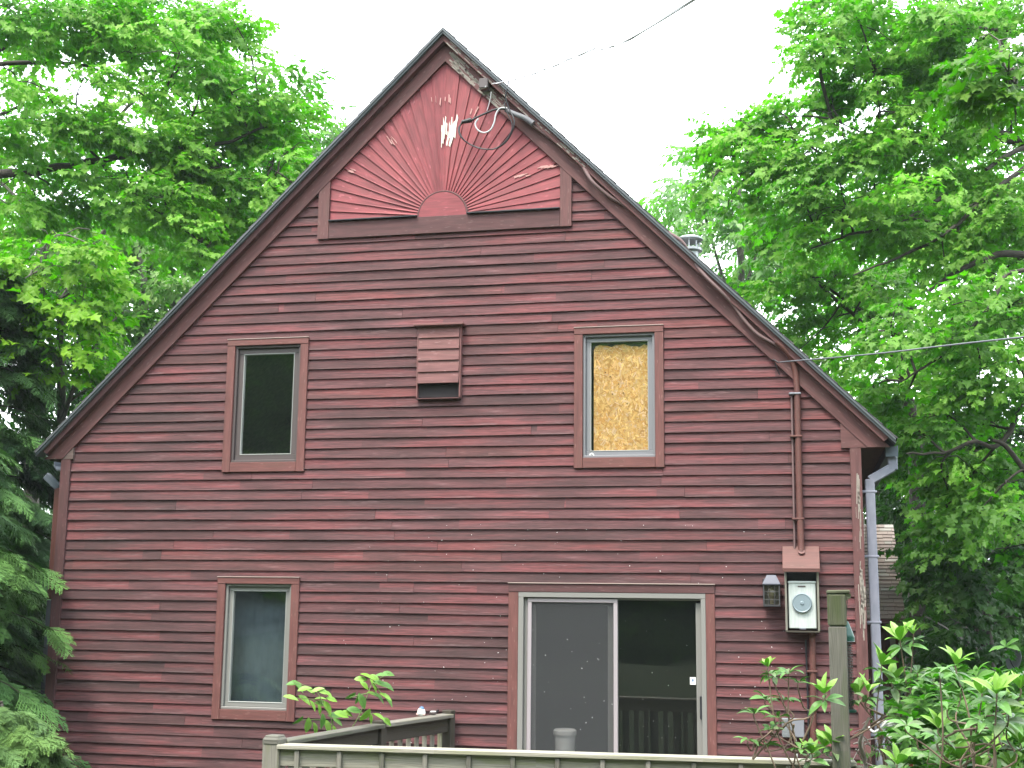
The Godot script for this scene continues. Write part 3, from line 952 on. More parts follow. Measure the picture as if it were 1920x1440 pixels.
	put("base", bx(-0.078, 0.078, 0.004, 0.022, 0.03, 0.175), M.black, la)
	for s in [[Vector3(0, 0.115, 0.166), Vector3(0.136, 0.185, 0.002)], [Vector3(0.070, 0.115, 0.10), Vector3(0.002, 0.185, 0.12)], [Vector3(-0.070, 0.115, 0.10), Vector3(0.002, 0.185, 0.12)]]:
		st = mb()
		box(st, s[0], s[1], Basis.IDENTITY, 0.0004)
		put("pane", st, M.lamp_glass, la)
	st = mb()
	lathe(st, Vector3(0, 0.03, 0.10), [Vector2(0.016, 0), Vector2(0.018, 0.05), Vector2(0.036, 0.08), Vector2(0.040, 0.11), Vector2(0.026, 0.145), Vector2(0.0, 0.155)], 14)
	put("bulb", st, M.lamp_bulb, la)

	# conduits
	var co := thing("meter_conduit", "rust red conduit pipe rising from the meter hood to the rake", "conduit", Vector3(3.69, 2.93, 0.05))
	st = mb()
	var path := [Vector3(-0.003, 0.0, 0.06), Vector3(-0.005, 0.03, 0.03), Vector3(-0.01, 0.5, 0.01), Vector3(-0.006, 1.2, 0.01), Vector3(-0.008, 1.62, 0.01), Vector3(-0.03, 1.82, 0.02), Vector3(-0.10, 1.95, 0.06), Vector3(-0.19, 2.04, 0.075)]
	tube(st, smooth_path(path, 5), 0.032, 0.028, 12)
	put("pipe", st, M.conduit, co)
	st = mb()
	tube(st, smooth_path([Vector3(-0.066, 0.02, -0.005), Vector3(-0.062, 0.8, -0.005), Vector3(-0.058, 1.55, -0.004)], 5), 0.011, 0.011, 6)
	put("side_cable", st, M.cable, co)
	for yy in [0.30, 1.1, 1.52]:
		put("strap", bx(-0.085, 0.032, yy, yy + 0.018, -0.03, 0.046, 0.004), M.greymetal if yy > 1.4 else M.conduit, co)
	var cd := thing("lower_conduit", "rust red conduit pipe running down below the meter box", "conduit", Vector3(3.765, 0.5, 0.05))
	st = mb()
	tube(st, smooth_path([Vector3(0.0, 1.668, 0.01), Vector3(-0.004, 1.1, 0.005), Vector3(-0.016, 0.7, 0.0), Vector3(-0.02, 0.0, 0.0)], 4), 0.03, 0.03, 12)
	put("pipe", st, M.conduit, cd)
	put("strap", bx(-0.06, 0.04, 1.30, 1.318, -0.03, 0.042, 0.004), M.conduit, cd)
	st = mb()
	tube(st, smooth_path([Vector3(-0.06, 1.6, -0.01), Vector3(-0.055, 0.9, -0.012), Vector3(-0.06, 0.3, -0.012)], 3), 0.009, 0.009, 6)
	put("side_cable", st, M.black, cd)

	# cable stapled along the right rake up to the weatherhead
	var sc := thing("service_cable", "old service cable stapled along the right rake down from the peak", "cable", Vector3(0.8, 7.6, 0.1))
	st = mb()
	var run := [V(2.811, -2.731, 0.000), V(2.669, -2.636, 0.000), V(2.517, -2.540, 0.000), V(2.390, -2.395, 0.000), V(2.288, -2.239, 0.000), V(2.162, -2.100, 0.055), V(2.006, -1.929, 0.055), V(1.882, -1.743, 0.000), V(1.798, -1.587, 0.055), V(1.665, -1.480, 0.055), V(1.497, -1.348, 0.000), V(1.361, -1.250, 0.000), V(1.197, -1.133, 0.000), V(1.031, -1.026, 0.000), V(0.873, -0.885, 0.055), V(0.752, -0.674, 0.000), V(0.639, -0.550, 0.000), V(0.496, -0.423, 0.000), V(0.324, -0.282, 0.000), V(0.179, -0.165, 0.000)]
	tube(st, smooth_path(run, 4), 0.017, 0.020, 8)
	put("cable", st, M.cable, sc)
	st = mb()
	tube(st, smooth_path([V(0.243, -0.205, 0.030), V(0.156, -0.139, 0.030), V(0.040, -0.083, 0.030), V(-0.059, -0.028, 0.030)], 4), 0.034, 0.026, 10)
	put("splice_boot", st, M.cable_grey, sc)
	var dl := thing("drip_loops", "looped black service wires with a taped splice hanging on the sunburst", "wires", Vector3(0.6, 7.4, 0.15))
	st = mb()
	tube(st, smooth_path([V(0.157, 0.169, 0.000), V(0.041, 0.178, 0.000), V(-0.104, 0.129, 0.000), V(-0.191, 0.093, 0.000), V(-0.226, 0.072, 0.000)], 4), 0.011, 0.012, 7)
	put("wire", st, M.black, dl)
	st = mb()
	tube(st, smooth_path([V(-0.226, 0.078, 0.000), V(-0.273, 0.070, 0.000), V(-0.331, 0.062, 0.000)], 3), 0.03, 0.02, 7)
	put("taped_splice", st, M.black, dl)
	st = mb()
	tube(st, smooth_path([V(-0.319, 0.055, 0.000), V(-0.363, -0.005, 0.010), V(-0.335, -0.106, 0.020), V(-0.245, -0.188, 0.000), V(-0.095, -0.256, 0.010), V(0.041, -0.268, 0.020), V(0.150, -0.198, 0.000), V(0.226, -0.077, 0.010), V(0.244, 0.036, 0.020), V(0.186, 0.167, 0.000), V(0.147, 0.285, 0.010), V(0.159, 0.381, 0.020), V(0.182, 0.495, 0.000)], 4), 0.008, 0.008, 7)
	put("wire", st, M.black, dl)
	st = mb()
	tube(st, smooth_path([V(-0.326, 0.060, 0.020), V(-0.353, -0.040, 0.020), V(-0.287, -0.157, 0.020), V(-0.151, -0.244, 0.020), V(-0.006, -0.271, 0.020), V(0.109, -0.232, 0.020), V(0.200, -0.120, 0.020), V(0.222, -0.004, 0.020), V(0.168, 0.119, 0.020), V(0.132, 0.240, 0.020)], 4), 0.006, 0.006, 7)
	put("wire", st, M.black, dl)
	st = mb()
	tube(st, smooth_path([V(0.165, 0.176, 0.010), V(0.090, 0.182, 0.010), V(0.044, 0.120, 0.010), V(0.028, 0.038, 0.010), V(-0.011, -0.048, 0.010), V(-0.081, -0.079, 0.010), V(-0.151, -0.044, 0.010), V(-0.182, 0.029, 0.010), V(-0.147, 0.086, 0.010)], 4), 0.009, 0.009, 7)
	put("grey_wire", st, M.wire, dl)
	st = mb()
	tube(st, smooth_path([V(-0.014, 0.379, 0.000), V(-0.030, 0.273, 0.000), V(-0.058, 0.167, 0.000)], 4), 0.004, 0.004, 7)
	put("tie_wire", st, M.wire, dl)
	put("bracket", bx(-0.144, -0.049, 0.420, 0.530, -0.09, 0.03, 0.006), M.frame_brown, dl)
	st = mb()
	tube(st, [V(-0.143, 0.422, 0.000), V(-0.063, 0.432, 0.020)], 0.014, 0.014, 8)
	put("insulator", st, M.wire, dl)
	var il := thing("service_drop", "thin twisted service drop wire running from the peak into the sky", "wire")
	st = mb()
	var dropline := smooth_path([V(0.595, 7.854, 0.170), V(1.473, 6.934, 2.424), V(2.352, 6.084, 4.678), V(3.257, 5.248, 7.000), V(7.516, 1.978, 17.928)], 12)
	tube(st, dropline, 0.0055, 0.0055, 5)
	put("wire_strand", st, M.wire, il)
	st = mb()
	for i in dropline.size():
		dropline[i] += Vector3(0.009 * cos(i * 1.3), 0.009 * sin(i * 1.3), 0)
	tube(st, dropline, 0.003, 0.003, 5)
	put("wire_strand", st, M.wire, il)
	var tw := thing("telephone_wire", "single grey wire stretched from the right rake across the green trees", "wire")
	st = mb()
	tube(st, smooth_path([V(3.527, 4.766, 0.120), V(4.336, 4.452, 2.060), V(5.145, 4.162, 4.000), V(7.572, 3.256, 9.820)], 10), 0.0065, 0.0065, 6)
	put("wire_strand", st, M.phone, tw)
	st = mb()
	tube(st, smooth_path([V(3.459, 4.801, 0.030), V(3.471, 4.795, 0.090), V(3.517, 4.761, 0.120)], 3), 0.012, 0.007, 6)
	tube(st, smooth_path([V(3.480, 4.770, 0.080), V(3.499, 4.707, 0.070), V(3.523, 4.651, 0.050)], 3), 0.007, 0.005, 6)
	put("wall_hook", st, M.black, tw)

	# downspouts and gutters
	var ds := thing("downspout", "lavender grey aluminium downspout on the right corner of the house", "downspout", Vector3(4.36, 0.6, -0.12))
	st = mb()
	bar(st, Vector3(0.0, 0.0, 0), Vector3(-0.012, 3.03, 0), 0.062, 0.09, Vector3.RIGHT, 0.008)
	put("pipe", st, M.spout, ds)
	st = mb()
	bar(st, Vector3(-0.012, 3.02, 0), Vector3(0.215, 3.15, 0), 0.060, 0.088, Vector3.UP, 0.008)
	bar(st, Vector3(0.208, 3.12, 0), Vector3(0.208, 3.25, 0), 0.062, 0.09, Vector3.RIGHT, 0.008)
	put("elbow", st, M.spout, ds)
	for yy in [0.62, 1.66, 2.28, 2.9]:
		put("strap", bx(-0.10, 0.05, yy, yy + 0.022, -0.035, 0.035, 0.003), M.spout, ds)
	var gu := thing("gutter", "dark gutter running back along the right eave", "gutter", Vector3(4.50, 3.84, -0.05))
	st = mb()
	poly(st, PackedVector2Array([Vector2(0, 0), Vector2(0.085, 0), Vector2(0.12, 0.05), Vector2(0.12, 0.11), Vector2(0.108, 0.11), Vector2(0.105, 0.055), Vector2(0.078, 0.012), Vector2(0.012, 0.012), Vector2(0.012, 0.11), Vector2(0, 0.11)]), -8.8, 0.0)
	put("trough", st, M.drip_dark, gu)
	put("end_cap", bx(0.002, 0.118, 0.002, 0.10, 0.001, 0.006), M.drip_dark, gu)
	var gl := thing("gutter", "dark gutter running back along the left eave above the cedar", "gutter", Vector3(-4.60, 3.84, -0.35))
	st = mb()
	poly(st, PackedVector2Array([Vector2(0, 0.11), Vector2(0, 0.05), Vector2(0.035, 0), Vector2(0.12, 0), Vector2(0.12, 0.11), Vector2(0.108, 0.11), Vector2(0.108, 0.012), Vector2(0.042, 0.012), Vector2(0.015, 0.055), Vector2(0.012, 0.11)]), -8.8, 0.0)
	put("trough", st, M.drip_dark, gl)
	var dl2 := thing("downspout", "downspout half hidden by the cedar at the left corner, rust red above and grey below", "downspout", Vector3(-4.38, 0.5, -0.14))
	st = mb()
	bar(st, Vector3(0, 1.9, 0), Vector3(0.0, 3.12, 0), 0.06, 0.085, Vector3.RIGHT, 0.008)
	var rp := put("upper_pipe", st, M.conduit, dl2)
	rp.set_meta("label", "rust red upper length of the downspout")
	st = mb()
	bar(st, Vector3(0, 0, 0), Vector3(0.0, 1.89, 0), 0.055, 0.078, Vector3.RIGHT, 0.008)
	put("lower_pipe", st, M.spout_dark, dl2)
	st = mb()
	bar(st, Vector3(0.0, 3.12, 0), Vector3(-0.17, 3.26, 0), 0.06, 0.085, Vector3.UP, 0.008)
	put("elbow", st, M.drip_dark, dl2)

	# outlet box low on the wall
	var ob := thing("outlet_box", "grey metal junction box low on the wall behind the rhododendron", "electrical box", Vector3(3.57, 1.20, 0.02))
	put("box", bx(-0.105, 0.10, 0.0, 0.175, 0.0, 0.07, 0.006), M.greybox, ob)
	put("cover", bx(-0.02, 0.098, 0.01, 0.165, 0.071, 0.08, 0.004), M.greymetal, ob)
	st = mb()
	tube(st, smooth_path([Vector3(0.02, 0.005, 0.04), Vector3(0.025, -0.2, 0.04), Vector3(0.01, -0.6, 0.03)], 3), 0.008, 0.008, 6)
	put("cable", st, M.white, ob)

	# bin behind the screened glass
	var bn := thing("waste_bin", "white plastic bin standing just inside behind the screened glass", "bin", Vector3(1.31, 0.451, -0.42))
	st = mb()
	lathe(st, Vector3.ZERO, [Vector2(0.0, 0.0), Vector2(0.085, 0.0), Vector2(0.105, 0.66), Vector2(0.095, 0.66)], 24)
	put("body", st, M.chalk, bn)
	st = mb()
	lathe(st, Vector3.ZERO, [Vector2(0.097, 0.655), Vector2(0.118, 0.66), Vector2(0.118, 0.70), Vector2(0.10, 0.715), Vector2(0.0, 0.72)], 24)
	put("lid", st, M.chalk, bn)

	# low wing with a shingled roof behind the right corner
	var wg := thing("side_wing", "low wing with a weathered shingle roof behind the right corner", "building", Vector3(3.9, 0.0, -6.6))
	var e0 := 2.26
	var e1 := 3.66
	var z0 := 0.6
	var z1 := -1.2
	st = mb()
	var nrm := Vector3(0, z0 - z1, e1 - e0).normalized()
	quad(st, Vector3(0.3, e0, z0), Vector3(1.155, e0, z0), Vector3(1.155, e1, z1), Vector3(0.3, e1, z1), nrm)
	quad(st, Vector3(0.3, e0 - 0.05, z0), Vector3(1.155, e0 - 0.05, z0), Vector3(1.155, e1 - 0.05, z1), Vector3(0.3, e1 - 0.05, z1), -nrm)
	quad(st, Vector3(1.155, e0, z0), Vector3(1.155, e1, z1), Vector3(1.155, e1 - 0.05, z1), Vector3(1.155, e0 - 0.05, z0), Vector3.RIGHT)
	quad(st, Vector3(0.3, e0, z0), Vector3(1.155, e0, z0), Vector3(1.155, e0 - 0.05, z0), Vector3(0.3, e0 - 0.05, z0), Vector3(0, 0, 1))
	put("roof_deck", st, M.trim_dark, wg)
	st = mb()
	var rows := 26
	for i in rows:
		var f0 := float(i) / rows
		var f1 := float(i + 1) / rows + 0.004
		var x := 0.3 - rng.randf() * 0.2
		while x < 1.16:
			var w := rng.randf_range(0.10, 0.24)
			var xa := maxf(x, 0.3)
			var xb := minf(x + w - 0.004, 1.165)
			x += w
			if xb - xa < 0.01: continue
			var sag := rng.randf_range(-0.006, 0.012)
			var a := Vector3(0, lerpf(e0, e1, f0) - sag * 0.6, lerpf(z0, z1, f0) + sag)
			var b := Vector3(0, lerpf(e0, e1, f1), lerpf(z0, z1, f1))
			var k := rng.randf_range(0.72, 1.12)
			var lich := 1.14 if rng.randf() < 0.10 else 1.0
			st.set_color(Color(0.29 * k * lich, 0.235 * k * lich * lich, 0.215 * k * lich * lich))
			var up0 := nrm * (0.016 + rng.randf() * 0.006)
			var up1 := nrm * 0.003
			var X := func(v: Vector3, xx: float) -> Vector3: return Vector3(xx, v.y, v.z)
			quad(st, X.call(a, xa) + up0, X.call(a, xb) + up0, X.call(b, xb) + up1, X.call(b, xa) + up1, nrm)
			quad(st, X.call(a, xa), X.call(a, xb), X.call(a, xb) + up0, X.call(a, xa) + up0, Vector3(0, -0.6, 0.8))
			quad(st, X.call(a, xb), X.call(b, xb), X.call(b, xb) + up1, X.call(a, xb) + up0, Vector3.RIGHT)
	var sw := put("roof_shingles", st, M.tab, wg)
	sw.set_meta("kind", "stuff")
	put("rake_trim", bx(1.156, 1.162, e0 - 0.16, e0 - 0.052, z0 - 0.3, z0 + 0.0), M.trim_dark, wg)
	put("wall", bx(0.36, 1.08, 0.0, e0 - 0.06, -1.1, 0.25), M.trim_dark, wg)
	put("rear_wall", bx(0.36, 1.08, e0 - 0.058, e1 - 0.2, -1.15, -1.0), M.trim_dark, wg)
	put("eave_pipe", bx(0.3, 0.80, e0 - 0.085, e0 - 0.06, z0 + 0.02, z0 + 0.045, 0.008), M.frame_grey, wg)
	put("wall_post", bx(0.96, 1.03, 0.0, e0 - 0.07, 0.30, 0.37), M.deck, wg)

	# satellite dish
	var sd := thing("satellite_dish", "grey satellite dish seen nearly edge on at the right margin", "satellite dish", Vector3(5.14, 1.45, 2.0))
	sd.position = V(6.574, 1.519, -6.726)
	st = mb()
	lathe(st, Vector3(0.0, 0.20, 0.0), [Vector2(0.0, 0.012), Vector2(0.10, 0.018), Vector2(0.165, 0.04), Vector2(0.167, 0.034), Vector2(0.10, 0.008), Vector2(0.0, 0.0)], 28, Basis(Vector3.UP, 0.50) * Basis(Vector3.BACK, 1.35))
	put("reflector", st, M.greymetal, sd)
	put("mount", bx(-0.02, 0.09, -0.06, 0.05, -0.05, 0.05, 0.01), M.white, sd)
	st = mb()
	tube(st, [Vector3(0.04, -0.04, 0), Vector3(0.04, -1.4, 0)], 0.025, 0.025, 10)
	put("mast", st, M.greymetal, sd)
	st = mb()
	tube(st, smooth_path([Vector3(0.02, 0.04, 0.05), Vector3(-0.06, 0.12, 0.1), Vector3(-0.10, 0.24, 0.08)], 4), 0.007, 0.007, 6)
	put("feed_arm", st, M.black, sd)

# ------------------------------------------------------------------ deck
func build_deck() -> void:
	var dk := thing("deck", "weathered grey wooden deck with railings before the sliding door", "deck", Vector3(0, 0.45, 0))
	var LB := Vector3(0.24, 0, 0.12)      # rear post of the left rail
	var LM := Vector3(-0.035, 0, 1.45)
	var LF := Vector3(-0.335, 0, 3.12)
	var RF := Vector3(4.03, 0, 2.86)
	# planks, running out from the house
	for i in 30:
		var x := -0.30 + i * 0.146
		var st := mb()
		box(st, Vector3(x + 0.07, -0.02, 1.5), Vector3(0.138, 0.034, 2.94), Basis.IDENTITY, 0.004)
		put("plank", st, [M.deck, M.deck_dark, M.deck][rng.randi() % 3], dk)
	put("rim_joist", bx(-0.34, 4.1, -0.28, -0.04, 2.98, 3.02), M.deck, dk)
	for p in [[-0.3, 2.9], [1.9, 2.9], [4.0, 2.9], [-0.3, 0.3], [4.0, 0.3]]:
		put("leg", bx(p[0] - 0.05, p[0] + 0.05, -0.6, -0.04, p[1] - 0.05, p[1] + 0.05), M.deck, dk)
	var railing := group_part("railing", dk)
	# front posts
	var st := mb()
	box(st, LF + Vector3(0.0, 0.41, 0), Vector3(0.14, 0.94, 0.14), Basis(Vector3.UP, -0.06), 0.008)
	put("post", st, M.deck, railing)
	st = mb()
	box(st, LF + Vector3(0, 0.885, 0), Vector3(0.152, 0.07, 0.152), Basis(Vector3.UP, -0.06), 0.02)
	box(st, LF + Vector3(0, 0.918, 0), Vector3(0.118, 0.024, 0.118), Basis(Vector3.UP, -0.06), 0.011)
	put("post_cap", st, M.deck_post, railing)
	for p in [LM, LB]:
		st = mb()
		box(st, p + Vector3(0, 0.41, 0), Vector3(0.10, 1.0, 0.10), Basis(Vector3.UP, -0.2), 0.006)
		put("post", st, M.deck_dark, railing)
	st = mb()
	box(st, RF + Vector3(0, 0.38, 0), Vector3(0.10, 0.90, 0.10), Basis.IDENTITY, 0.006)
	put("post", st, M.deck, railing)
	# front rail: flat cap, wide board below it, pickets and short blocks fixed outside
	var a := LF + Vector3(0.05, 0.850, 0.02)
	var b := RF + Vector3(-0.0, 0.850, 0.02)
	st = mb()
	bar(st, a, b, 0.145, 0.034, Vector3.UP, 0.005)
	put("cap_rail", st, M.deck_pale, railing)
	st = mb()
	bar(st, a + Vector3(0, -0.083, 0.0), b + Vector3(0, -0.083, 0.0), 0.038, 0.125, Vector3.UP, 0.004)
	put("rail_board", st, M.deck_pale, railing)
	st = mb()
	bar(st, a + Vector3(0, -0.80, 0.0), b + Vector3(0, -0.80, 0.0), 0.038, 0.09, Vector3.UP, 0.004)
	put("lower_rail", st, M.deck, railing)
	var d := (b - a).normalized()
	var len := a.distance_to(b)
	var k := 0.16
	while k < len:
		var p: Vector3 = a + d * k
		st = mb()
		box(st, p + Vector3(0, -0.42, 0.0396), Vector3(0.036, 0.80, 0.036), Basis.IDENTITY, 0.004)
		put("outer_picket", st, [M.deck, M.deck_post, M.deck][rng.randi() % 3], railing)
		k += 0.335
	k = 0.10
	while k < len - 0.05:
		var p: Vector3 = a + d * k
		st = mb()
		box(st, p + Vector3(0, -0.45, -0.004), Vector3(0.055, 0.62, 0.024), Basis.IDENTITY, 0.003)
		put("picket", st, M.deck, railing)
		k += 0.118
	# side rail back to the house
	for s in [[LF + Vector3(0.03, 0.868, -0.05), LM + Vector3(0.0, 0.868, 0.03)], [LM + Vector3(0.02, 0.872, -0.03), LB + Vector3(0.0, 0.860, 0.04)]]:
		st = mb()
		bar(st, s[0], s[1], 0.14, 0.036, Vector3.UP, 0.005)
		put("cap_rail", st, M.deck_post if s[0].z > 2 else M.deck, railing)
		st = mb()
		bar(st, s[0] + Vector3(-0.01, -0.088, 0), s[1] + Vector3(-0.01, -0.088, 0), 0.038, 0.135, Vector3.UP, 0.004)
		put("rail_board", st, M.deck_dark, railing)
		var n := int(s[0].distance_to(s[1]) / 0.15)
		for i in n:
			var p: Vector3 = s[0].lerp(s[1], (i + 0.6) / n)
			st = mb()
			box(st, p + Vector3(-0.045, -0.46, 0), Vector3(0.036, 0.68, 0.036), Basis(Vector3.UP, -0.2), 0.004)
			put("picket", st, M.deck_pale if i % 2 else M.deck, railing)

	# tall lone post with a mossy block on top
	var tp := thing("tall_post", "tall weathered post with a mossy block on top at the deck corner", "post", Vector3(3.925, 0.0, 3.08))
	put("shaft", bx(-0.062, 0.062, 0.0, 2.27, -0.062, 0.062, 0.008), M.deck_post, tp)
	put("mossy_block", bx(-0.066, 0.066, 2.271, 2.50, -0.066, 0.066, 0.012), M.deck_moss, tp)
	st = mb()
	poly(st, PackedVector2Array([Vector2(-0.068, 2.501), Vector2(0.10, 2.503), Vector2(0.098, 2.475), Vector2(0.07, 2.455), Vector2(0.066, 2.49), Vector2(-0.066, 2.49)]), -0.05, 0.05, Vector2(1, 0))
	box(st, Vector3(0.012, 2.515, 0), Vector3(0.165, 0.026, 0.135), Basis(Vector3.BACK, 0.03), 0.009)
	put("top_board", st, M.deck_moss, tp)

	# tube feeder
	var fd := thing("bird_feeder", "green tube bird feeder hanging behind the tall post", "bird feeder", Vector3(3.995, 1.66, 2.93))
	st = mb()
	lathe(st, Vector3.ZERO, [Vector2(0.052, 0.535), Vector2(0.05, 0.545), Vector2(0.03, 0.60), Vector2(0.012, 0.645), Vector2(0.0, 0.648)], 20)
	lathe(st, Vector3.ZERO, [Vector2(0.054, 0.505), Vector2(0.054, 0.535), Vector2(0.0, 0.536)], 20)
	put("roof", st, M.feeder, fd)
	st = mb()
	lathe(st, Vector3.ZERO, [Vector2(0.050, 0.498), Vector2(0.056, 0.502), Vector2(0.05, 0.506)], 20)
	put("rim", st, M.greymetal, fd)
	st = mb()
	lathe(st, Vector3.ZERO, [Vector2(0.0, 0.02), Vector2(0.020, 0.021), Vector2(0.020, 0.5)], 14)
	put("seed_column", st, M.cable, fd)
	st = mb()
	for i in 24:
		var ring := []
		for q in 17: ring.append(Vector3(cos(TAU * q / 16) * 0.033, 0.03 + i * 0.0195, sin(TAU * q / 16) * 0.033))
		tube(st, ring, 0.003, 0.003, 4, false)
	for q in 8:
		var aa := TAU * q / 8
		tube(st, [Vector3(cos(aa) * 0.033, 0.02, sin(aa) * 0.033), Vector3(cos(aa) * 0.033, 0.5, sin(aa) * 0.033)], 0.002, 0.002, 4, false)
	put("wire_mesh", st, M.mesh_wire, fd)
	st = mb()
	lathe(st, Vector3.ZERO, [Vector2(0.0, 0.0), Vector2(0.05, 0.002), Vector2(0.052, 0.016), Vector2(0.035, 0.022)], 18)
	put("tray", st, M.feeder, fd)
	st = mb()
	tube(st, smooth_path([Vector3(0, 0.646, 0), Vector3(0.0, 0.70, 0.02), Vector3(0.01, 0.82, 0.10)], 4), 0.003, 0.003, 5)
	put("hanger", st, M.mesh_wire, fd)

	# two small ornaments on the side rail
	var b1 := thing("bird_ornament", "small blue and white bird ornament on the side rail", "ornament", Vector3(0.085, 1.338, 0.55))
	st = mb()
	lathe(st, Vector3(0, 0.0, 0), [Vector2(0.0, 0.0), Vector2(0.034, 0.002), Vector2(0.042, 0.02), Vector2(0.036, 0.05), Vector2(0.022, 0.07)], 16)
	put("body", st, M.white, b1)
	st = mb()
	lathe(st, Vector3(0.004, 0.062, 0.006), [Vector2(0.0, -0.024), Vector2(0.02, -0.014), Vector2(0.026, 0.0), Vector2(0.02, 0.016), Vector2(0.0, 0.026)], 14)
	put("head", st, M.blue, b1)
	st = mb()
	lathe(st, Vector3(-0.004, 0.056, 0.024), [Vector2(0.0, -0.016), Vector2(0.015, -0.006), Vector2(0.014, 0.006), Vector2(0.0, 0.014)], 12)
	put("face", st, M.white, b1)
	st = mb()
	for s in [-1, 1]:
		lathe(st, Vector3(s * 0.032, 0.012, 0.02), [Vector2(0.0, -0.013), Vector2(0.014, -0.004), Vector2(0.013, 0.007), Vector2(0.0, 0.016)], 10)
	put("foot", st, M.pinkish, b1)
	var b2 := thing("bird_ornament", "small dark ornament with a raised tail beside the bird figure", "ornament", Vector3(0.165, 1.336, 0.42))
	st = mb()
	lathe(st, Vector3(0.0, 0.017, 0), [Vector2(0.0, -0.042), Vector2(0.014, -0.03), Vector2(0.02, 0.0), Vector2(0.015, 0.03), Vector2(0.0, 0.042)], 12, Basis(Vector3.BACK, PI / 2))
	put("body", st, M.frame_brown, b2)
	st = mb()
	tube(st, smooth_path([Vector3(0.03, 0.022, 0), Vector3(0.045, 0.034, 0), Vector3(0.05, 0.05, 0)], 3), 0.007, 0.011, 7)
	put("tail", st, M.black, b2)
	st = mb()
	tube(st, [Vector3(-0.02, 0.03, 0.01), Vector3(0.03, 0.034, 0.012)], 0.007, 0.005, 6)
	put("wing", st, M.white, b2)

# ------------------------------------------------------------------ plants
func leaf_shape(st: SurfaceTool, at: Vector3, basis: Basis, size: float, lobes: Array, col := Color.WHITE) -> void:
	# outline lobes as [along, across] on the right half; folded along the midrib, tip drooping
	var L := []
	for p in lobes: L.append(Vector2(p[0], p[1]))
	var v := func(p: Vector2, s: float) -> Vector3:
		return at + basis * (Vector3(p.x, absf(p.y) * 0.22 - p.x * p.x * 0.30, p.y * s) * size)
	st.set_color(col)
	for s in [-1.0, 1.0]:
		for i in L.size() - 1:
			var a: Vector3 = v.call(L[i], s)
			var b: Vector3 = v.call(L[i + 1], s)
			var c: Vector3 = v.call(Vector2(L[0].x * 0.5 + L[-1].x * 0.25, 0.0), s)
			var n: Vector3 = (b - a).cross(c - a)
			if n.length() < 1e-9: continue
			n = n.normalized()
			if n.dot(basis.y) < 0: n = -n
			tri(st, a, b, c, n)

const MAPLE := [[0.0, 0.0], [0.05, 0.30], [0.16, 0.52], [0.32, 0.26], [0.62, 0.50], [0.66, 0.20], [1.0, 0.0]]
const OVAL := [[0.0, 0.0], [0.2, 0.16], [0.5, 0.24], [0.8, 0.15], [1.0, 0.0]]

func spray_mesh(n: int, length: float, size: float, lobes: Array, seed_: int) -> ArrayMesh:
	# a leafy twig: leaves on short stalks either side of a thin axis, lying roughly level
	var r := RandomNumberGenerator.new()
	r.seed = seed_
	var st := mb()
	for i in n:
		var f := (i + 0.7) / n
		var side := -1.0 if i % 2 else 1.0
		var root := Vector3(length * f, -0.10 * f * f * length, side * r.randf_range(0.02, 0.11) * (1.3 - f) + r.randf_range(-0.03, 0.03))
		var yaw := side * -(1.2 - f) + r.randf_range(-0.5, 0.5)
		var b := Basis(Vector3.UP, yaw) * Basis(Vector3.BACK, r.randf_range(-0.75, 0.10)) * Basis(Vector3.RIGHT, r.randf_range(-0.5, 0.5))
		var k := r.randf_range(0.85, 1.15)
		leaf_shape(st, root, b, size * r.randf_range(0.7, 1.15), lobes, Color(k, k, k * 0.95))
	return st.commit()

func needle_spray(seed_: int) -> ArrayMesh:
	# a flat drooping fan of scaly cedar foliage
	var r := RandomNumberGenerator.new()
	r.seed = seed_
	var st := mb()
	var strip := func(a: Vector3, b: Vector3, w: float, c0: Color, c1: Color) -> void:
		var d := (b - a).normalized()
		var x := d.cross(Vector3.UP).normalized() * w
		var n := Vector3(r.randf_range(-0.3, 0.3), 1, r.randf_range(-0.3, 0.3)).normalized()
		var m := a.lerp(b, 0.55)
		var q := [a, m + x, b, m - x]
		for t in [[0, 1, 2], [0, 2, 3]]:
			var p0: Vector3 = q[t[0]]; var p1: Vector3 = q[t[1]]; var p2: Vector3 = q[t[2]]
			var order := [t[0], t[1], t[2]]
			if (p1 - p0).cross(p2 - p0).dot(n) > 0: order = [t[0], t[2], t[1]]
			for o in order:
				st.set_color(c1 if o == 2 else c0)
				st.set_normal(n)
				st.add_vertex(q[o])
	var tip := Color(1.7, 1.75, 1.3)
	for i in 13:
		var f := (i + 1.0) / 13.0
		var p := Vector3(0.46 * f, -0.16 * f * f, 0)
		var side := -1.0 if i % 2 else 1.0
		var l := 0.20 * (1.15 - f * 0.75)
		var q := p + Vector3(l * 0.75, -0.05 - 0.06 * r.randf(), side * l * 0.75)
		for j in 5:
			var g := (j + 0.6) / 5.0
			var s := p.lerp(q, g)
			for sd in [-1.0, 1.0]:
				var e := s + Vector3(0.055 + 0.02 * r.randf(), -0.012 - 0.02 * r.randf(), side * 0.03 + sd * 0.035) * (1.1 - 0.4 * g)
				strip.call(s, e, 0.009, Color.WHITE, tip if g > 0.5 else Color(1.2, 1.2, 1.05))
		strip.call(p, q, 0.008, Color.WHITE, tip)
	return st.commit()

func crown(parent: Node3D, called: String, mesh: Mesh, mat: Material, spots: Array) -> void:
	if kin.has(mesh):
		# twigs of three growths mixed through one another
		var sets := [[], [], []]
		for s in spots: sets[rng.randi() % 3].append(s)
		for k in 3: one_crown(parent, called, kin[mesh][k], mat, sets[k])
	else:
		one_crown(parent, called, mesh, mat, spots)

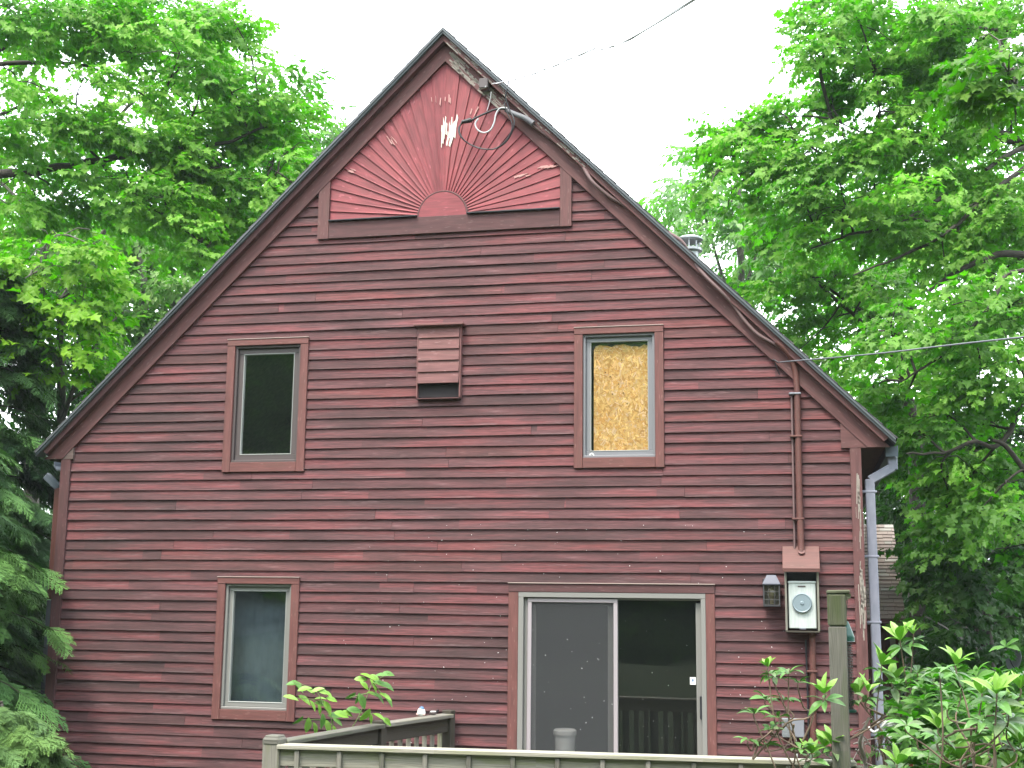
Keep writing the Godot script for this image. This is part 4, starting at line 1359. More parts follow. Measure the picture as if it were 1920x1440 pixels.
func one_crown(parent: Node3D, called: String, mesh: Mesh, mat: Material, spots: Array) -> void:
	var mm := MultiMesh.new()
	mm.transform_format = MultiMesh.TRANSFORM_3D
	mm.use_colors = true
	mm.mesh = mesh
	mm.instance_count = spots.size()
	for i in spots.size():
		mm.set_instance_transform(i, spots[i][0])
		mm.set_instance_color(i, spots[i][1])
	var o := MultiMeshInstance3D.new()
	o.name = called
	o.multimesh = mm
	o.material_override = mat
	o.set_meta("kind", "stuff")
	parent.add_child(o, true)

# puffs: [centre, radius, density]; each becomes several level layers of leafy twigs
func leafy(puffs: Array, centre: Vector3, dark: Color, light: Color, scale := 1.0, thick := 0.5) -> Array:
	var spots := []
	for p in puffs:
		var c: Vector3 = p[0]
		var R: float = p[1]
		var layers := maxi(4, int(7 * R / 0.9))
		for l in layers:
			var dir := Vector3(rng.randfn(), rng.randfn() * 0.75, rng.randfn())
			if dir.length() > 1.6: dir = dir.normalized() * 1.6
			var lc := c + dir * R * 0.55
			var lr := R * rng.randf_range(0.40, 0.68)
			var out := (lc - centre)
			out.y = 0
			out = out.normalized() if out.length() > 0.1 else Vector3.RIGHT
			var tone := clampf(0.5 + rng.randfn() * 0.22 + grain.get_noise_3d(lc.x * 2.2, lc.y * 2.2, lc.z * 2.2) * 0.7, 0, 1)
			var n := int(lr * lr * 30.0 * p[2] / (scale * scale)) + 3
			for i in n:
				var a := rng.randf() * TAU
				var rr := sqrt(rng.randf()) * lr
				var off := Vector3(cos(a) * rr, 0, sin(a) * rr)
				var reach := off.dot(out)
				off.y = rng.randfn() * lr * thick * 0.5 - 0.34 * reach * absf(reach) / lr - 0.1 * rr * rr / lr
				var face := atan2(-(off.z + out.z * lr * 0.7), off.x + out.x * lr * 0.7) + rng.randf_range(-0.7, 0.7)
				var b := Basis(Vector3.UP, face) * Basis(Vector3.BACK, rng.randf_range(-0.8, 0.35)) * Basis(Vector3.RIGHT, rng.randf_range(-0.6, 0.6))
				var s := scale * rng.randf_range(0.7, 1.3)
				var t := clampf(tone + rng.randf_range(-0.18, 0.18), 0, 1)
				spots.append([Transform3D(b.scaled(Vector3(s, s, s)), lc + off), dark.lerp(light, t)])
	return spots

func limb(parent: Node3D, called: String, pts: Array, r0: float, r1: float, mat: Material, sides := 8) -> void:
	var st := mb()
	var sp := smooth_path(pts, 4)
	for i in range(1, sp.size() - 1):
		sp[i] += Vector3(rng.randf_range(-1, 1), rng.randf_range(-1, 1), rng.randf_range(-1, 1)) * r0 * 0.25
	tube(st, sp, r0, r1, sides)
	put(called, st, mat, parent)

func twigs(parent: Node3D, limbs: Array, puffs: Array, trunk_top: Vector3, mat: Material, r := 0.022) -> void:
	# thin boughs from the nearest limb out into each mass of leaves
	var st := mb()
	var nodes := []
	for l in limbs:
		nodes += smooth_path(l, 4)
	if nodes.is_empty(): nodes = [trunk_top]
	for p in puffs:
		var best: Vector3 = nodes[0]
		for q in nodes:
			if q.distance_to(p[0]) < best.distance_to(p[0]): best = q
		var end: Vector3 = p[0] + (p[0] - best).normalized() * p[1] * 0.5
		var mid := best.lerp(end, 0.5) + Vector3(rng.randf_range(-0.2, 0.2), rng.randf_range(0.0, 0.3), rng.randf_range(-0.2, 0.2))
		var path := smooth_path([best, mid, end], 4)
		tube(st, path, r, r * 0.3, 5)
		for k in 5:
			var s: Vector3 = path[2 + rng.randi() % (path.size() - 3)]
			var e: Vector3 = s + Vector3(rng.randfn(), rng.randfn() * 0.5, rng.randfn()) * p[1] * 0.55
			tube(st, [s, s.lerp(e, 0.5) + Vector3(0, 0.06, 0), e], r * 0.45, r * 0.15, 4, false)
	put("boughs", st, mat, parent)

func build_trees() -> void:
	var sp_maple := spray_mesh(13, 0.50, 0.125, MAPLE, 101)
	kin[sp_maple] = [sp_maple, spray_mesh(17, 0.46, 0.095, MAPLE, 111), spray_mesh(9, 0.42, 0.155, MAPLE, 113)]
	var sp_far := spray_mesh(12, 0.55, 0.16, OVAL, 103)
	var sp_small := spray_mesh(15, 0.50, 0.095, OVAL, 107)
	var sp_cedar := needle_spray(109)
	var DK := Color(0.120, 0.265, 0.038)
	var LT := Color(0.24, 0.455, 0.058)
	tree("maple_tree", "big maple reaching in from the left margin with long dark limbs", "maples round the house", V(-13.75, -0.20, -7.87), [V(-13.75, -0.20, -7.87), V(-13.72, 4.49, -7.37), V(-13.55, 9.09, -6.60), V(-13.50, 12.20, -6.17)], 0.30, [[[V(-13.55, 9.09, -6.60), V(-11.60, 9.43, -6.46), V(-9.80, 9.69, -6.30), V(-9.05, 9.68, -6.26), V(-8.16, 9.74, -6.14), V(-7.35, 9.80, -6.10), V(-6.72, 9.93, -6.01), V(-5.89, 9.85, -6.11), V(-5.32, 9.95, -6.11), V(-4.85, 10.11, -6.09)], 0.100, 0.018], [[V(-7.81, 9.79, -6.21), V(-7.33, 9.26, -5.99), V(-6.77, 8.89, -5.87), V(-6.21, 8.51, -5.75), V(-5.53, 8.03, -5.78)], 0.045, 0.012], [[V(-13.51, 10.72, -6.32), V(-11.17, 11.59, -6.18), V(-9.86, 11.93, -6.10), V(-9.19, 12.19, -6.00), V(-8.44, 12.34, -5.93)], 0.075, 0.020], [[V(-13.50, 11.20, -6.24), V(-11.11, 11.87, -6.35), V(-10.05, 11.80, -6.39), V(-8.92, 11.75, -6.45), V(-8.35, 11.62, -6.39), V(-7.71, 11.30, -6.38), V(-6.90, 10.78, -6.45)], 0.060, 0.012], [[V(-8.24, 10.24, -6.03), V(-7.87, 9.86, -5.97), V(-7.60, 9.65, -5.97)], 0.030, 0.020], [[V(-10.07, 10.90, -6.54), V(-9.40, 11.02, -6.47), V(-8.92, 10.68, -6.43), V(-8.23, 10.12, -6.37)], 0.035, 0.012], [[V(-6.37, 9.89, -6.10), V(-5.64, 9.32, -6.05), V(-5.08, 9.25, -6.08), V(-4.49, 9.10, -6.03)], 0.022, 0.008]],
		[[V(-8.99, 9.10, -5.31), 0.53, 2.10], [V(-9.54, 9.17, -6.93), 0.57, 2.10], [V(-8.94, 10.12, -5.10), 0.53, 2.10], [V(-9.22, 10.05, -6.98), 0.57, 2.10], [V(-9.24, 12.18, -5.44), 0.82, 2.10], [V(-8.25, 12.48, -5.94), 0.83, 2.10], [V(-7.46, 12.53, -6.52), 0.94, 2.10], [V(-6.26, 12.16, -6.19), 0.78, 2.10], [V(-5.39, 11.92, -5.83), 0.49, 2.10], [V(-8.51, 10.59, -5.07), 0.61, 2.10], [V(-7.46, 10.49, -5.03), 0.61, 2.10], [V(-9.65, 11.37, -6.16), 0.47, 2.10], [V(-7.15, 11.44, -5.91), 0.63, 2.10], [V(-6.11, 11.06, -5.44), 0.74, 2.10], [V(-6.33, 11.93, -7.19), 0.57, 2.10], [V(-5.31, 10.67, -6.00), 0.66, 2.10], [V(-6.17, 10.62, -6.20), 0.77, 2.10], [V(-4.82, 10.61, -6.19), 0.62, 2.10], [V(-4.76, 10.49, -7.12), 0.60, 2.10], [V(-5.39, 10.21, -6.89), 0.78, 2.10], [V(-9.37, 10.13, -6.07), 0.55, 2.10], [V(-8.00, 9.93, -5.51), 0.62, 2.10], [V(-7.16, 10.05, -5.73), 0.62, 2.10], [V(-6.34, 9.76, -5.87), 0.75, 2.10], [V(-5.75, 9.49, -6.26), 0.80, 2.10], [V(-4.69, 9.34, -6.03), 0.70, 2.10], [V(-4.36, 9.54, -6.12), 0.48, 2.10], [V(-8.64, 9.72, -7.29), 0.67, 2.10], [V(-9.20, 9.43, -7.20), 0.62, 2.10], [V(-6.88, 9.09, -5.70), 0.61, 2.10], [V(-6.09, 8.71, -5.50), 0.69, 2.10], [V(-5.45, 8.69, -6.13), 0.66, 2.10], [V(-5.64, 9.35, -7.31), 0.70, 2.10], [V(-6.93, 8.75, -7.34), 0.56, 2.10], [V(-4.07, 8.90, -5.91), 0.43, 2.10], [V(-5.34, 8.71, -7.16), 0.55, 2.10], [V(-5.58, 7.86, -5.70), 0.43, 2.10], [V(-6.94, 9.82, -6.44), 0.64, 2.10], [V(-6.47, 9.48, -6.94), 0.65, 2.10], [V(-8.30, 9.27, -7.50), 0.48, 2.10], [V(-5.70, 8.30, -6.29), 0.40, 2.10]],
		sp_maple, M.leaf, DK, LT, 0.78, M.bark_dark, 0.022)
	tree("maple_tree", "pale leafy maple behind the long limbed one on the left", "maples round the house", V(-13.26, -0.20, -13.72), [V(-13.26, -0.20, -13.72), V(-13.17, 5.03, -13.12), V(-12.79, 10.71, -12.21)], 0.24, [[[V(-12.91, 8.34, -12.59), V(-11.14, 10.97, -12.53), V(-9.05, 12.27, -12.36)], 0.070, 0.016], [[V(-12.79, 10.71, -12.21), V(-10.85, 13.33, -12.18), V(-9.00, 14.25, -12.02)], 0.060, 0.014]],
		[[V(-13.67, 15.35, -12.14), 0.99, 0.95], [V(-11.85, 15.47, -12.74), 1.00, 0.95], [V(-10.34, 15.31, -13.27), 1.00, 0.95], [V(-8.08, 13.69, -11.19), 0.80, 0.95], [V(-8.01, 13.10, -12.77), 0.72, 0.95], [V(-8.03, 13.05, -14.37), 0.76, 0.95], [V(-10.57, 13.45, -11.91), 0.95, 0.95], [V(-9.63, 13.46, -13.41), 0.99, 0.95], [V(-10.25, 11.85, -12.72), 0.96, 0.95], [V(-9.01, 12.09, -13.66), 0.99, 0.95], [V(-7.84, 11.23, -13.18), 0.72, 0.95], [V(-10.60, 12.01, -11.00), 0.91, 0.95], [V(-12.27, 11.82, -10.84), 0.80, 0.95], [V(-11.67, 10.61, -11.26), 0.69, 0.95], [V(-13.06, 10.14, -11.47), 0.58, 0.95], [V(-12.10, 11.37, -13.69), 0.75, 0.95], [V(-10.41, 10.61, -13.17), 0.73, 0.95], [V(-13.80, 11.59, -12.81), 0.74, 0.95], [V(-9.36, 10.81, -13.16), 0.72, 0.95], [V(-14.18, 11.89, -12.11), 0.73, 0.95], [V(-15.68, 13.02, -12.12), 1.11, 0.95], [V(-16.84, 14.74, -11.92), 1.38, 0.95], [V(-18.02, 15.45, -11.49), 1.50, 0.95], [V(-17.64, 13.02, -11.73), 1.36, 0.95], [V(-17.18, 13.36, -9.49), 1.38, 0.95]],
		sp_maple, M.leaf, Color(0.13, 0.25, 0.03), Color(0.26, 0.44, 0.045), 1.05, M.bark, 0.022)
	tree("maple_tree", "young lime green maple behind the tall cedar on the left", "maples round the house", V(-6.75, -0.20, -4.20), [V(-6.75, -0.20, -4.20), V(-6.69, 4.08, -3.82), V(-6.59, 6.65, -3.39)], 0.10, [[[V(-6.66, 4.84, -3.69), V(-6.25, 5.56, -3.45), V(-5.88, 6.14, -3.33)], 0.040, 0.012], [[V(-6.64, 5.59, -3.57), V(-6.76, 6.32, -3.31), V(-6.72, 7.05, -3.08)], 0.035, 0.010]],
		[[V(-6.66, 7.28, -3.09), 0.46, 2.00], [V(-6.01, 7.22, -2.84), 0.37, 2.00], [V(-6.12, 6.97, -3.50), 0.42, 2.00], [V(-6.74, 6.88, -3.69), 0.51, 2.00], [V(-6.68, 6.81, -2.78), 0.45, 2.00], [V(-6.13, 6.27, -3.17), 0.45, 2.00], [V(-5.95, 6.39, -3.41), 0.30, 2.00], [V(-6.61, 6.13, -3.16), 0.45, 2.00], [V(-6.16, 5.97, -3.98), 0.35, 2.00], [V(-6.33, 5.64, -3.44), 0.42, 2.00], [V(-5.88, 5.48, -3.93), 0.31, 2.00], [V(-6.14, 5.14, -3.75), 0.31, 2.00]],
		sp_maple, M.leaf, Color(0.11, 0.25, 0.014), Color(0.22, 0.42, 0.022), 0.90, M.bark, 0.022)
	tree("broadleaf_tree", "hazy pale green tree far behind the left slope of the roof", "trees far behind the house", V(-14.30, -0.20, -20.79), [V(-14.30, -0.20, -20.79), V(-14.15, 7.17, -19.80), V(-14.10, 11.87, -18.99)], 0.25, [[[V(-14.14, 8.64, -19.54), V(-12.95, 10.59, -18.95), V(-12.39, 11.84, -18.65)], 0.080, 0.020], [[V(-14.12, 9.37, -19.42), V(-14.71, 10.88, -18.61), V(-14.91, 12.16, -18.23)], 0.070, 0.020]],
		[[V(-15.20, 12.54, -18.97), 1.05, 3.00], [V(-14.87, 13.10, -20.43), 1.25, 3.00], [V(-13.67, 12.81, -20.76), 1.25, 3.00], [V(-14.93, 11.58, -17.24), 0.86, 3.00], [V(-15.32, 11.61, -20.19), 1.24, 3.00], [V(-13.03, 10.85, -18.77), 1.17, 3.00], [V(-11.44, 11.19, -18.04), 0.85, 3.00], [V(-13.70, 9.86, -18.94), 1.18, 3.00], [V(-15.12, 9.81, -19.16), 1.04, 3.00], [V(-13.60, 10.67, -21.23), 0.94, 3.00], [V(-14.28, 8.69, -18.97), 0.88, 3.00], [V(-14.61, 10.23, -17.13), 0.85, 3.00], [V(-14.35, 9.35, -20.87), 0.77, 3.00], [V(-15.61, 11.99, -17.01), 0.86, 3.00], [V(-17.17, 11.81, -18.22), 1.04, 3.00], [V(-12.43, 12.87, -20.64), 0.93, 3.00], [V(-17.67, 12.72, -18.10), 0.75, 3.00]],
		sp_far, M.leaf, Color(0.18, 0.29, 0.10), Color(0.30, 0.45, 0.16), 1.50, M.bark, 0.022)  # leaf colours paled and greyed to carry the distance haze
	tree("broadleaf_tree", "rounded distant treetop above the left rake near the open sky", "trees far behind the house", V(-13.50, -0.20, -29.32), [V(-13.50, -0.20, -29.32), V(-13.31, 8.29, -28.11), V(-13.05, 18.51, -26.38)], 0.20, [[[V(-13.17, 13.67, -27.20), V(-12.73, 16.90, -26.73), V(-12.43, 18.34, -26.55)], 0.070, 0.020]],
		[[V(-12.97, 19.17, -26.11), 0.82, 1.10], [V(-14.11, 19.20, -26.96), 0.74, 1.10], [V(-11.89, 18.25, -25.19), 0.62, 1.10], [V(-13.46, 19.67, -26.31), 0.51, 1.10], [V(-12.08, 17.89, -26.43), 0.72, 1.10], [V(-13.27, 17.75, -27.98), 0.85, 1.10]],
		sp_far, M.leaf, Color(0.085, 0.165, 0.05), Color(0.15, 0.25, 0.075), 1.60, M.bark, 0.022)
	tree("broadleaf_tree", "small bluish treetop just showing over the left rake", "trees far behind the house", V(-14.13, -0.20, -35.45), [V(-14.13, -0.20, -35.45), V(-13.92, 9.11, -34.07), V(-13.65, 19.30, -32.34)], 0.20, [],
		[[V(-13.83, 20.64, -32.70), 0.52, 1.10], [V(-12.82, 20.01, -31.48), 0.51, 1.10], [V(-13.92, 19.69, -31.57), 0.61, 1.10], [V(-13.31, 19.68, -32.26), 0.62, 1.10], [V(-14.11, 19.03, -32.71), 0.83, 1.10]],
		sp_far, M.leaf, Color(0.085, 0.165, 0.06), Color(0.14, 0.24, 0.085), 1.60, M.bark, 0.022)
	tree("maple_tree", "spreading maple reaching over the right roof slope with bare inner limbs", "maples round the house", V(10.14, -0.20, -11.09), [V(10.14, -0.20, -11.09), V(10.20, 4.57, -10.65), V(10.31, 8.52, -9.98), V(10.34, 12.07, -9.47)], 0.32, [[[V(10.31, 8.78, -9.93), V(8.53, 9.54, -9.09), V(7.39, 9.90, -8.56), V(6.78, 10.00, -8.20), V(6.00, 9.84, -7.84), V(5.32, 9.86, -7.58), V(4.98, 9.71, -7.43), V(4.48, 9.50, -7.25), V(3.82, 9.30, -6.93), V(3.25, 9.06, -6.74), V(2.69, 8.95, -6.53)], 0.095, 0.010], [[V(7.39, 9.90, -8.56), V(6.33, 9.87, -7.91), V(5.47, 9.71, -7.43), V(4.98, 9.76, -7.32), V(4.56, 9.67, -7.14)], 0.050, 0.020], [[V(10.31, 8.52, -9.98), V(7.99, 9.92, -8.28), V(7.29, 9.62, -7.96), V(6.92, 9.38, -7.71), V(6.63, 9.13, -7.48)], 0.060, 0.030], [[V(9.23, 10.31, -8.38), V(7.45, 9.29, -7.64), V(6.65, 8.65, -7.16), V(6.14, 8.15, -6.92), V(5.64, 7.76, -6.67), V(5.00, 7.43, -6.38), V(4.53, 7.21, -6.21)], 0.050, 0.012], [[V(8.65, 8.73, -8.01), V(7.24, 8.64, -7.50), V(6.65, 8.61, -7.17), V(6.16, 8.32, -7.00)], 0.030, 0.012], [[V(5.99, 8.73, -7.41), V(5.48, 8.35, -7.16), V(4.90, 8.07, -6.87), V(4.58, 7.99, -6.70), V(4.33, 7.86, -6.57), V(3.94, 7.70, -6.40)], 0.035, 0.012], [[V(9.57, 7.64, -8.93), V(7.09, 7.71, -7.32), V(6.50, 7.58, -7.00), V(6.02, 7.35, -6.83), V(5.60, 7.00, -6.59)], 0.065, 0.030], [[V(5.32, 8.35, -7.12), V(5.85, 8.17, -7.06), V(6.15, 8.00, -7.06)], 0.020, 0.012], [[V(5.86, 7.96, -6.90), V(5.90, 7.48, -6.99), V(5.90, 6.79, -7.11)], 0.012, 0.008], [[V(4.98, 9.69, -7.33), V(4.65, 9.80, -7.13), V(4.32, 9.92, -6.93)], 0.020, 0.008], [[V(4.96, 9.67, -7.02), V(5.05, 9.95, -6.99), V(5.02, 10.24, -6.93)], 0.015, 0.006], [[V(8.97, 11.70, -8.60), V(7.19, 11.48, -7.72), V(6.32, 11.40, -7.23)], 0.050, 0.020]],
		[[V(4.24, 11.36, -6.45), 0.41, 2.20], [V(4.14, 10.86, -6.59), 0.37, 2.20], [V(4.67, 12.18, -7.87), 0.53, 2.20], [V(7.26, 12.03, -8.56), 1.06, 2.20], [V(6.15, 11.43, -7.06), 0.83, 2.20], [V(5.43, 12.03, -8.02), 0.88, 2.20], [V(4.68, 11.33, -6.55), 0.66, 2.20], [V(4.32, 10.51, -6.00), 0.48, 2.20], [V(4.85, 10.79, -7.17), 0.76, 2.20], [V(5.70, 10.93, -7.67), 0.86, 2.20], [V(6.61, 11.09, -8.43), 0.88, 2.20], [V(7.32, 10.82, -8.82), 0.71, 2.20], [V(4.27, 10.51, -7.70), 0.61, 2.20], [V(3.76, 10.20, -7.61), 0.61, 2.20], [V(3.34, 10.15, -7.40), 0.47, 2.20], [V(2.92, 10.05, -7.31), 0.39, 2.20], [V(2.57, 9.88, -7.42), 0.35, 2.20], [V(2.36, 9.72, -7.92), 0.25, 2.20], [V(3.01, 9.32, -6.64), 0.41, 2.20], [V(3.82, 9.08, -6.13), 0.56, 2.20], [V(4.46, 9.54, -6.59), 0.65, 2.20], [V(5.26, 9.78, -6.68), 0.73, 2.20], [V(6.09, 9.83, -7.21), 0.74, 2.20], [V(6.98, 9.90, -8.52), 0.70, 2.20], [V(4.58, 8.68, -6.32), 0.64, 2.20], [V(5.37, 9.24, -7.37), 0.67, 2.20], [V(6.29, 9.38, -8.46), 0.78, 2.20], [V(6.91, 8.71, -7.35), 0.73, 2.20], [V(3.96, 8.52, -6.22), 0.48, 2.20], [V(3.34, 8.97, -6.44), 0.33, 2.20], [V(5.36, 8.32, -6.62), 0.72, 2.20], [V(4.82, 8.50, -8.27), 0.78, 2.20], [V(4.26, 8.05, -6.63), 0.56, 2.20], [V(6.16, 8.01, -7.13), 0.73, 2.20], [V(7.19, 8.36, -8.84), 0.78, 2.20], [V(3.80, 8.74, -8.01), 0.44, 2.20], [V(6.76, 7.62, -8.31), 0.68, 2.20], [V(3.58, 9.95, -8.00), 0.44, 2.20], [V(2.52, 8.62, -5.87), 0.18, 2.20], [V(2.64, 8.84, -8.11), 0.19, 2.20], [V(3.14, 8.73, -7.26), 0.30, 2.20]],
		sp_maple, M.leaf, DK, LT, 0.76, M.bark_dark, 0.022)
	tree("maple_tree", "bright leafy maple rising just behind the right roof slope", "maples round the house", V(5.56, -0.20, -12.68), [V(5.56, -0.20, -12.68), V(5.83, 4.77, -12.23), V(5.50, 7.31, -11.71)], 0.20, [[[V(5.59, 6.92, -11.80), V(4.72, 7.70, -11.05), V(3.98, 8.31, -10.57)], 0.060, 0.014], [[V(5.70, 7.31, -11.75), V(4.56, 8.08, -11.36), V(3.32, 8.94, -10.93)], 0.050, 0.012]],
		[[V(3.98, 8.36, -10.77), 0.68, 2.00], [V(4.68, 8.43, -12.01), 0.82, 2.00], [V(3.58, 7.94, -11.50), 0.50, 2.00], [V(4.38, 7.80, -12.38), 0.62, 2.00], [V(5.09, 7.90, -10.70), 0.77, 2.00], [V(4.19, 9.00, -11.29), 0.60, 2.00], [V(4.77, 8.85, -11.22), 0.59, 2.00], [V(3.30, 8.43, -11.34), 0.50, 2.00], [V(3.76, 7.08, -10.82), 0.39, 2.00], [V(4.59, 6.82, -10.62), 0.48, 2.00], [V(3.12, 8.97, -10.98), 0.40, 2.00], [V(3.34, 9.45, -10.57), 0.44, 2.00]],
		sp_maple, M.leaf, Color(0.09, 0.20, 0.028), Color(0.205, 0.40, 0.05), 0.90, M.bark_dark, 0.022)
	tree("maple_tree", "yellow green maple filling the gaps behind the spreading right maple", "maples round the house", V(8.62, -0.20, -16.50), [V(8.62, -0.20, -16.50), V(8.71, 5.09, -15.94), V(8.61, 9.49, -15.14)], 0.25, [[[V(8.64, 6.63, -15.65), V(7.04, 7.93, -15.07), V(5.72, 8.71, -14.22)], 0.070, 0.016], [[V(8.63, 8.39, -15.34), V(7.09, 9.81, -14.75), V(5.34, 10.65, -13.79)], 0.060, 0.014]],
		[[V(3.61, 10.59, -14.81), 0.69, 1.90], [V(4.51, 11.18, -13.83), 0.78, 1.90], [V(5.37, 11.37, -13.89), 0.89, 1.90], [V(6.51, 11.45, -14.66), 0.90, 1.90], [V(7.57, 11.37, -14.65), 0.90, 1.90], [V(8.49, 10.70, -16.06), 0.93, 1.90], [V(6.07, 10.44, -15.13), 0.92, 1.90], [V(4.92, 10.33, -14.16), 0.78, 1.90], [V(7.00, 9.51, -14.06), 0.98, 1.90], [V(8.20, 9.11, -15.38), 1.01, 1.90], [V(6.03, 9.39, -15.20), 0.91, 1.90], [V(5.13, 8.94, -15.10), 0.80, 1.90], [V(7.20, 8.64, -16.21), 1.05, 1.90], [V(8.01, 7.59, -14.64), 0.98, 1.90], [V(6.15, 7.89, -14.69), 0.89, 1.90], [V(5.48, 7.00, -14.69), 0.78, 1.90], [V(6.53, 6.97, -14.67), 0.88, 1.90], [V(7.61, 6.35, -15.13), 0.88, 1.90], [V(5.90, 6.15, -15.07), 0.78, 1.90], [V(5.26, 6.17, -15.08), 0.56, 1.90], [V(6.58, 5.01, -14.89), 0.66, 1.90], [V(6.86, 5.20, -14.59), 0.86, 1.90], [V(5.84, 5.31, -17.88), 0.37, 1.90]],
		sp_maple, M.leaf, Color(0.12, 0.26, 0.035), Color(0.235, 0.44, 0.06), 0.95, M.bark_dark, 0.022)
	tree("maple_tree", "broad maple filling the right margin beside the downspout", "maples round the house", V(8.58, -0.20, -7.09), [V(8.58, -0.20, -7.09), V(8.64, 4.21, -6.72), V(8.77, 7.20, -6.43)], 0.26, [[[V(8.68, 6.12, -6.39), V(6.98, 5.57, -5.59), V(6.31, 4.57, -5.09), V(5.94, 4.56, -4.80), V(5.52, 4.40, -4.63), V(5.04, 4.37, -4.43)], 0.050, 0.012], [[V(8.84, 6.83, -6.82), V(6.82, 7.09, -5.81), V(6.31, 6.52, -5.38), V(5.84, 5.95, -5.06), V(5.32, 5.55, -4.80), V(5.03, 5.36, -4.67)], 0.040, 0.010], [[V(7.04, 3.54, -5.44), V(6.41, 4.41, -4.94), V(6.15, 4.58, -4.85)], 0.050, 0.020]],
		[[V(5.02, 6.06, -4.10), 0.48, 1.80], [V(5.66, 6.28, -4.58), 0.63, 1.80], [V(6.46, 6.46, -5.48), 0.66, 1.80], [V(4.73, 5.97, -5.01), 0.36, 1.80], [V(5.36, 5.84, -6.00), 0.61, 1.80], [V(5.98, 5.62, -5.27), 0.65, 1.80], [V(6.61, 5.55, -5.40), 0.65, 1.80], [V(4.72, 5.35, -5.21), 0.29, 1.80], [V(5.08, 5.16, -5.50), 0.44, 1.80], [V(5.55, 4.92, -5.41), 0.58, 1.80], [V(6.25, 4.85, -5.53), 0.65, 1.80], [V(5.19, 4.55, -5.37), 0.43, 1.80], [V(5.62, 4.15, -5.02), 0.56, 1.80], [V(6.43, 4.17, -6.08), 0.66, 1.80], [V(5.59, 3.70, -5.61), 0.43, 1.80], [V(5.86, 3.52, -5.09), 0.63, 1.80], [V(6.45, 3.32, -5.13), 0.63, 1.80]],
		sp_maple, M.leaf, Color(0.085, 0.205, 0.03), Color(0.20, 0.40, 0.05), 0.78, M.bark_dark, 0.022)
	tree("maple_tree", "low dark leafy maple behind the rhododendrons on the right", "maples round the house", V(6.26, -0.20, -7.20), [V(6.26, -0.20, -7.20), V(6.28, 2.73, -7.07)], 0.12, [[[V(6.26, 1.74, -7.24), V(5.88, 2.57, -6.80), V(5.52, 3.09, -6.63)], 0.040, 0.012]],
		[[V(5.52, 3.39, -6.49), 0.34, 1.80], [V(5.57, 2.86, -6.53), 0.38, 1.80], [V(5.96, 2.91, -5.53), 0.57, 1.80], [V(6.95, 2.68, -8.65), 0.62, 1.80], [V(5.53, 2.35, -5.62), 0.43, 1.80], [V(6.21, 2.21, -6.15), 0.51, 1.80], [V(5.48, 1.89, -6.68), 0.34, 1.80], [V(5.83, 1.75, -6.67), 0.45, 1.80], [V(7.08, 1.47, -10.42), 0.40, 1.80], [V(5.78, 2.32, -12.85), 0.30, 1.80], [V(5.83, 2.99, -11.97), 0.34, 1.80]],
		sp_maple, M.leaf, Color(0.025, 0.075, 0.016), Color(0.07, 0.165, 0.022), 0.90, M.bark_dark, 0.022)
	tree("maple_tree", "maple bough with larger leaves close by at the upper right", "maples round the house", V(8.70, -0.20, -1.37), [V(8.70, -0.20, -1.37), V(8.77, 4.70, -0.94), V(8.78, 7.80, -0.51)], 0.20, [[[V(8.76, 6.77, -0.68), V(7.09, 7.32, -0.21), V(6.21, 7.37, 0.10), V(5.76, 7.39, 0.20)], 0.050, 0.006]],
		[[V(5.78, 7.67, 0.12), 0.26, 1.20], [V(5.67, 7.49, 0.17), 0.23, 1.20], [V(5.83, 7.26, 0.17), 0.26, 1.20], [V(5.61, 7.30, 0.18), 0.16, 1.20]],
		sp_maple, M.leaf, Color(0.075, 0.18, 0.02), Color(0.14, 0.28, 0.025), 0.85, M.bark, 0.022)
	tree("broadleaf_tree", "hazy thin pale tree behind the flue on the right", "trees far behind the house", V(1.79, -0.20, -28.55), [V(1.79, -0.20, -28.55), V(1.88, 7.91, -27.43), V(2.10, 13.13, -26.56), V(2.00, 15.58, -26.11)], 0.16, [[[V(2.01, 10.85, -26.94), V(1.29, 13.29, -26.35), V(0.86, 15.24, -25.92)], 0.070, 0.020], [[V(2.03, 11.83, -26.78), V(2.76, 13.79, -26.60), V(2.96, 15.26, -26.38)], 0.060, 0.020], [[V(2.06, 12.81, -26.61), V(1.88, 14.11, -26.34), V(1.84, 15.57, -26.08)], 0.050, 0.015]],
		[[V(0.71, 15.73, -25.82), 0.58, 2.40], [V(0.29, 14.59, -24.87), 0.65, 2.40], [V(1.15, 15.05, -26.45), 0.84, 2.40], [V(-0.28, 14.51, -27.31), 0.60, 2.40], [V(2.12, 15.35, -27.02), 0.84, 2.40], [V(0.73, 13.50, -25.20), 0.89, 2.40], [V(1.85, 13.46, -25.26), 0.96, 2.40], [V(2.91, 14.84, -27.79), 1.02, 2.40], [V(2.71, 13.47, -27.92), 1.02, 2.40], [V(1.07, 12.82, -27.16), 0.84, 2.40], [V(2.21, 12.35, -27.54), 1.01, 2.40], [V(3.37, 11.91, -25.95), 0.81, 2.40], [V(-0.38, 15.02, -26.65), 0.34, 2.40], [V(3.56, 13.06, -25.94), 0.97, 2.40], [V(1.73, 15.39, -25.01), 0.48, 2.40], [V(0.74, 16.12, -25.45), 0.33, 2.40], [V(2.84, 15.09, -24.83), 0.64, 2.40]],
		sp_far, M.leaf, Color(0.20, 0.32, 0.15), Color(0.32, 0.46, 0.21), 1.45, M.bark, 0.022)  # haze of distance painted in by paler, duller leaf colours
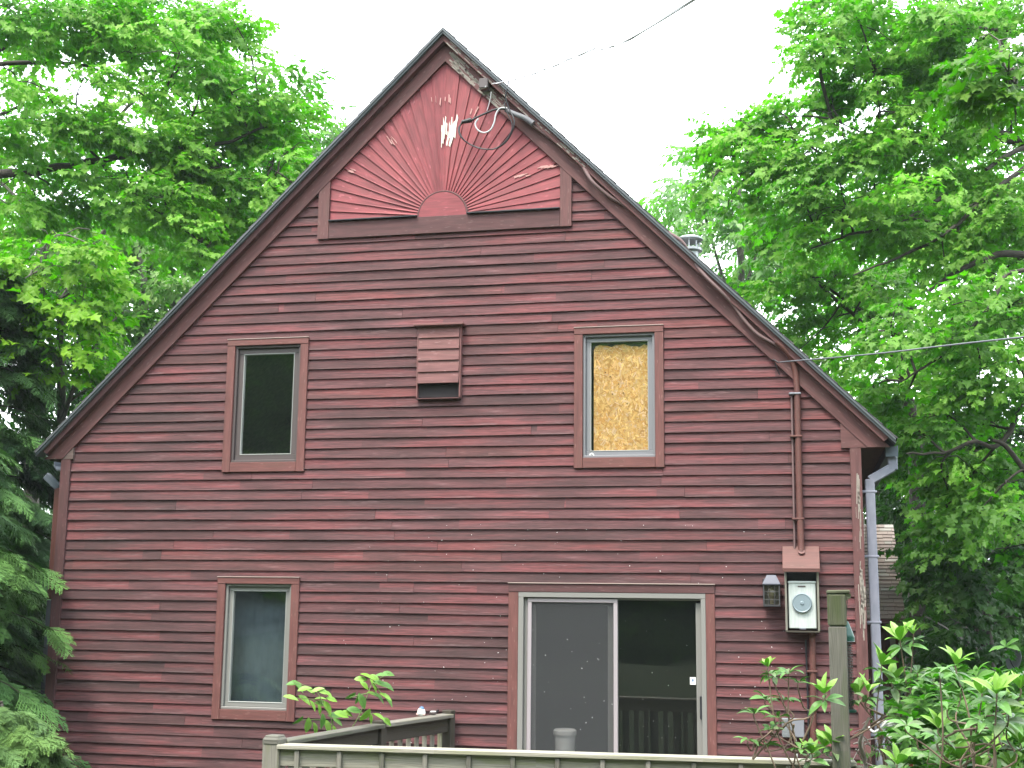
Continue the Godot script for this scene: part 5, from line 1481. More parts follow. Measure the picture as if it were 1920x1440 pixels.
	tree("forest_tree", "shadowy tree in the wood beyond the left margin", "dark trees of the wood behind", V(-13.40, -0.20, -11.60), [V(-13.40, -0.20, -11.60), V(-13.31, 4.83, -11.04), V(-13.12, 8.14, -10.50)], 0.20, [],
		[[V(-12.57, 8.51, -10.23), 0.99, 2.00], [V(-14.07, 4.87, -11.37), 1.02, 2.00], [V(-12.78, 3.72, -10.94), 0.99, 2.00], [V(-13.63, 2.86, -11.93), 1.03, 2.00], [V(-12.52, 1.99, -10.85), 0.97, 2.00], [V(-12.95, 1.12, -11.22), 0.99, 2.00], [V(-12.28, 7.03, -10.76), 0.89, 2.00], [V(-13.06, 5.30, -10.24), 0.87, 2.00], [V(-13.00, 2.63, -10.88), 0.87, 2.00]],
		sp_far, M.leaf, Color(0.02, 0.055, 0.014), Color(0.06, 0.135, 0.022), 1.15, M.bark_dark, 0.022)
	tree("forest_tree", "shadowy tree deep behind the cedar", "dark trees of the wood behind", V(-14.43, -0.20, -15.54), [V(-14.43, -0.20, -15.54), V(-14.33, 5.21, -14.90), V(-14.11, 9.01, -14.29)], 0.20, [],
		[[V(-13.16, 9.29, -13.43), 1.12, 2.00], [V(-14.58, 5.22, -14.95), 1.16, 2.00], [V(-15.03, 3.96, -15.39), 1.17, 2.00], [V(-14.22, 2.95, -15.96), 1.18, 2.00], [V(-13.94, 1.94, -14.92), 1.13, 2.00], [V(-14.40, 0.90, -15.92), 1.16, 2.00], [V(-13.87, 7.90, -15.45), 1.06, 2.00], [V(-13.56, 5.80, -14.47), 1.01, 2.00], [V(-14.68, 2.67, -14.84), 1.01, 2.00]],
		sp_far, M.leaf, Color(0.02, 0.055, 0.014), Color(0.06, 0.135, 0.022), 1.15, M.bark_dark, 0.022)
	tree("forest_tree", "shadowy tree seen past the wing roof", "dark trees of the wood behind", V(6.30, -0.20, -18.07), [V(6.30, -0.20, -18.07), V(6.39, 5.26, -17.47), V(6.52, 5.85, -17.39)], 0.20, [],
		[[V(6.36, 6.28, -17.86), 1.10, 2.00], [V(6.43, 5.20, -16.82), 1.06, 2.00], [V(6.96, 4.04, -17.06), 1.05, 2.00], [V(6.40, 3.12, -17.25), 1.06, 2.00], [V(6.89, 2.19, -18.47), 1.09, 2.00], [V(6.48, 1.25, -17.92), 1.07, 2.00], [V(6.28, 5.20, -16.84), 0.94, 2.00], [V(5.92, 4.05, -17.22), 0.95, 2.00], [V(5.94, 2.88, -16.91), 0.93, 2.00]],
		sp_far, M.leaf, Color(0.02, 0.055, 0.014), Color(0.06, 0.135, 0.022), 1.15, M.bark_dark, 0.022)
	tree("forest_tree", "shadowy tree behind the satellite dish", "dark trees of the wood behind", V(6.97, -0.20, -15.09), [V(6.97, -0.20, -15.09), V(7.05, 4.98, -14.55), V(7.17, 5.51, -14.48)], 0.20, [],
		[[V(7.05, 5.88, -14.83), 0.98, 2.00], [V(7.54, 5.05, -15.33), 0.99, 2.00], [V(6.87, 3.87, -13.93), 0.94, 2.00], [V(6.90, 3.06, -14.57), 0.96, 2.00], [V(6.47, 2.21, -15.76), 1.00, 2.00], [V(6.67, 1.37, -14.95), 0.96, 2.00], [V(6.33, 5.05, -15.26), 0.89, 2.00], [V(6.26, 3.96, -15.51), 0.89, 2.00], [V(7.53, 2.85, -14.00), 0.83, 2.00]],
		sp_far, M.leaf, Color(0.02, 0.055, 0.014), Color(0.06, 0.135, 0.022), 1.15, M.bark_dark, 0.022)
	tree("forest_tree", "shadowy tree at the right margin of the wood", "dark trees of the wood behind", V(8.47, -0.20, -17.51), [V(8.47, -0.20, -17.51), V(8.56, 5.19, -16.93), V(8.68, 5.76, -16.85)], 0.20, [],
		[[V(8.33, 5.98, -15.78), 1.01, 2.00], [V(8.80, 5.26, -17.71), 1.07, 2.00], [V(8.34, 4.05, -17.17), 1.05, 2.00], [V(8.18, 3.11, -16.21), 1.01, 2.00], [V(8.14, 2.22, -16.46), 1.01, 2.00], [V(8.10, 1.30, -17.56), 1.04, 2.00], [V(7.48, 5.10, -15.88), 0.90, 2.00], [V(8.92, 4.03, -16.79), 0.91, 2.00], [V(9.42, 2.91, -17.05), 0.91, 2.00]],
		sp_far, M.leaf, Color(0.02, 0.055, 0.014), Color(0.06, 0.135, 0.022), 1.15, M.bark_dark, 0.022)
	tree("forest_tree", "shadowy tree farthest back behind the right roof corner", "dark trees of the wood behind", V(5.65, -0.20, -23.14), [V(5.65, -0.20, -23.14), V(5.76, 5.74, -22.44), V(5.91, 6.44, -22.35)], 0.20, [],
		[[V(6.61, 6.93, -23.02), 1.29, 2.00], [V(5.73, 5.78, -22.89), 1.28, 2.00], [V(5.38, 4.37, -22.91), 1.28, 2.00], [V(6.46, 3.27, -23.58), 1.29, 2.00], [V(6.48, 2.14, -23.88), 1.29, 2.00], [V(5.99, 1.03, -23.24), 1.26, 2.00], [V(4.86, 5.73, -22.21), 1.12, 2.00], [V(6.61, 4.32, -22.04), 1.10, 2.00], [V(5.52, 2.96, -22.61), 1.12, 2.00]],
		sp_far, M.leaf, Color(0.02, 0.055, 0.014), Color(0.06, 0.135, 0.022), 1.15, M.bark_dark, 0.022)
	tree("forest_tree", "shadowy tree beyond the right margin", "dark trees of the wood behind", V(8.37, -0.20, -13.31), [V(8.37, -0.20, -13.31), V(8.44, 4.80, -12.81), V(8.55, 5.29, -12.75)], 0.20, [],
		[[V(9.02, 5.65, -13.32), 0.91, 2.00], [V(8.24, 4.86, -13.47), 0.92, 2.00], [V(8.66, 3.81, -12.78), 0.88, 2.00], [V(8.64, 3.02, -12.59), 0.87, 2.00], [V(7.98, 2.25, -12.88), 0.88, 2.00], [V(8.73, 1.46, -13.78), 0.91, 2.00], [V(8.62, 4.75, -12.35), 0.78, 2.00], [V(9.41, 3.87, -13.94), 0.82, 2.00], [V(8.12, 2.83, -12.66), 0.78, 2.00]],
		sp_far, M.leaf, Color(0.02, 0.055, 0.014), Color(0.06, 0.135, 0.022), 1.15, M.bark_dark, 0.022)
	tree("forest_tree", "shadowy tree nearest behind the left cedar", "dark trees of the wood behind", V(-12.66, -0.20, -8.63), [V(-12.66, -0.20, -8.63), V(-12.59, 4.55, -8.13), V(-12.42, 7.49, -7.66)], 0.20, [],
		[[V(-12.22, 7.89, -7.67), 0.90, 2.00], [V(-12.73, 4.54, -8.00), 0.89, 2.00], [V(-12.34, 3.55, -7.94), 0.88, 2.00], [V(-11.77, 2.78, -7.95), 0.87, 2.00], [V(-12.45, 2.01, -8.27), 0.88, 2.00], [V(-12.25, 1.24, -8.36), 0.88, 2.00], [V(-12.62, 6.46, -7.50), 0.79, 2.00], [V(-13.05, 5.11, -8.57), 0.81, 2.00], [V(-13.97, 2.59, -8.99), 0.82, 2.00]],
		sp_far, M.leaf, Color(0.02, 0.055, 0.014), Color(0.06, 0.135, 0.022), 1.15, M.bark_dark, 0.022)
	tree("maple_tree", "spreading maple mirrored in the upper left window", "maples behind the viewpoint", V(-17.00, 0.20, 24.00), [V(-17.00, 0.20, 24.00), V(-16.80, 4.60, 24.00), V(-17.00, 9.00, 24.20)], 0.28, [],
		[[V(-14.09, 5.22, 25.59), 1.93, 1.50], [V(-13.52, 2.14, 25.03), 1.93, 1.50], [V(-16.90, 8.70, 25.33), 2.15, 1.50], [V(-18.09, 4.80, 24.38), 1.44, 1.50], [V(-14.80, 6.92, 23.77), 1.97, 1.50], [V(-13.81, 9.18, 24.62), 1.59, 1.50], [V(-13.70, 4.86, 25.62), 1.85, 1.50], [V(-15.79, 10.04, 22.23), 1.67, 1.50], [V(-19.26, 1.34, 23.37), 2.22, 1.50], [V(-18.73, 2.03, 25.77), 1.84, 1.50], [V(-17.20, 7.97, 25.27), 1.60, 1.50], [V(-19.08, 5.25, 25.39), 2.23, 1.50], [V(-19.17, 7.99, 23.78), 2.19, 1.50], [V(-18.43, 3.65, 22.09), 2.18, 1.50], [V(-19.34, 3.74, 22.99), 2.23, 1.50], [V(-19.93, 4.34, 24.72), 1.55, 1.50], [V(-16.46, 5.25, 22.05), 1.95, 1.50], [V(-18.07, 3.05, 25.90), 2.16, 1.50], [V(-17.36, 4.18, 22.06), 2.06, 1.50], [V(-18.64, 6.15, 24.50), 2.08, 1.50], [V(-19.39, 1.80, 25.10), 1.45, 1.50], [V(-17.65, 1.23, 22.83), 1.57, 1.50], [V(-14.62, 8.54, 22.98), 1.93, 1.50], [V(-17.04, 1.80, 23.43), 2.08, 1.50], [V(-19.60, 3.34, 23.43), 1.40, 1.50], [V(-15.09, 4.95, 24.55), 1.87, 1.50], [V(-15.04, 7.67, 23.60), 1.51, 1.50], [V(-17.53, 0.91, 22.31), 2.15, 1.50], [V(-16.88, 9.02, 24.96), 1.88, 1.50], [V(-15.41, 10.62, 25.79), 1.63, 1.50]], sp_far, M.leaf, Color(0.05, 0.14, 0.02), Color(0.22, 0.42, 0.05), 1.7, M.bark_dark, 0.05)
	tree("maple_tree", "tall maple mirrored beside the curtain window", "maples behind the viewpoint", V(-10.00, 0.20, 30.00), [V(-10.00, 0.20, 30.00), V(-9.80, 5.40, 30.00), V(-10.00, 10.60, 30.20)], 0.28, [],  # curtain is the added bluish sheet; label text seeds the leaves
		[[V(-7.14, 6.74, 28.83), 1.77, 1.50], [V(-9.41, 11.84, 31.61), 1.90, 1.50], [V(-7.85, 7.45, 28.38), 1.79, 1.50], [V(-8.61, 10.20, 30.71), 1.40, 1.50], [V(-8.72, 12.96, 28.85), 2.04, 1.50], [V(-12.12, 10.35, 31.74), 1.59, 1.50], [V(-7.69, 4.64, 31.52), 1.43, 1.50], [V(-8.21, 3.61, 29.47), 1.54, 1.50], [V(-7.85, 3.44, 29.42), 1.73, 1.50], [V(-11.63, 3.72, 30.99), 1.92, 1.50], [V(-8.08, 2.90, 30.18), 1.47, 1.50], [V(-12.81, 6.26, 30.37), 2.04, 1.50], [V(-9.52, 1.92, 29.51), 2.06, 1.50], [V(-6.85, 12.04, 29.97), 2.24, 1.50], [V(-11.74, 8.52, 31.05), 1.40, 1.50], [V(-12.93, 4.90, 28.87), 1.56, 1.50], [V(-9.64, 8.80, 29.94), 2.03, 1.50], [V(-11.27, 5.45, 28.53), 1.60, 1.50], [V(-10.09, 11.08, 29.89), 2.19, 1.50], [V(-6.94, 10.41, 31.12), 1.41, 1.50], [V(-8.65, 1.40, 31.02), 1.78, 1.50], [V(-12.91, 12.35, 28.74), 2.26, 1.50], [V(-8.01, 12.26, 30.50), 1.72, 1.50], [V(-8.61, 6.61, 30.94), 2.26, 1.50], [V(-13.10, 3.00, 29.72), 1.42, 1.50], [V(-10.98, 6.15, 28.70), 1.44, 1.50], [V(-9.05, 3.88, 30.80), 1.78, 1.50], [V(-7.21, 4.62, 30.16), 1.66, 1.50], [V(-6.86, 4.37, 30.70), 1.72, 1.50], [V(-8.72, 8.55, 31.09), 1.96, 1.50]], sp_far, M.leaf, Color(0.05, 0.14, 0.02), Color(0.22, 0.42, 0.05), 1.7, M.bark_dark, 0.05)
	tree("maple_tree", "maple behind the viewpoint mirrored in the door glass", "maples behind the viewpoint", V(-3.00, 0.20, 27.00), [V(-3.00, 0.20, 27.00), V(-2.80, 5.00, 27.00), V(-3.00, 9.80, 27.20)], 0.28, [],
		[[V(-3.31, 6.00, 25.63), 1.51, 1.50], [V(-5.42, 11.41, 27.68), 2.21, 1.50], [V(-2.20, 3.32, 25.05), 1.88, 1.50], [V(0.31, 9.87, 25.28), 1.73, 1.50], [V(-5.57, 3.97, 27.71), 1.69, 1.50], [V(-2.93, 4.18, 26.64), 1.74, 1.50], [V(-2.42, 1.81, 28.97), 1.52, 1.50], [V(-6.12, 11.19, 26.46), 1.40, 1.50], [V(-4.74, 10.04, 27.97), 1.98, 1.50], [V(-0.72, 6.25, 28.68), 1.64, 1.50], [V(-3.02, 10.28, 27.18), 1.62, 1.50], [V(-4.16, 10.63, 27.12), 1.71, 1.50], [V(-2.13, 2.59, 27.97), 1.73, 1.50], [V(-2.88, 4.83, 28.43), 1.56, 1.50], [V(-0.42, 8.39, 25.73), 1.54, 1.50], [V(-4.68, 5.92, 28.78), 2.11, 1.50], [V(-4.48, 6.29, 25.17), 2.10, 1.50], [V(-1.50, 8.16, 27.41), 1.47, 1.50], [V(-2.83, 7.70, 27.48), 2.21, 1.50], [V(-4.19, 3.68, 26.75), 1.96, 1.50], [V(-0.54, 9.30, 27.07), 1.75, 1.50], [V(-1.27, 5.10, 26.70), 1.42, 1.50], [V(-2.95, 3.23, 28.87), 1.48, 1.50], [V(-6.21, 6.75, 28.93), 1.65, 1.50], [V(-5.57, 1.94, 25.01), 1.95, 1.50], [V(-4.03, 10.17, 25.89), 1.89, 1.50], [V(-6.12, 4.56, 28.63), 1.94, 1.50], [V(-3.25, 11.42, 26.40), 1.47, 1.50], [V(-3.31, 7.57, 28.20), 1.73, 1.50], [V(-2.86, 10.94, 27.53), 1.65, 1.50]], sp_far, M.leaf, Color(0.05, 0.14, 0.02), Color(0.22, 0.42, 0.05), 1.7, M.bark_dark, 0.05)
	tree("maple_tree", "tall maple behind the viewpoint mirrored over the door", "maples behind the viewpoint", V(5.00, 0.20, 31.00), [V(5.00, 0.20, 31.00), V(5.20, 5.80, 31.00), V(5.00, 11.40, 31.20)], 0.28, [],
		[[V(8.02, 8.54, 32.35), 2.13, 1.50], [V(6.20, 4.97, 31.61), 1.50, 1.50], [V(6.19, 7.95, 30.29), 1.80, 1.50], [V(3.50, 7.22, 30.70), 1.84, 1.50], [V(1.69, 2.47, 32.42), 1.56, 1.50], [V(3.67, 10.19, 30.54), 1.76, 1.50], [V(1.77, 6.76, 31.28), 1.80, 1.50], [V(4.17, 3.32, 30.55), 1.45, 1.50], [V(3.48, 1.15, 29.65), 1.46, 1.50], [V(8.00, 7.99, 29.92), 1.95, 1.50], [V(3.34, 9.58, 31.06), 1.76, 1.50], [V(7.83, 10.06, 32.79), 1.65, 1.50], [V(4.19, 9.86, 31.49), 1.64, 1.50], [V(2.17, 11.94, 30.36), 1.40, 1.50], [V(6.35, 5.39, 31.93), 1.51, 1.50], [V(3.30, 13.05, 31.45), 1.76, 1.50], [V(7.50, 9.90, 29.72), 1.64, 1.50], [V(7.66, 13.37, 31.81), 1.88, 1.50], [V(7.88, 9.73, 32.76), 2.03, 1.50], [V(3.02, 12.57, 31.14), 1.71, 1.50], [V(3.13, 4.61, 31.17), 1.44, 1.50], [V(4.05, 4.40, 29.39), 1.85, 1.50], [V(3.99, 12.60, 31.11), 1.53, 1.50], [V(2.04, 8.52, 32.12), 1.77, 1.50], [V(5.24, 11.65, 31.61), 1.95, 1.50], [V(7.76, 3.21, 29.69), 2.25, 1.50], [V(7.15, 13.89, 31.10), 1.78, 1.50], [V(8.18, 9.21, 30.67), 1.79, 1.50], [V(4.85, 1.83, 29.63), 1.97, 1.50], [V(6.33, 12.67, 31.30), 1.53, 1.50]], sp_far, M.leaf, Color(0.05, 0.14, 0.02), Color(0.22, 0.42, 0.05), 1.7, M.bark_dark, 0.05)
	tree("maple_tree", "maple behind the viewpoint to the right of the drive", "maples behind the viewpoint", V(13.00, 0.20, 27.00), [V(13.00, 0.20, 27.00), V(13.20, 5.00, 27.00), V(13.00, 9.80, 27.20)], 0.28, [],
		[[V(14.32, 2.74, 27.13), 1.58, 1.50], [V(11.43, 10.74, 27.22), 2.07, 1.50], [V(10.56, 5.95, 26.57), 2.28, 1.50], [V(14.69, 10.20, 27.72), 1.46, 1.50], [V(14.98, 9.10, 27.80), 1.78, 1.50], [V(11.41, 6.50, 26.62), 1.50, 1.50], [V(14.91, 8.39, 25.60), 1.95, 1.50], [V(16.15, 6.93, 25.18), 2.27, 1.50], [V(14.04, 6.34, 28.81), 1.80, 1.50], [V(11.00, 0.96, 28.18), 1.53, 1.50], [V(15.08, 1.84, 27.53), 1.42, 1.50], [V(14.55, 1.08, 28.59), 1.93, 1.50], [V(15.05, 11.34, 27.31), 1.90, 1.50], [V(16.00, 8.72, 28.17), 1.86, 1.50], [V(16.46, 7.27, 25.56), 1.44, 1.50], [V(15.39, 1.96, 27.35), 1.85, 1.50], [V(15.20, 5.09, 25.66), 1.56, 1.50], [V(10.32, 6.78, 25.28), 1.78, 1.50], [V(11.11, 2.52, 27.92), 2.12, 1.50], [V(14.69, 5.37, 26.90), 2.05, 1.50], [V(14.00, 6.95, 25.96), 1.63, 1.50], [V(13.35, 9.81, 26.51), 1.91, 1.50], [V(16.42, 4.94, 28.17), 1.93, 1.50], [V(12.22, 6.67, 25.27), 1.93, 1.50], [V(15.33, 1.69, 27.59), 1.45, 1.50], [V(10.29, 7.99, 27.14), 1.57, 1.50], [V(11.91, 2.20, 27.76), 2.01, 1.50], [V(16.23, 8.68, 28.67), 2.12, 1.50], [V(13.58, 7.03, 25.40), 1.56, 1.50], [V(13.73, 5.20, 25.47), 2.13, 1.50]], sp_far, M.leaf, Color(0.05, 0.14, 0.02), Color(0.22, 0.42, 0.05), 1.7, M.bark_dark, 0.05)
	tree("maple_tree", "maple far to the right behind the viewpoint", "maples behind the viewpoint", V(21.00, 0.20, 22.00), [V(21.00, 0.20, 22.00), V(21.20, 5.00, 22.00), V(21.00, 9.80, 22.20)], 0.28, [],
		[[V(20.10, 1.72, 20.42), 1.45, 1.50], [V(19.02, 7.17, 22.01), 1.58, 1.50], [V(18.39, 6.26, 22.48), 1.84, 1.50], [V(21.06, 11.30, 23.35), 2.07, 1.50], [V(20.27, 7.36, 22.91), 1.79, 1.50], [V(17.83, 8.43, 23.48), 1.68, 1.50], [V(23.03, 9.00, 22.58), 1.43, 1.50], [V(17.60, 6.66, 22.14), 1.50, 1.50], [V(24.30, 3.60, 23.05), 1.77, 1.50], [V(20.66, 10.17, 23.89), 1.44, 1.50], [V(22.69, 8.26, 22.15), 1.75, 1.50], [V(20.99, 3.99, 23.73), 1.52, 1.50], [V(18.57, 8.91, 21.86), 1.97, 1.50], [V(21.79, 9.02, 20.57), 2.03, 1.50], [V(19.81, 8.73, 21.40), 2.14, 1.50], [V(23.42, 8.08, 21.07), 1.77, 1.50], [V(20.04, 2.97, 20.27), 1.96, 1.50], [V(20.66, 1.68, 22.52), 1.94, 1.50], [V(21.17, 2.16, 21.87), 1.85, 1.50], [V(18.34, 3.75, 23.99), 2.28, 1.50], [V(23.76, 6.45, 22.93), 1.50, 1.50], [V(20.49, 8.79, 21.24), 2.16, 1.50], [V(23.06, 4.10, 20.18), 1.96, 1.50], [V(19.14, 9.38, 22.24), 2.18, 1.50], [V(18.02, 5.92, 23.43), 2.14, 1.50], [V(23.34, 1.80, 21.91), 1.94, 1.50], [V(21.28, 1.05, 23.08), 2.07, 1.50], [V(20.96, 2.60, 20.69), 1.41, 1.50], [V(21.35, 8.85, 22.68), 1.87, 1.50], [V(20.44, 8.87, 22.20), 1.93, 1.50]], sp_far, M.leaf, Color(0.05, 0.14, 0.02), Color(0.22, 0.42, 0.05), 1.7, M.bark_dark, 0.05)
	tree("maple_tree", "maple far to the left behind the viewpoint", "maples behind the viewpoint", V(-24.00, 0.20, 14.00), [V(-24.00, 0.20, 14.00), V(-23.80, 5.00, 14.00), V(-24.00, 9.80, 14.20)], 0.28, [],
		[[V(-26.84, 11.95, 12.08), 1.99, 1.50], [V(-22.51, 5.47, 14.84), 2.26, 1.50], [V(-22.35, 9.89, 12.87), 1.95, 1.50], [V(-25.98, 8.14, 15.40), 1.75, 1.50], [V(-25.98, 11.11, 13.07), 1.67, 1.50], [V(-20.60, 11.60, 15.37), 1.51, 1.50], [V(-22.02, 5.62, 13.69), 1.65, 1.50], [V(-25.48, 3.20, 13.31), 1.45, 1.50], [V(-24.71, 6.65, 15.98), 1.57, 1.50], [V(-22.65, 3.90, 13.25), 2.24, 1.50], [V(-23.61, 10.42, 15.86), 1.90, 1.50], [V(-21.54, 11.37, 13.69), 1.50, 1.50], [V(-24.13, 4.27, 15.45), 2.25, 1.50], [V(-27.18, 6.16, 12.86), 1.83, 1.50], [V(-26.95, 4.58, 12.44), 1.77, 1.50], [V(-27.12, 8.55, 15.67), 2.20, 1.50], [V(-24.00, 2.11, 15.26), 1.88, 1.50], [V(-26.17, 8.16, 15.19), 1.68, 1.50], [V(-22.41, 4.69, 15.09), 1.92, 1.50], [V(-21.56, 3.85, 15.06), 1.66, 1.50], [V(-24.17, 10.82, 14.74), 2.15, 1.50], [V(-23.23, 7.83, 15.74), 1.60, 1.50], [V(-21.70, 7.93, 15.46), 2.28, 1.50], [V(-25.53, 11.10, 12.79), 1.75, 1.50], [V(-20.72, 2.85, 13.23), 2.22, 1.50], [V(-24.83, 6.84, 13.05), 1.85, 1.50], [V(-23.87, 11.83, 13.75), 2.29, 1.50], [V(-24.55, 2.18, 14.49), 1.92, 1.50], [V(-21.87, 7.44, 15.29), 1.90, 1.50], [V(-21.60, 6.67, 14.10), 1.87, 1.50]], sp_far, M.leaf, Color(0.05, 0.14, 0.02), Color(0.22, 0.42, 0.05), 1.7, M.bark_dark, 0.05)
	tree("maple_tree", "tallest maple behind the viewpoint mirrored in the upper left window", "maples behind the viewpoint", V(-14.00, 0.20, 35.00), [V(-14.00, 0.20, 35.00), V(-13.80, 7.00, 35.00), V(-14.00, 13.80, 35.20)], 0.28, [],
		[[V(-11.97, 8.65, 33.77), 2.01, 1.50], [V(-11.20, 3.42, 34.00), 1.76, 1.50], [V(-16.47, 13.45, 36.02), 1.82, 1.50], [V(-11.00, 15.64, 36.27), 2.00, 1.50], [V(-10.79, 13.45, 36.44), 1.84, 1.50], [V(-10.93, 13.84, 35.02), 2.18, 1.50], [V(-16.51, 7.69, 35.26), 2.14, 1.50], [V(-11.71, 7.13, 35.22), 1.80, 1.50], [V(-15.67, 3.44, 35.14), 2.02, 1.50], [V(-12.51, 14.06, 35.94), 1.80, 1.50], [V(-16.46, 9.83, 34.61), 1.41, 1.50], [V(-11.11, 11.00, 36.35), 1.85, 1.50], [V(-16.71, 5.68, 35.66), 2.23, 1.50], [V(-13.14, 15.79, 36.55), 1.64, 1.50], [V(-16.23, 11.89, 36.06), 1.90, 1.50], [V(-11.91, 16.72, 33.68), 1.83, 1.50], [V(-16.78, 6.51, 33.34), 2.08, 1.50], [V(-13.42, 12.55, 35.08), 1.42, 1.50], [V(-16.04, 8.53, 33.69), 2.14, 1.50], [V(-17.41, 6.45, 35.02), 1.81, 1.50], [V(-15.81, 16.43, 35.55), 1.51, 1.50], [V(-10.79, 1.97, 35.74), 2.29, 1.50], [V(-12.72, 9.51, 33.71), 1.91, 1.50], [V(-12.34, 2.80, 36.20), 1.95, 1.50], [V(-17.03, 13.97, 35.43), 2.14, 1.50], [V(-16.10, 6.32, 36.65), 2.24, 1.50], [V(-10.70, 1.59, 34.71), 2.26, 1.50], [V(-12.89, 8.71, 33.58), 1.86, 1.50], [V(-12.07, 10.52, 34.60), 2.30, 1.50], [V(-16.59, 15.10, 33.71), 1.64, 1.50]], sp_far, M.leaf, Color(0.05, 0.14, 0.02), Color(0.22, 0.42, 0.05), 1.7, M.bark_dark, 0.05)
	tree("maple_tree", "bushy maple far behind the viewpoint and left of the door line", "maples behind the viewpoint", V(-5.00, 0.20, 37.00), [V(-5.00, 0.20, 37.00), V(-4.80, 4.20, 37.00), V(-5.00, 8.20, 37.20)], 0.28, [],
		[[V(-2.33, 3.58, 35.84), 1.61, 1.50], [V(-1.76, 9.67, 37.94), 1.90, 1.50], [V(-1.60, 6.95, 36.93), 2.18, 1.50], [V(-4.25, 5.63, 37.63), 1.63, 1.50], [V(-7.91, 7.51, 37.08), 1.81, 1.50], [V(-2.46, 8.70, 36.16), 1.80, 1.50], [V(-3.66, 6.03, 37.95), 1.46, 1.50], [V(-3.35, 3.24, 35.51), 1.71, 1.50], [V(-3.94, 5.96, 35.07), 1.73, 1.50], [V(-7.38, 6.74, 35.98), 1.62, 1.50], [V(-4.03, 4.29, 37.80), 1.79, 1.50], [V(-5.54, 4.32, 37.11), 2.28, 1.50], [V(-5.87, 1.30, 35.67), 1.75, 1.50], [V(-2.45, 4.50, 38.30), 1.64, 1.50], [V(-3.42, 2.44, 38.40), 1.98, 1.50], [V(-4.91, 10.13, 37.62), 2.28, 1.50], [V(-4.10, 9.66, 37.76), 1.89, 1.50], [V(-5.90, 4.54, 36.73), 1.54, 1.50], [V(-4.76, 10.18, 37.67), 1.43, 1.50], [V(-6.71, 8.82, 37.32), 1.50, 1.50], [V(-4.91, 2.84, 38.76), 2.01, 1.50], [V(-4.93, 7.65, 37.04), 1.73, 1.50], [V(-3.86, 3.44, 37.61), 2.12, 1.50], [V(-2.90, 2.97, 36.88), 2.23, 1.50], [V(-7.50, 2.52, 35.60), 1.42, 1.50], [V(-6.39, 4.97, 38.87), 1.64, 1.50], [V(-2.25, 5.45, 35.94), 1.73, 1.50], [V(-3.47, 4.23, 36.71), 1.78, 1.50], [V(-4.02, 9.30, 35.02), 1.90, 1.50], [V(-2.40, 2.06, 35.14), 2.26, 1.50]], sp_far, M.leaf, Color(0.05, 0.14, 0.02), Color(0.22, 0.42, 0.05), 1.7, M.bark_dark, 0.05)
	tree("maple_tree", "bushy maple farthest behind the viewpoint", "maples behind the viewpoint", V(3.00, 0.20, 39.00), [V(3.00, 0.20, 39.00), V(3.20, 4.20, 39.00), V(3.00, 8.20, 39.20)], 0.28, [],
		[[V(5.06, 7.90, 37.29), 1.91, 1.50], [V(3.53, 2.83, 40.38), 1.95, 1.50], [V(4.64, 9.76, 39.42), 2.09, 1.50], [V(1.12, 2.54, 37.52), 1.88, 1.50], [V(0.49, 2.97, 39.32), 2.08, 1.50], [V(6.17, 9.03, 40.08), 1.99, 1.50], [V(4.24, 6.33, 37.00), 2.11, 1.50], [V(2.07, 8.28, 40.95), 1.70, 1.50], [V(6.02, 8.05, 38.10), 1.68, 1.50], [V(5.47, 2.15, 40.21), 1.61, 1.50], [V(1.41, 7.38, 40.57), 2.08, 1.50], [V(5.81, 9.27, 39.13), 1.94, 1.50], [V(1.62, 4.93, 37.57), 1.96, 1.50], [V(6.39, 2.23, 39.73), 1.94, 1.50], [V(4.09, 8.62, 39.97), 1.65, 1.50], [V(2.65, 6.24, 37.99), 1.87, 1.50], [V(2.69, 7.72, 37.23), 1.59, 1.50], [V(-0.13, 2.21, 39.64), 1.64, 1.50], [V(2.44, 9.82, 38.43), 1.70, 1.50], [V(4.12, 2.98, 40.84), 1.92, 1.50], [V(5.56, 7.04, 37.11), 2.21, 1.50], [V(-0.36, 7.45, 39.16), 1.96, 1.50], [V(4.51, 4.32, 37.35), 1.99, 1.50], [V(5.56, 7.12, 38.70), 1.87, 1.50], [V(3.79, 5.67, 37.06), 1.55, 1.50], [V(0.02, 3.52, 38.28), 1.61, 1.50], [V(5.81, 7.82, 37.04), 1.58, 1.50], [V(6.14, 5.95, 39.06), 1.87, 1.50], [V(6.29, 9.58, 39.71), 1.89, 1.50], [V(4.96, 3.26, 39.87), 1.79, 1.50]], sp_far, M.leaf, Color(0.05, 0.14, 0.02), Color(0.22, 0.42, 0.05), 1.7, M.bark_dark, 0.05)
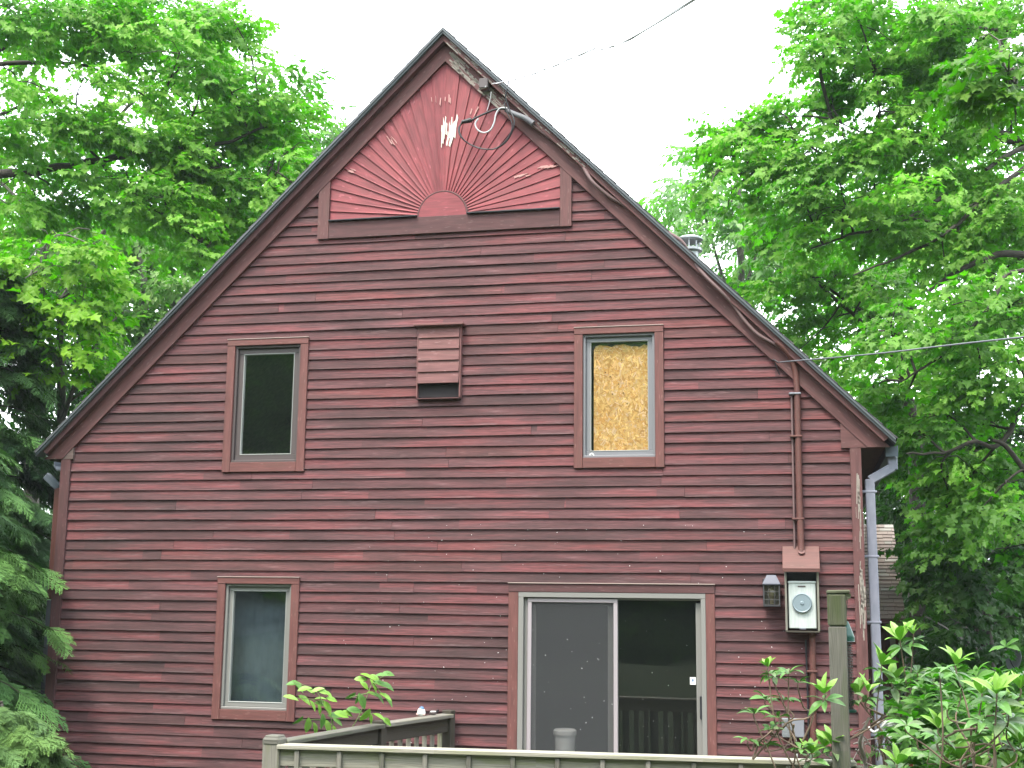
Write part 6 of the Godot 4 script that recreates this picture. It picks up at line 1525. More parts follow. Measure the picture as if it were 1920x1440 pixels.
	tree("maple_tree", "bushy maple far behind the viewpoint toward the right", "maples behind the viewpoint", V(10.00, 0.20, 37.00), [V(10.00, 0.20, 37.00), V(10.20, 4.20, 37.00), V(10.00, 8.20, 37.20)], 0.28, [],
		[[V(7.17, 3.46, 37.99), 1.72, 1.50], [V(11.57, 6.06, 38.95), 1.76, 1.50], [V(11.31, 4.53, 35.35), 2.16, 1.50], [V(6.57, 7.89, 38.07), 1.70, 1.50], [V(8.11, 6.75, 36.64), 2.16, 1.50], [V(11.65, 5.73, 36.33), 2.19, 1.50], [V(9.60, 6.56, 36.54), 2.08, 1.50], [V(11.93, 6.56, 36.77), 2.16, 1.50], [V(12.09, 2.97, 38.66), 2.15, 1.50], [V(12.32, 6.88, 38.03), 2.08, 1.50], [V(7.39, 4.28, 38.27), 2.15, 1.50], [V(10.15, 3.50, 38.56), 1.51, 1.50], [V(6.92, 7.95, 37.71), 1.99, 1.50], [V(12.61, 4.91, 37.42), 2.16, 1.50], [V(11.48, 10.07, 38.18), 1.62, 1.50], [V(7.85, 9.81, 38.40), 2.25, 1.50], [V(8.16, 7.42, 35.38), 2.25, 1.50], [V(10.17, 4.57, 38.12), 2.23, 1.50], [V(11.26, 2.07, 35.13), 2.27, 1.50], [V(11.37, 5.37, 36.17), 1.77, 1.50], [V(8.56, 7.69, 36.25), 1.58, 1.50], [V(8.03, 4.78, 38.70), 1.98, 1.50], [V(8.73, 4.36, 38.45), 1.77, 1.50], [V(8.56, 7.25, 36.55), 2.09, 1.50], [V(8.12, 6.22, 38.32), 2.15, 1.50], [V(7.01, 0.81, 35.15), 2.14, 1.50], [V(10.54, 3.51, 37.42), 1.72, 1.50], [V(13.41, 4.53, 37.19), 2.10, 1.50], [V(8.19, 6.21, 36.43), 1.83, 1.50], [V(11.09, 6.18, 36.66), 1.67, 1.50]], sp_far, M.leaf, Color(0.05, 0.14, 0.02), Color(0.22, 0.42, 0.05), 1.7, M.bark_dark, 0.05)
	cedar("cedar_tree", "tall dark cedar crowding the left corner of the house", V(-5.80, 0.0, 0.95), 5.9, 2.3, 6200, sp_cedar, Color(0.042, 0.115, 0.034), Color(0.135, 0.28, 0.06), 0.66)
	cedar("cedar_tree", "low pale green cedar in front at the bottom left", V(-3.12, 0.0, 2.53), 1.55, 1.0, 1900, sp_cedar, Color(0.075, 0.15, 0.05), Color(0.14, 0.26, 0.06), 0.55)
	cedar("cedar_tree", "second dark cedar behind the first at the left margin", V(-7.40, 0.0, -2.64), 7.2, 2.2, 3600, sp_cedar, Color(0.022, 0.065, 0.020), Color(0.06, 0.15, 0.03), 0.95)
	var gs_ := thing("garden_shed", "low grey roofed shed behind the viewpoint mirrored in the lower left window", "shed", V(-13.0, 0.3, 24.0))
	put("wall", bx(-2.2, 2.2, 0.0, 1.6, -1.5, 1.5), M.greybox, gs_)
	var gst := mb()
	poly(gst, PackedVector2Array([Vector2(-2.5, 1.601), Vector2(2.5, 1.601), Vector2(0, 2.7)]), -1.7, 1.7)
	put("roof", gst, M.drip, gs_)
	tree("maple_tree", "leafy maple nearest behind the viewpoint mirrored in the upper left window", "maples behind the viewpoint", V(-12.6, 0.2, 26), [V(-12.6, 0.2, 26), V(-12.5, 5, 26), V(-12.5, 10, 26)], 0.2, [],
		[[V(-14.20, 5.60, 25.00), 1.60, 2.0], [V(-12.40, 6.00, 26.00), 1.70, 2.0], [V(-11.00, 7.50, 26.00), 1.60, 2.0], [V(-13.50, 8.00, 25.00), 1.70, 2.0], [V(-12.00, 9.60, 26.00), 1.70, 2.0], [V(-14.00, 10.40, 26.00), 1.60, 2.0], [V(-10.60, 9.60, 27.00), 1.50, 2.0], [V(-12.60, 11.60, 26.00), 1.40, 2.0], [V(-15.60, 7.60, 26.00), 1.60, 2.0]], sp_far, M.leaf, Color(0.05, 0.14, 0.02), Color(0.22, 0.42, 0.05), 1.4, M.bark_dark, 0.05)
	tree("leafy_bush", "broad bush behind the viewpoint mirrored in the right door pane", "bushes behind the viewpoint", V(0.0, 0.2, 22.0), [V(0.0, 0.2, 22.0), V(0.0, 2.0, 22.0), V(0.0, 3.5, 22.0)], 0.06, [],
		[[V(-0.48, 1.81, 21.55), 1.20, 2.0], [V(0.56, 2.08, 21.76), 1.20, 2.0], [V(-0.27, 2.09, 21.66), 1.20, 2.0], [V(-0.35, 2.76, 22.63), 1.20, 2.0], [V(-0.67, 1.21, 21.45), 1.20, 2.0], [V(-1.50, 3.83, 22.30), 1.20, 2.0], [V(-1.35, 3.18, 21.77), 1.20, 2.0], [V(0.22, 1.77, 21.95), 1.20, 2.0], [V(1.27, 3.56, 21.81), 1.20, 2.0], [V(-0.35, 1.05, 22.11), 1.20, 2.0], [V(-1.23, 3.76, 22.58), 1.20, 2.0], [V(1.03, 0.60, 21.68), 1.20, 2.0], [V(-0.87, 2.02, 22.72), 1.20, 2.0], [V(0.89, 2.46, 22.79), 1.20, 2.0]], sp_far, M.leaf, Color(0.02, 0.055, 0.01), Color(0.08, 0.17, 0.022), 1.2, M.bark_dark, 0.02)
	tree("leafy_bush", "broad bush behind the viewpoint mirrored in the left door pane", "bushes behind the viewpoint", V(-3.4, 0.2, 23.0), [V(-3.4, 0.2, 23.0), V(-3.4, 2.0, 23.0), V(-3.4, 3.5, 23.0)], 0.06, [],
		[[V(-4.80, 2.18, 22.76), 1.20, 2.0], [V(-2.37, 2.30, 22.91), 1.20, 2.0], [V(-4.52, 3.44, 23.74), 1.20, 2.0], [V(-2.49, 4.11, 22.49), 1.20, 2.0], [V(-2.99, 2.13, 22.26), 1.20, 2.0], [V(-2.51, 1.15, 23.68), 1.20, 2.0], [V(-4.28, 1.47, 23.75), 1.20, 2.0], [V(-4.03, 3.64, 23.38), 1.20, 2.0], [V(-2.23, 0.77, 22.96), 1.20, 2.0], [V(-3.77, 2.93, 23.65), 1.20, 2.0], [V(-3.06, 3.59, 23.61), 1.20, 2.0], [V(-3.47, 2.05, 22.96), 1.20, 2.0], [V(-4.02, 1.19, 23.40), 1.20, 2.0], [V(-1.97, 2.40, 22.74), 1.20, 2.0]], sp_far, M.leaf, Color(0.02, 0.055, 0.01), Color(0.08, 0.17, 0.022), 1.2, M.bark_dark, 0.02)
	tree("leafy_bush", "broad bush behind the viewpoint mirrored left of the door", "bushes behind the viewpoint", V(-6.6, 0.2, 24.0), [V(-6.6, 0.2, 24.0), V(-6.6, 2.0, 24.0), V(-6.6, 3.5, 24.0)], 0.06, [],
		[[V(-7.84, 2.87, 23.48), 1.20, 2.0], [V(-5.68, 2.12, 23.73), 1.20, 2.0], [V(-6.13, 3.74, 24.51), 1.20, 2.0], [V(-5.16, 3.01, 24.61), 1.20, 2.0], [V(-6.92, 3.20, 24.59), 1.20, 2.0], [V(-8.05, 3.24, 24.48), 1.20, 2.0], [V(-7.08, 1.69, 24.77), 1.20, 2.0], [V(-6.16, 1.63, 23.50), 1.20, 2.0], [V(-5.90, 0.85, 23.39), 1.20, 2.0], [V(-6.22, 2.43, 23.27), 1.20, 2.0], [V(-6.52, 3.96, 24.22), 1.20, 2.0], [V(-5.63, 3.85, 23.96), 1.20, 2.0], [V(-5.87, 2.65, 24.61), 1.20, 2.0], [V(-6.26, 3.50, 24.33), 1.20, 2.0]], sp_far, M.leaf, Color(0.02, 0.055, 0.01), Color(0.08, 0.17, 0.022), 1.2, M.bark_dark, 0.02)
	tree("maple_tree", "tall wood edge maple at the far left of the clearing", "maples behind the viewpoint", V(-34.0, 0.2, 12.0), [V(-34.0, 0.2, 12.0), V(-33.8, 6.4, 12.0), V(-34.0, 14.3, 12.0)], 0.3, [],  # unseen ring of trees from here down, added to cut low sky light
		[[V(-34.53, 13.79, 11.72), 2.04, 1.6], [V(-30.02, 8.94, 13.63), 2.00, 1.6], [V(-36.48, 7.07, 10.22), 2.36, 1.6], [V(-32.61, 11.31, 10.10), 2.60, 1.6], [V(-31.32, 15.68, 10.17), 1.94, 1.6], [V(-30.83, 9.58, 10.27), 2.47, 1.6], [V(-32.41, 12.76, 10.59), 1.89, 1.6], [V(-29.80, 2.29, 11.92), 2.02, 1.6], [V(-30.83, 4.34, 10.87), 1.83, 1.6], [V(-37.21, 4.67, 9.56), 1.89, 1.6], [V(-37.55, 5.56, 11.73), 2.47, 1.6], [V(-31.17, 13.71, 11.41), 2.09, 1.6], [V(-37.45, 13.83, 14.14), 1.91, 1.6], [V(-36.78, 2.12, 10.58), 2.56, 1.6], [V(-30.47, 3.86, 11.46), 1.86, 1.6], [V(-36.71, 8.44, 9.75), 2.43, 1.6], [V(-36.25, 13.93, 10.64), 2.34, 1.6], [V(-33.92, 7.78, 12.72), 2.17, 1.6], [V(-29.58, 9.20, 11.85), 2.17, 1.6], [V(-37.19, 13.98, 9.98), 1.74, 1.6], [V(-34.73, 7.70, 14.42), 1.93, 1.6], [V(-37.42, 12.82, 10.85), 2.20, 1.6], [V(-34.69, 2.59, 10.12), 1.90, 1.6], [V(-36.10, 12.16, 10.53), 1.90, 1.6], [V(-36.78, 10.39, 11.13), 1.98, 1.6], [V(-36.85, 2.26, 9.74), 2.57, 1.6], [V(-37.95, 4.90, 13.59), 1.80, 1.6], [V(-34.41, 5.56, 11.45), 2.11, 1.6], [V(-34.81, 2.41, 11.66), 2.42, 1.6], [V(-34.03, 13.86, 9.78), 1.86, 1.6], [V(-38.13, 2.87, 11.13), 2.27, 1.6], [V(-38.16, 15.75, 11.66), 1.93, 1.6], [V(-35.29, 2.12, 10.48), 2.20, 1.6], [V(-37.91, 8.74, 11.77), 2.34, 1.6]], sp_far, M.leaf, Color(0.05, 0.14, 0.02), Color(0.2, 0.4, 0.05), 2.0, M.bark_dark, 0.05)
	tree("maple_tree", "tall wood edge maple left of the clearing behind the viewpoint", "maples behind the viewpoint", V(-30.0, 0.2, 22.0), [V(-30.0, 0.2, 22.0), V(-29.8, 7.4, 22.0), V(-30.0, 16.7, 22.0)], 0.3, [],
		[[V(-26.20, 13.80, 21.55), 2.23, 1.6], [V(-30.91, 2.71, 22.78), 2.07, 1.6], [V(-34.07, 3.14, 22.41), 2.51, 1.6], [V(-26.57, 17.14, 22.84), 2.42, 1.6], [V(-30.23, 15.23, 24.44), 2.15, 1.6], [V(-33.41, 12.55, 23.88), 2.27, 1.6], [V(-28.01, 12.58, 19.60), 1.79, 1.6], [V(-26.47, 18.47, 23.64), 2.30, 1.6], [V(-31.36, 5.07, 24.39), 2.41, 1.6], [V(-31.65, 16.44, 21.95), 2.17, 1.6], [V(-30.87, 14.83, 21.79), 2.26, 1.6], [V(-28.78, 11.22, 19.55), 2.11, 1.6], [V(-33.70, 17.83, 22.40), 2.02, 1.6], [V(-28.04, 17.37, 22.61), 1.93, 1.6], [V(-30.21, 5.47, 19.65), 1.84, 1.6], [V(-32.33, 10.84, 20.26), 1.91, 1.6], [V(-33.46, 2.18, 24.14), 1.75, 1.6], [V(-27.95, 15.37, 23.58), 1.80, 1.6], [V(-32.92, 1.79, 23.80), 2.50, 1.6], [V(-26.03, 17.41, 23.03), 1.90, 1.6], [V(-26.00, 6.26, 23.84), 2.34, 1.6], [V(-28.54, 15.49, 21.78), 2.41, 1.6], [V(-26.95, 8.44, 22.60), 1.93, 1.6], [V(-27.43, 7.52, 22.05), 2.03, 1.6], [V(-25.61, 1.67, 20.83), 2.38, 1.6], [V(-28.39, 12.94, 21.38), 2.02, 1.6], [V(-33.76, 11.46, 20.37), 1.92, 1.6], [V(-33.39, 4.29, 21.88), 1.80, 1.6], [V(-27.76, 8.51, 23.73), 2.41, 1.6], [V(-26.44, 13.66, 22.88), 2.23, 1.6], [V(-34.48, 4.25, 21.75), 1.75, 1.6], [V(-27.63, 3.19, 21.08), 1.82, 1.6], [V(-27.76, 3.91, 23.74), 1.84, 1.6], [V(-30.02, 5.75, 23.36), 2.08, 1.6]], sp_far, M.leaf, Color(0.05, 0.14, 0.02), Color(0.2, 0.4, 0.05), 2.0, M.bark_dark, 0.05)
	tree("maple_tree", "tall wood edge maple left rear of the clearing", "maples behind the viewpoint", V(-24.0, 0.2, 29.0), [V(-24.0, 0.2, 29.0), V(-23.8, 6.6, 29.0), V(-24.0, 14.8, 29.0)], 0.3, [],
		[[V(-21.31, 15.62, 27.51), 1.91, 1.6], [V(-27.76, 9.69, 31.24), 2.12, 1.6], [V(-25.71, 5.28, 26.92), 2.45, 1.6], [V(-23.37, 13.90, 28.06), 2.50, 1.6], [V(-27.68, 4.93, 30.13), 1.94, 1.6], [V(-28.18, 15.91, 31.26), 2.41, 1.6], [V(-25.33, 5.31, 29.65), 2.06, 1.6], [V(-27.67, 4.02, 30.04), 1.96, 1.6], [V(-23.14, 7.73, 28.95), 2.26, 1.6], [V(-25.23, 10.92, 30.50), 2.02, 1.6], [V(-28.13, 8.61, 26.77), 2.13, 1.6], [V(-21.66, 5.05, 28.73), 2.01, 1.6], [V(-27.55, 3.33, 31.11), 2.09, 1.6], [V(-28.17, 9.46, 29.07), 2.14, 1.6], [V(-27.53, 16.38, 30.03), 1.86, 1.6], [V(-22.78, 5.36, 28.47), 1.94, 1.6], [V(-26.90, 8.80, 28.83), 2.55, 1.6], [V(-22.24, 12.82, 27.49), 2.05, 1.6], [V(-20.89, 6.69, 29.50), 2.00, 1.6], [V(-23.36, 5.34, 30.36), 1.74, 1.6], [V(-27.15, 11.26, 28.91), 1.89, 1.6], [V(-26.61, 10.34, 30.06), 2.54, 1.6], [V(-24.95, 7.79, 26.75), 2.35, 1.6], [V(-19.75, 11.77, 26.96), 1.81, 1.6], [V(-20.36, 14.10, 26.66), 1.96, 1.6], [V(-28.22, 7.48, 26.50), 2.28, 1.6], [V(-25.08, 6.00, 29.21), 2.29, 1.6], [V(-27.13, 11.76, 30.89), 2.13, 1.6], [V(-25.77, 4.47, 27.26), 1.91, 1.6], [V(-27.06, 11.98, 31.24), 2.33, 1.6], [V(-21.38, 14.85, 26.67), 2.38, 1.6], [V(-27.53, 15.91, 28.36), 2.03, 1.6], [V(-23.87, 5.68, 30.46), 2.45, 1.6], [V(-24.47, 13.05, 29.27), 2.49, 1.6]], sp_far, M.leaf, Color(0.05, 0.14, 0.02), Color(0.2, 0.4, 0.05), 2.0, M.bark_dark, 0.05)
	tree("maple_tree", "tall wood edge maple rear left past the shed", "maples behind the viewpoint", V(-17.0, 0.2, 35.0), [V(-17.0, 0.2, 35.0), V(-16.8, 6.4, 35.0), V(-17.0, 14.4, 35.0)], 0.3, [],
		[[V(-14.52, 2.55, 34.74), 2.06, 1.6], [V(-17.46, 3.26, 33.03), 2.27, 1.6], [V(-13.74, 14.00, 33.13), 1.78, 1.6], [V(-20.01, 8.68, 35.33), 1.84, 1.6], [V(-15.81, 6.21, 36.43), 2.18, 1.6], [V(-16.78, 7.78, 34.17), 2.02, 1.6], [V(-19.13, 10.07, 33.44), 1.74, 1.6], [V(-14.05, 9.15, 36.61), 2.24, 1.6], [V(-14.60, 11.03, 35.58), 2.32, 1.6], [V(-17.76, 4.97, 33.85), 1.93, 1.6], [V(-14.81, 15.61, 32.93), 2.33, 1.6], [V(-19.28, 1.35, 35.77), 1.78, 1.6], [V(-18.69, 4.64, 33.90), 1.91, 1.6], [V(-13.33, 10.74, 34.79), 1.91, 1.6], [V(-15.75, 2.83, 35.89), 2.23, 1.6], [V(-21.47, 11.32, 34.75), 1.85, 1.6], [V(-20.77, 9.71, 36.55), 2.00, 1.6], [V(-15.82, 5.66, 37.38), 2.40, 1.6], [V(-14.74, 5.71, 34.57), 2.33, 1.6], [V(-13.37, 1.44, 35.67), 2.41, 1.6], [V(-20.64, 14.60, 35.22), 2.08, 1.6], [V(-14.64, 7.12, 36.47), 2.46, 1.6], [V(-12.78, 6.48, 32.98), 2.39, 1.6], [V(-21.33, 12.52, 36.68), 2.53, 1.6], [V(-21.23, 14.39, 37.44), 1.81, 1.6], [V(-17.14, 6.71, 36.82), 1.77, 1.6], [V(-17.28, 1.70, 37.15), 2.10, 1.6], [V(-15.04, 1.71, 33.50), 2.27, 1.6], [V(-19.07, 14.65, 37.22), 1.85, 1.6], [V(-12.77, 14.85, 34.83), 1.99, 1.6], [V(-16.29, 10.46, 32.55), 2.27, 1.6], [V(-17.15, 13.31, 36.57), 2.34, 1.6], [V(-15.49, 14.73, 35.06), 2.27, 1.6], [V(-13.34, 15.03, 34.97), 1.83, 1.6]], sp_far, M.leaf, Color(0.05, 0.14, 0.02), Color(0.2, 0.4, 0.05), 2.0, M.bark_dark, 0.05)
	tree("maple_tree", "tall wood edge maple rear left centre behind the bushes", "maples behind the viewpoint", V(-8.0, 0.2, 41.0), [V(-8.0, 0.2, 41.0), V(-7.8, 7.0, 41.0), V(-8.0, 15.8, 41.0)], 0.3, [],
		[[V(-8.11, 4.21, 39.64), 1.76, 1.6], [V(-5.28, 9.18, 38.79), 1.94, 1.6], [V(-4.00, 2.24, 41.99), 1.76, 1.6], [V(-4.95, 11.41, 42.54), 1.87, 1.6], [V(-9.54, 10.93, 39.11), 2.25, 1.6], [V(-9.86, 2.99, 39.14), 2.02, 1.6], [V(-3.97, 11.53, 39.28), 2.06, 1.6], [V(-3.58, 15.03, 42.18), 2.09, 1.6], [V(-10.69, 14.46, 41.34), 1.83, 1.6], [V(-6.62, 9.69, 39.42), 2.51, 1.6], [V(-7.44, 5.50, 42.09), 2.33, 1.6], [V(-7.26, 5.06, 43.35), 2.26, 1.6], [V(-5.83, 17.36, 39.16), 2.34, 1.6], [V(-11.07, 12.45, 40.52), 1.94, 1.6], [V(-5.72, 9.96, 39.21), 1.78, 1.6], [V(-5.56, 8.18, 39.88), 1.89, 1.6], [V(-8.21, 4.90, 43.15), 2.10, 1.6], [V(-7.49, 1.43, 41.46), 1.73, 1.6], [V(-8.67, 4.48, 40.46), 2.29, 1.6], [V(-4.16, 8.96, 38.52), 2.41, 1.6], [V(-9.85, 15.98, 40.15), 2.58, 1.6], [V(-10.40, 7.53, 40.30), 2.24, 1.6], [V(-3.87, 3.38, 39.53), 2.06, 1.6], [V(-10.14, 7.62, 43.09), 2.02, 1.6], [V(-8.99, 2.77, 38.69), 2.15, 1.6], [V(-9.00, 12.15, 42.43), 1.92, 1.6], [V(-9.24, 17.57, 38.63), 2.26, 1.6], [V(-8.87, 10.23, 39.12), 2.53, 1.6], [V(-4.96, 10.54, 41.21), 2.13, 1.6], [V(-4.12, 3.92, 38.84), 2.49, 1.6], [V(-4.84, 14.56, 41.36), 2.57, 1.6], [V(-8.44, 10.88, 42.91), 1.75, 1.6], [V(-3.93, 4.76, 41.97), 1.86, 1.6], [V(-10.70, 12.14, 40.04), 2.30, 1.6]], sp_far, M.leaf, Color(0.05, 0.14, 0.02), Color(0.2, 0.4, 0.05), 2.0, M.bark_dark, 0.05)
	tree("maple_tree", "tall wood edge maple straight behind the viewpoint", "maples behind the viewpoint", V(1.0, 0.2, 43.0), [V(1.0, 0.2, 43.0), V(1.2, 7.3, 43.0), V(1.0, 16.3, 43.0)], 0.3, [],
		[[V(5.28, 5.54, 41.34), 1.73, 1.6], [V(2.44, 16.64, 43.87), 1.90, 1.6], [V(2.77, 14.08, 42.43), 1.72, 1.6], [V(-0.79, 14.83, 44.33), 2.14, 1.6], [V(0.95, 11.93, 43.10), 2.17, 1.6], [V(-0.51, 14.94, 40.75), 2.00, 1.6], [V(1.08, 10.71, 44.66), 2.35, 1.6], [V(-1.97, 2.74, 40.64), 2.49, 1.6], [V(0.05, 9.17, 44.12), 2.33, 1.6], [V(1.60, 9.89, 41.38), 1.74, 1.6], [V(-1.75, 18.14, 42.00), 2.32, 1.6], [V(-1.39, 11.47, 41.31), 2.34, 1.6], [V(-2.66, 7.56, 42.85), 2.23, 1.6], [V(-0.23, 8.12, 44.58), 1.84, 1.6], [V(1.61, 7.17, 42.51), 2.36, 1.6], [V(0.50, 12.34, 41.83), 2.45, 1.6], [V(3.54, 8.26, 42.34), 2.02, 1.6], [V(1.69, 2.76, 41.92), 2.52, 1.6], [V(0.17, 15.01, 42.06), 1.99, 1.6], [V(1.73, 1.92, 43.02), 1.77, 1.6], [V(0.88, 15.21, 42.80), 1.84, 1.6], [V(1.17, 17.32, 43.35), 2.57, 1.6], [V(3.23, 8.52, 41.87), 2.45, 1.6], [V(-1.15, 5.64, 45.29), 1.92, 1.6], [V(-2.64, 3.01, 41.13), 2.47, 1.6], [V(3.24, 12.54, 42.85), 2.44, 1.6], [V(2.71, 18.02, 42.31), 1.79, 1.6], [V(-1.42, 8.21, 42.75), 2.49, 1.6], [V(4.08, 9.54, 44.71), 2.06, 1.6], [V(-2.22, 10.91, 45.11), 2.01, 1.6], [V(2.07, 1.61, 42.78), 2.50, 1.6], [V(-2.70, 4.05, 41.16), 2.24, 1.6], [V(3.42, 1.68, 42.05), 2.38, 1.6], [V(2.21, 5.95, 43.49), 2.25, 1.6]], sp_far, M.leaf, Color(0.05, 0.14, 0.02), Color(0.2, 0.4, 0.05), 2.0, M.bark_dark, 0.05)
	tree("maple_tree", "tall wood edge maple rear right centre behind the bushes", "maples behind the viewpoint", V(10.0, 0.2, 41.0), [V(10.0, 0.2, 41.0), V(10.2, 7.2, 41.0), V(10.0, 16.2, 41.0)], 0.3, [],
		[[V(14.13, 7.68, 41.46), 2.32, 1.6], [V(14.07, 8.86, 42.07), 2.57, 1.6], [V(11.96, 4.09, 43.40), 2.14, 1.6], [V(9.28, 8.09, 43.45), 2.42, 1.6], [V(9.94, 10.95, 43.25), 2.06, 1.6], [V(13.61, 5.43, 41.00), 1.94, 1.6], [V(8.02, 9.70, 41.60), 1.97, 1.6], [V(7.41, 16.70, 39.80), 1.91, 1.6], [V(7.26, 15.48, 40.87), 2.02, 1.6], [V(6.84, 4.53, 41.54), 2.44, 1.6], [V(10.68, 9.33, 39.61), 2.14, 1.6], [V(7.43, 7.70, 40.85), 1.78, 1.6], [V(11.84, 6.41, 42.54), 1.71, 1.6], [V(6.21, 13.03, 40.46), 1.73, 1.6], [V(6.18, 9.24, 39.03), 1.75, 1.6], [V(8.34, 10.95, 39.96), 1.71, 1.6], [V(13.80, 13.57, 39.01), 1.87, 1.6], [V(13.38, 11.50, 42.18), 1.89, 1.6], [V(9.41, 7.53, 41.64), 1.92, 1.6], [V(7.75, 1.70, 41.18), 2.06, 1.6], [V(5.94, 9.42, 40.65), 1.90, 1.6], [V(9.77, 10.13, 38.61), 2.35, 1.6], [V(12.05, 3.66, 43.35), 2.31, 1.6], [V(12.80, 15.81, 40.40), 1.75, 1.6], [V(14.29, 3.69, 41.83), 1.94, 1.6], [V(7.72, 5.05, 38.71), 2.58, 1.6], [V(12.86, 16.17, 39.94), 2.49, 1.6], [V(7.98, 14.65, 40.07), 1.84, 1.6], [V(5.57, 11.98, 39.40), 1.89, 1.6], [V(12.36, 16.56, 43.17), 2.01, 1.6], [V(13.42, 12.51, 39.09), 1.91, 1.6], [V(12.09, 9.50, 41.20), 2.41, 1.6], [V(12.05, 4.81, 41.54), 2.23, 1.6], [V(7.92, 17.26, 38.79), 2.40, 1.6]], sp_far, M.leaf, Color(0.05, 0.14, 0.02), Color(0.2, 0.4, 0.05), 2.0, M.bark_dark, 0.05)
	tree("maple_tree", "tall wood edge maple right rear of the clearing", "maples behind the viewpoint", V(18.0, 0.2, 35.0), [V(18.0, 0.2, 35.0), V(18.2, 7.3, 35.0), V(18.0, 16.5, 35.0)], 0.3, [],
		[[V(21.60, 5.23, 35.76), 2.00, 1.6], [V(15.34, 7.65, 36.58), 1.93, 1.6], [V(18.77, 13.39, 36.74), 2.02, 1.6], [V(14.39, 12.54, 32.82), 1.84, 1.6], [V(16.36, 2.61, 37.02), 2.42, 1.6], [V(13.90, 3.25, 34.15), 1.81, 1.6], [V(20.42, 5.77, 33.76), 2.05, 1.6], [V(13.98, 4.26, 37.35), 1.86, 1.6], [V(21.93, 3.91, 34.66), 2.04, 1.6], [V(13.98, 14.49, 35.78), 2.46, 1.6], [V(18.22, 11.17, 36.19), 1.79, 1.6], [V(13.71, 8.68, 35.45), 1.73, 1.6], [V(20.37, 3.90, 36.64), 1.74, 1.6], [V(22.00, 4.05, 34.15), 2.22, 1.6], [V(14.51, 17.37, 36.66), 2.11, 1.6], [V(14.22, 11.68, 34.78), 1.81, 1.6], [V(18.50, 9.24, 34.87), 2.32, 1.6], [V(15.51, 5.47, 33.49), 2.01, 1.6], [V(21.24, 1.95, 35.61), 2.09, 1.6], [V(22.16, 6.14, 33.46), 2.32, 1.6], [V(20.73, 13.69, 35.39), 2.42, 1.6], [V(15.89, 10.36, 33.95), 2.09, 1.6], [V(13.88, 13.22, 34.69), 2.05, 1.6], [V(22.41, 16.23, 35.04), 2.31, 1.6], [V(14.18, 3.13, 34.29), 2.54, 1.6], [V(16.76, 10.27, 36.35), 2.42, 1.6], [V(14.30, 6.70, 32.58), 2.30, 1.6], [V(16.44, 16.09, 33.94), 2.19, 1.6], [V(14.62, 11.48, 37.34), 2.52, 1.6], [V(22.42, 13.63, 37.28), 1.96, 1.6], [V(20.28, 18.10, 33.21), 2.01, 1.6], [V(19.39, 11.68, 35.73), 2.59, 1.6], [V(16.79, 5.88, 35.52), 1.91, 1.6], [V(20.89, 11.33, 32.71), 2.12, 1.6]], sp_far, M.leaf, Color(0.05, 0.14, 0.02), Color(0.2, 0.4, 0.05), 2.0, M.bark_dark, 0.05)
	tree("maple_tree", "tall wood edge maple right of the clearing behind the viewpoint", "maples behind the viewpoint", V(25.0, 0.2, 28.0), [V(25.0, 0.2, 28.0), V(25.2, 7.2, 28.0), V(25.0, 16.1, 28.0)], 0.3, [],
		[[V(23.99, 6.96, 26.28), 2.36, 1.6], [V(26.98, 8.87, 25.96), 1.91, 1.6], [V(23.73, 7.50, 28.23), 1.82, 1.6], [V(24.11, 13.03, 30.32), 2.21, 1.6], [V(24.33, 5.06, 28.10), 1.81, 1.6], [V(22.86, 5.40, 27.94), 2.00, 1.6], [V(29.04, 10.88, 29.35), 2.11, 1.6], [V(24.16, 6.01, 28.47), 1.93, 1.6], [V(28.45, 1.52, 28.21), 2.42, 1.6], [V(26.67, 13.13, 27.27), 1.91, 1.6], [V(29.10, 15.86, 26.11), 1.95, 1.6], [V(20.55, 7.14, 27.42), 2.03, 1.6], [V(25.49, 10.80, 28.91), 1.73, 1.6], [V(24.78, 9.01, 27.57), 1.93, 1.6], [V(26.77, 17.28, 29.77), 2.18, 1.6], [V(23.86, 3.94, 27.64), 1.93, 1.6], [V(25.80, 6.88, 26.20), 2.44, 1.6], [V(25.40, 2.42, 26.22), 2.09, 1.6], [V(20.68, 4.56, 29.03), 1.86, 1.6], [V(27.36, 2.31, 27.01), 2.08, 1.6], [V(27.09, 10.68, 26.21), 2.22, 1.6], [V(21.00, 2.06, 29.43), 1.87, 1.6], [V(26.50, 16.53, 30.26), 2.25, 1.6], [V(21.84, 11.94, 27.99), 2.02, 1.6], [V(27.70, 11.06, 26.79), 1.87, 1.6], [V(27.65, 2.96, 27.30), 1.98, 1.6], [V(25.70, 10.14, 30.26), 2.24, 1.6], [V(23.30, 14.09, 29.48), 2.22, 1.6], [V(26.17, 6.96, 28.52), 2.26, 1.6], [V(23.48, 14.48, 27.49), 2.19, 1.6], [V(26.01, 4.58, 30.05), 2.39, 1.6], [V(29.22, 11.76, 28.82), 2.03, 1.6], [V(20.80, 9.43, 25.80), 2.32, 1.6], [V(21.74, 11.92, 27.29), 2.09, 1.6]], sp_far, M.leaf, Color(0.05, 0.14, 0.02), Color(0.2, 0.4, 0.05), 2.0, M.bark_dark, 0.05)
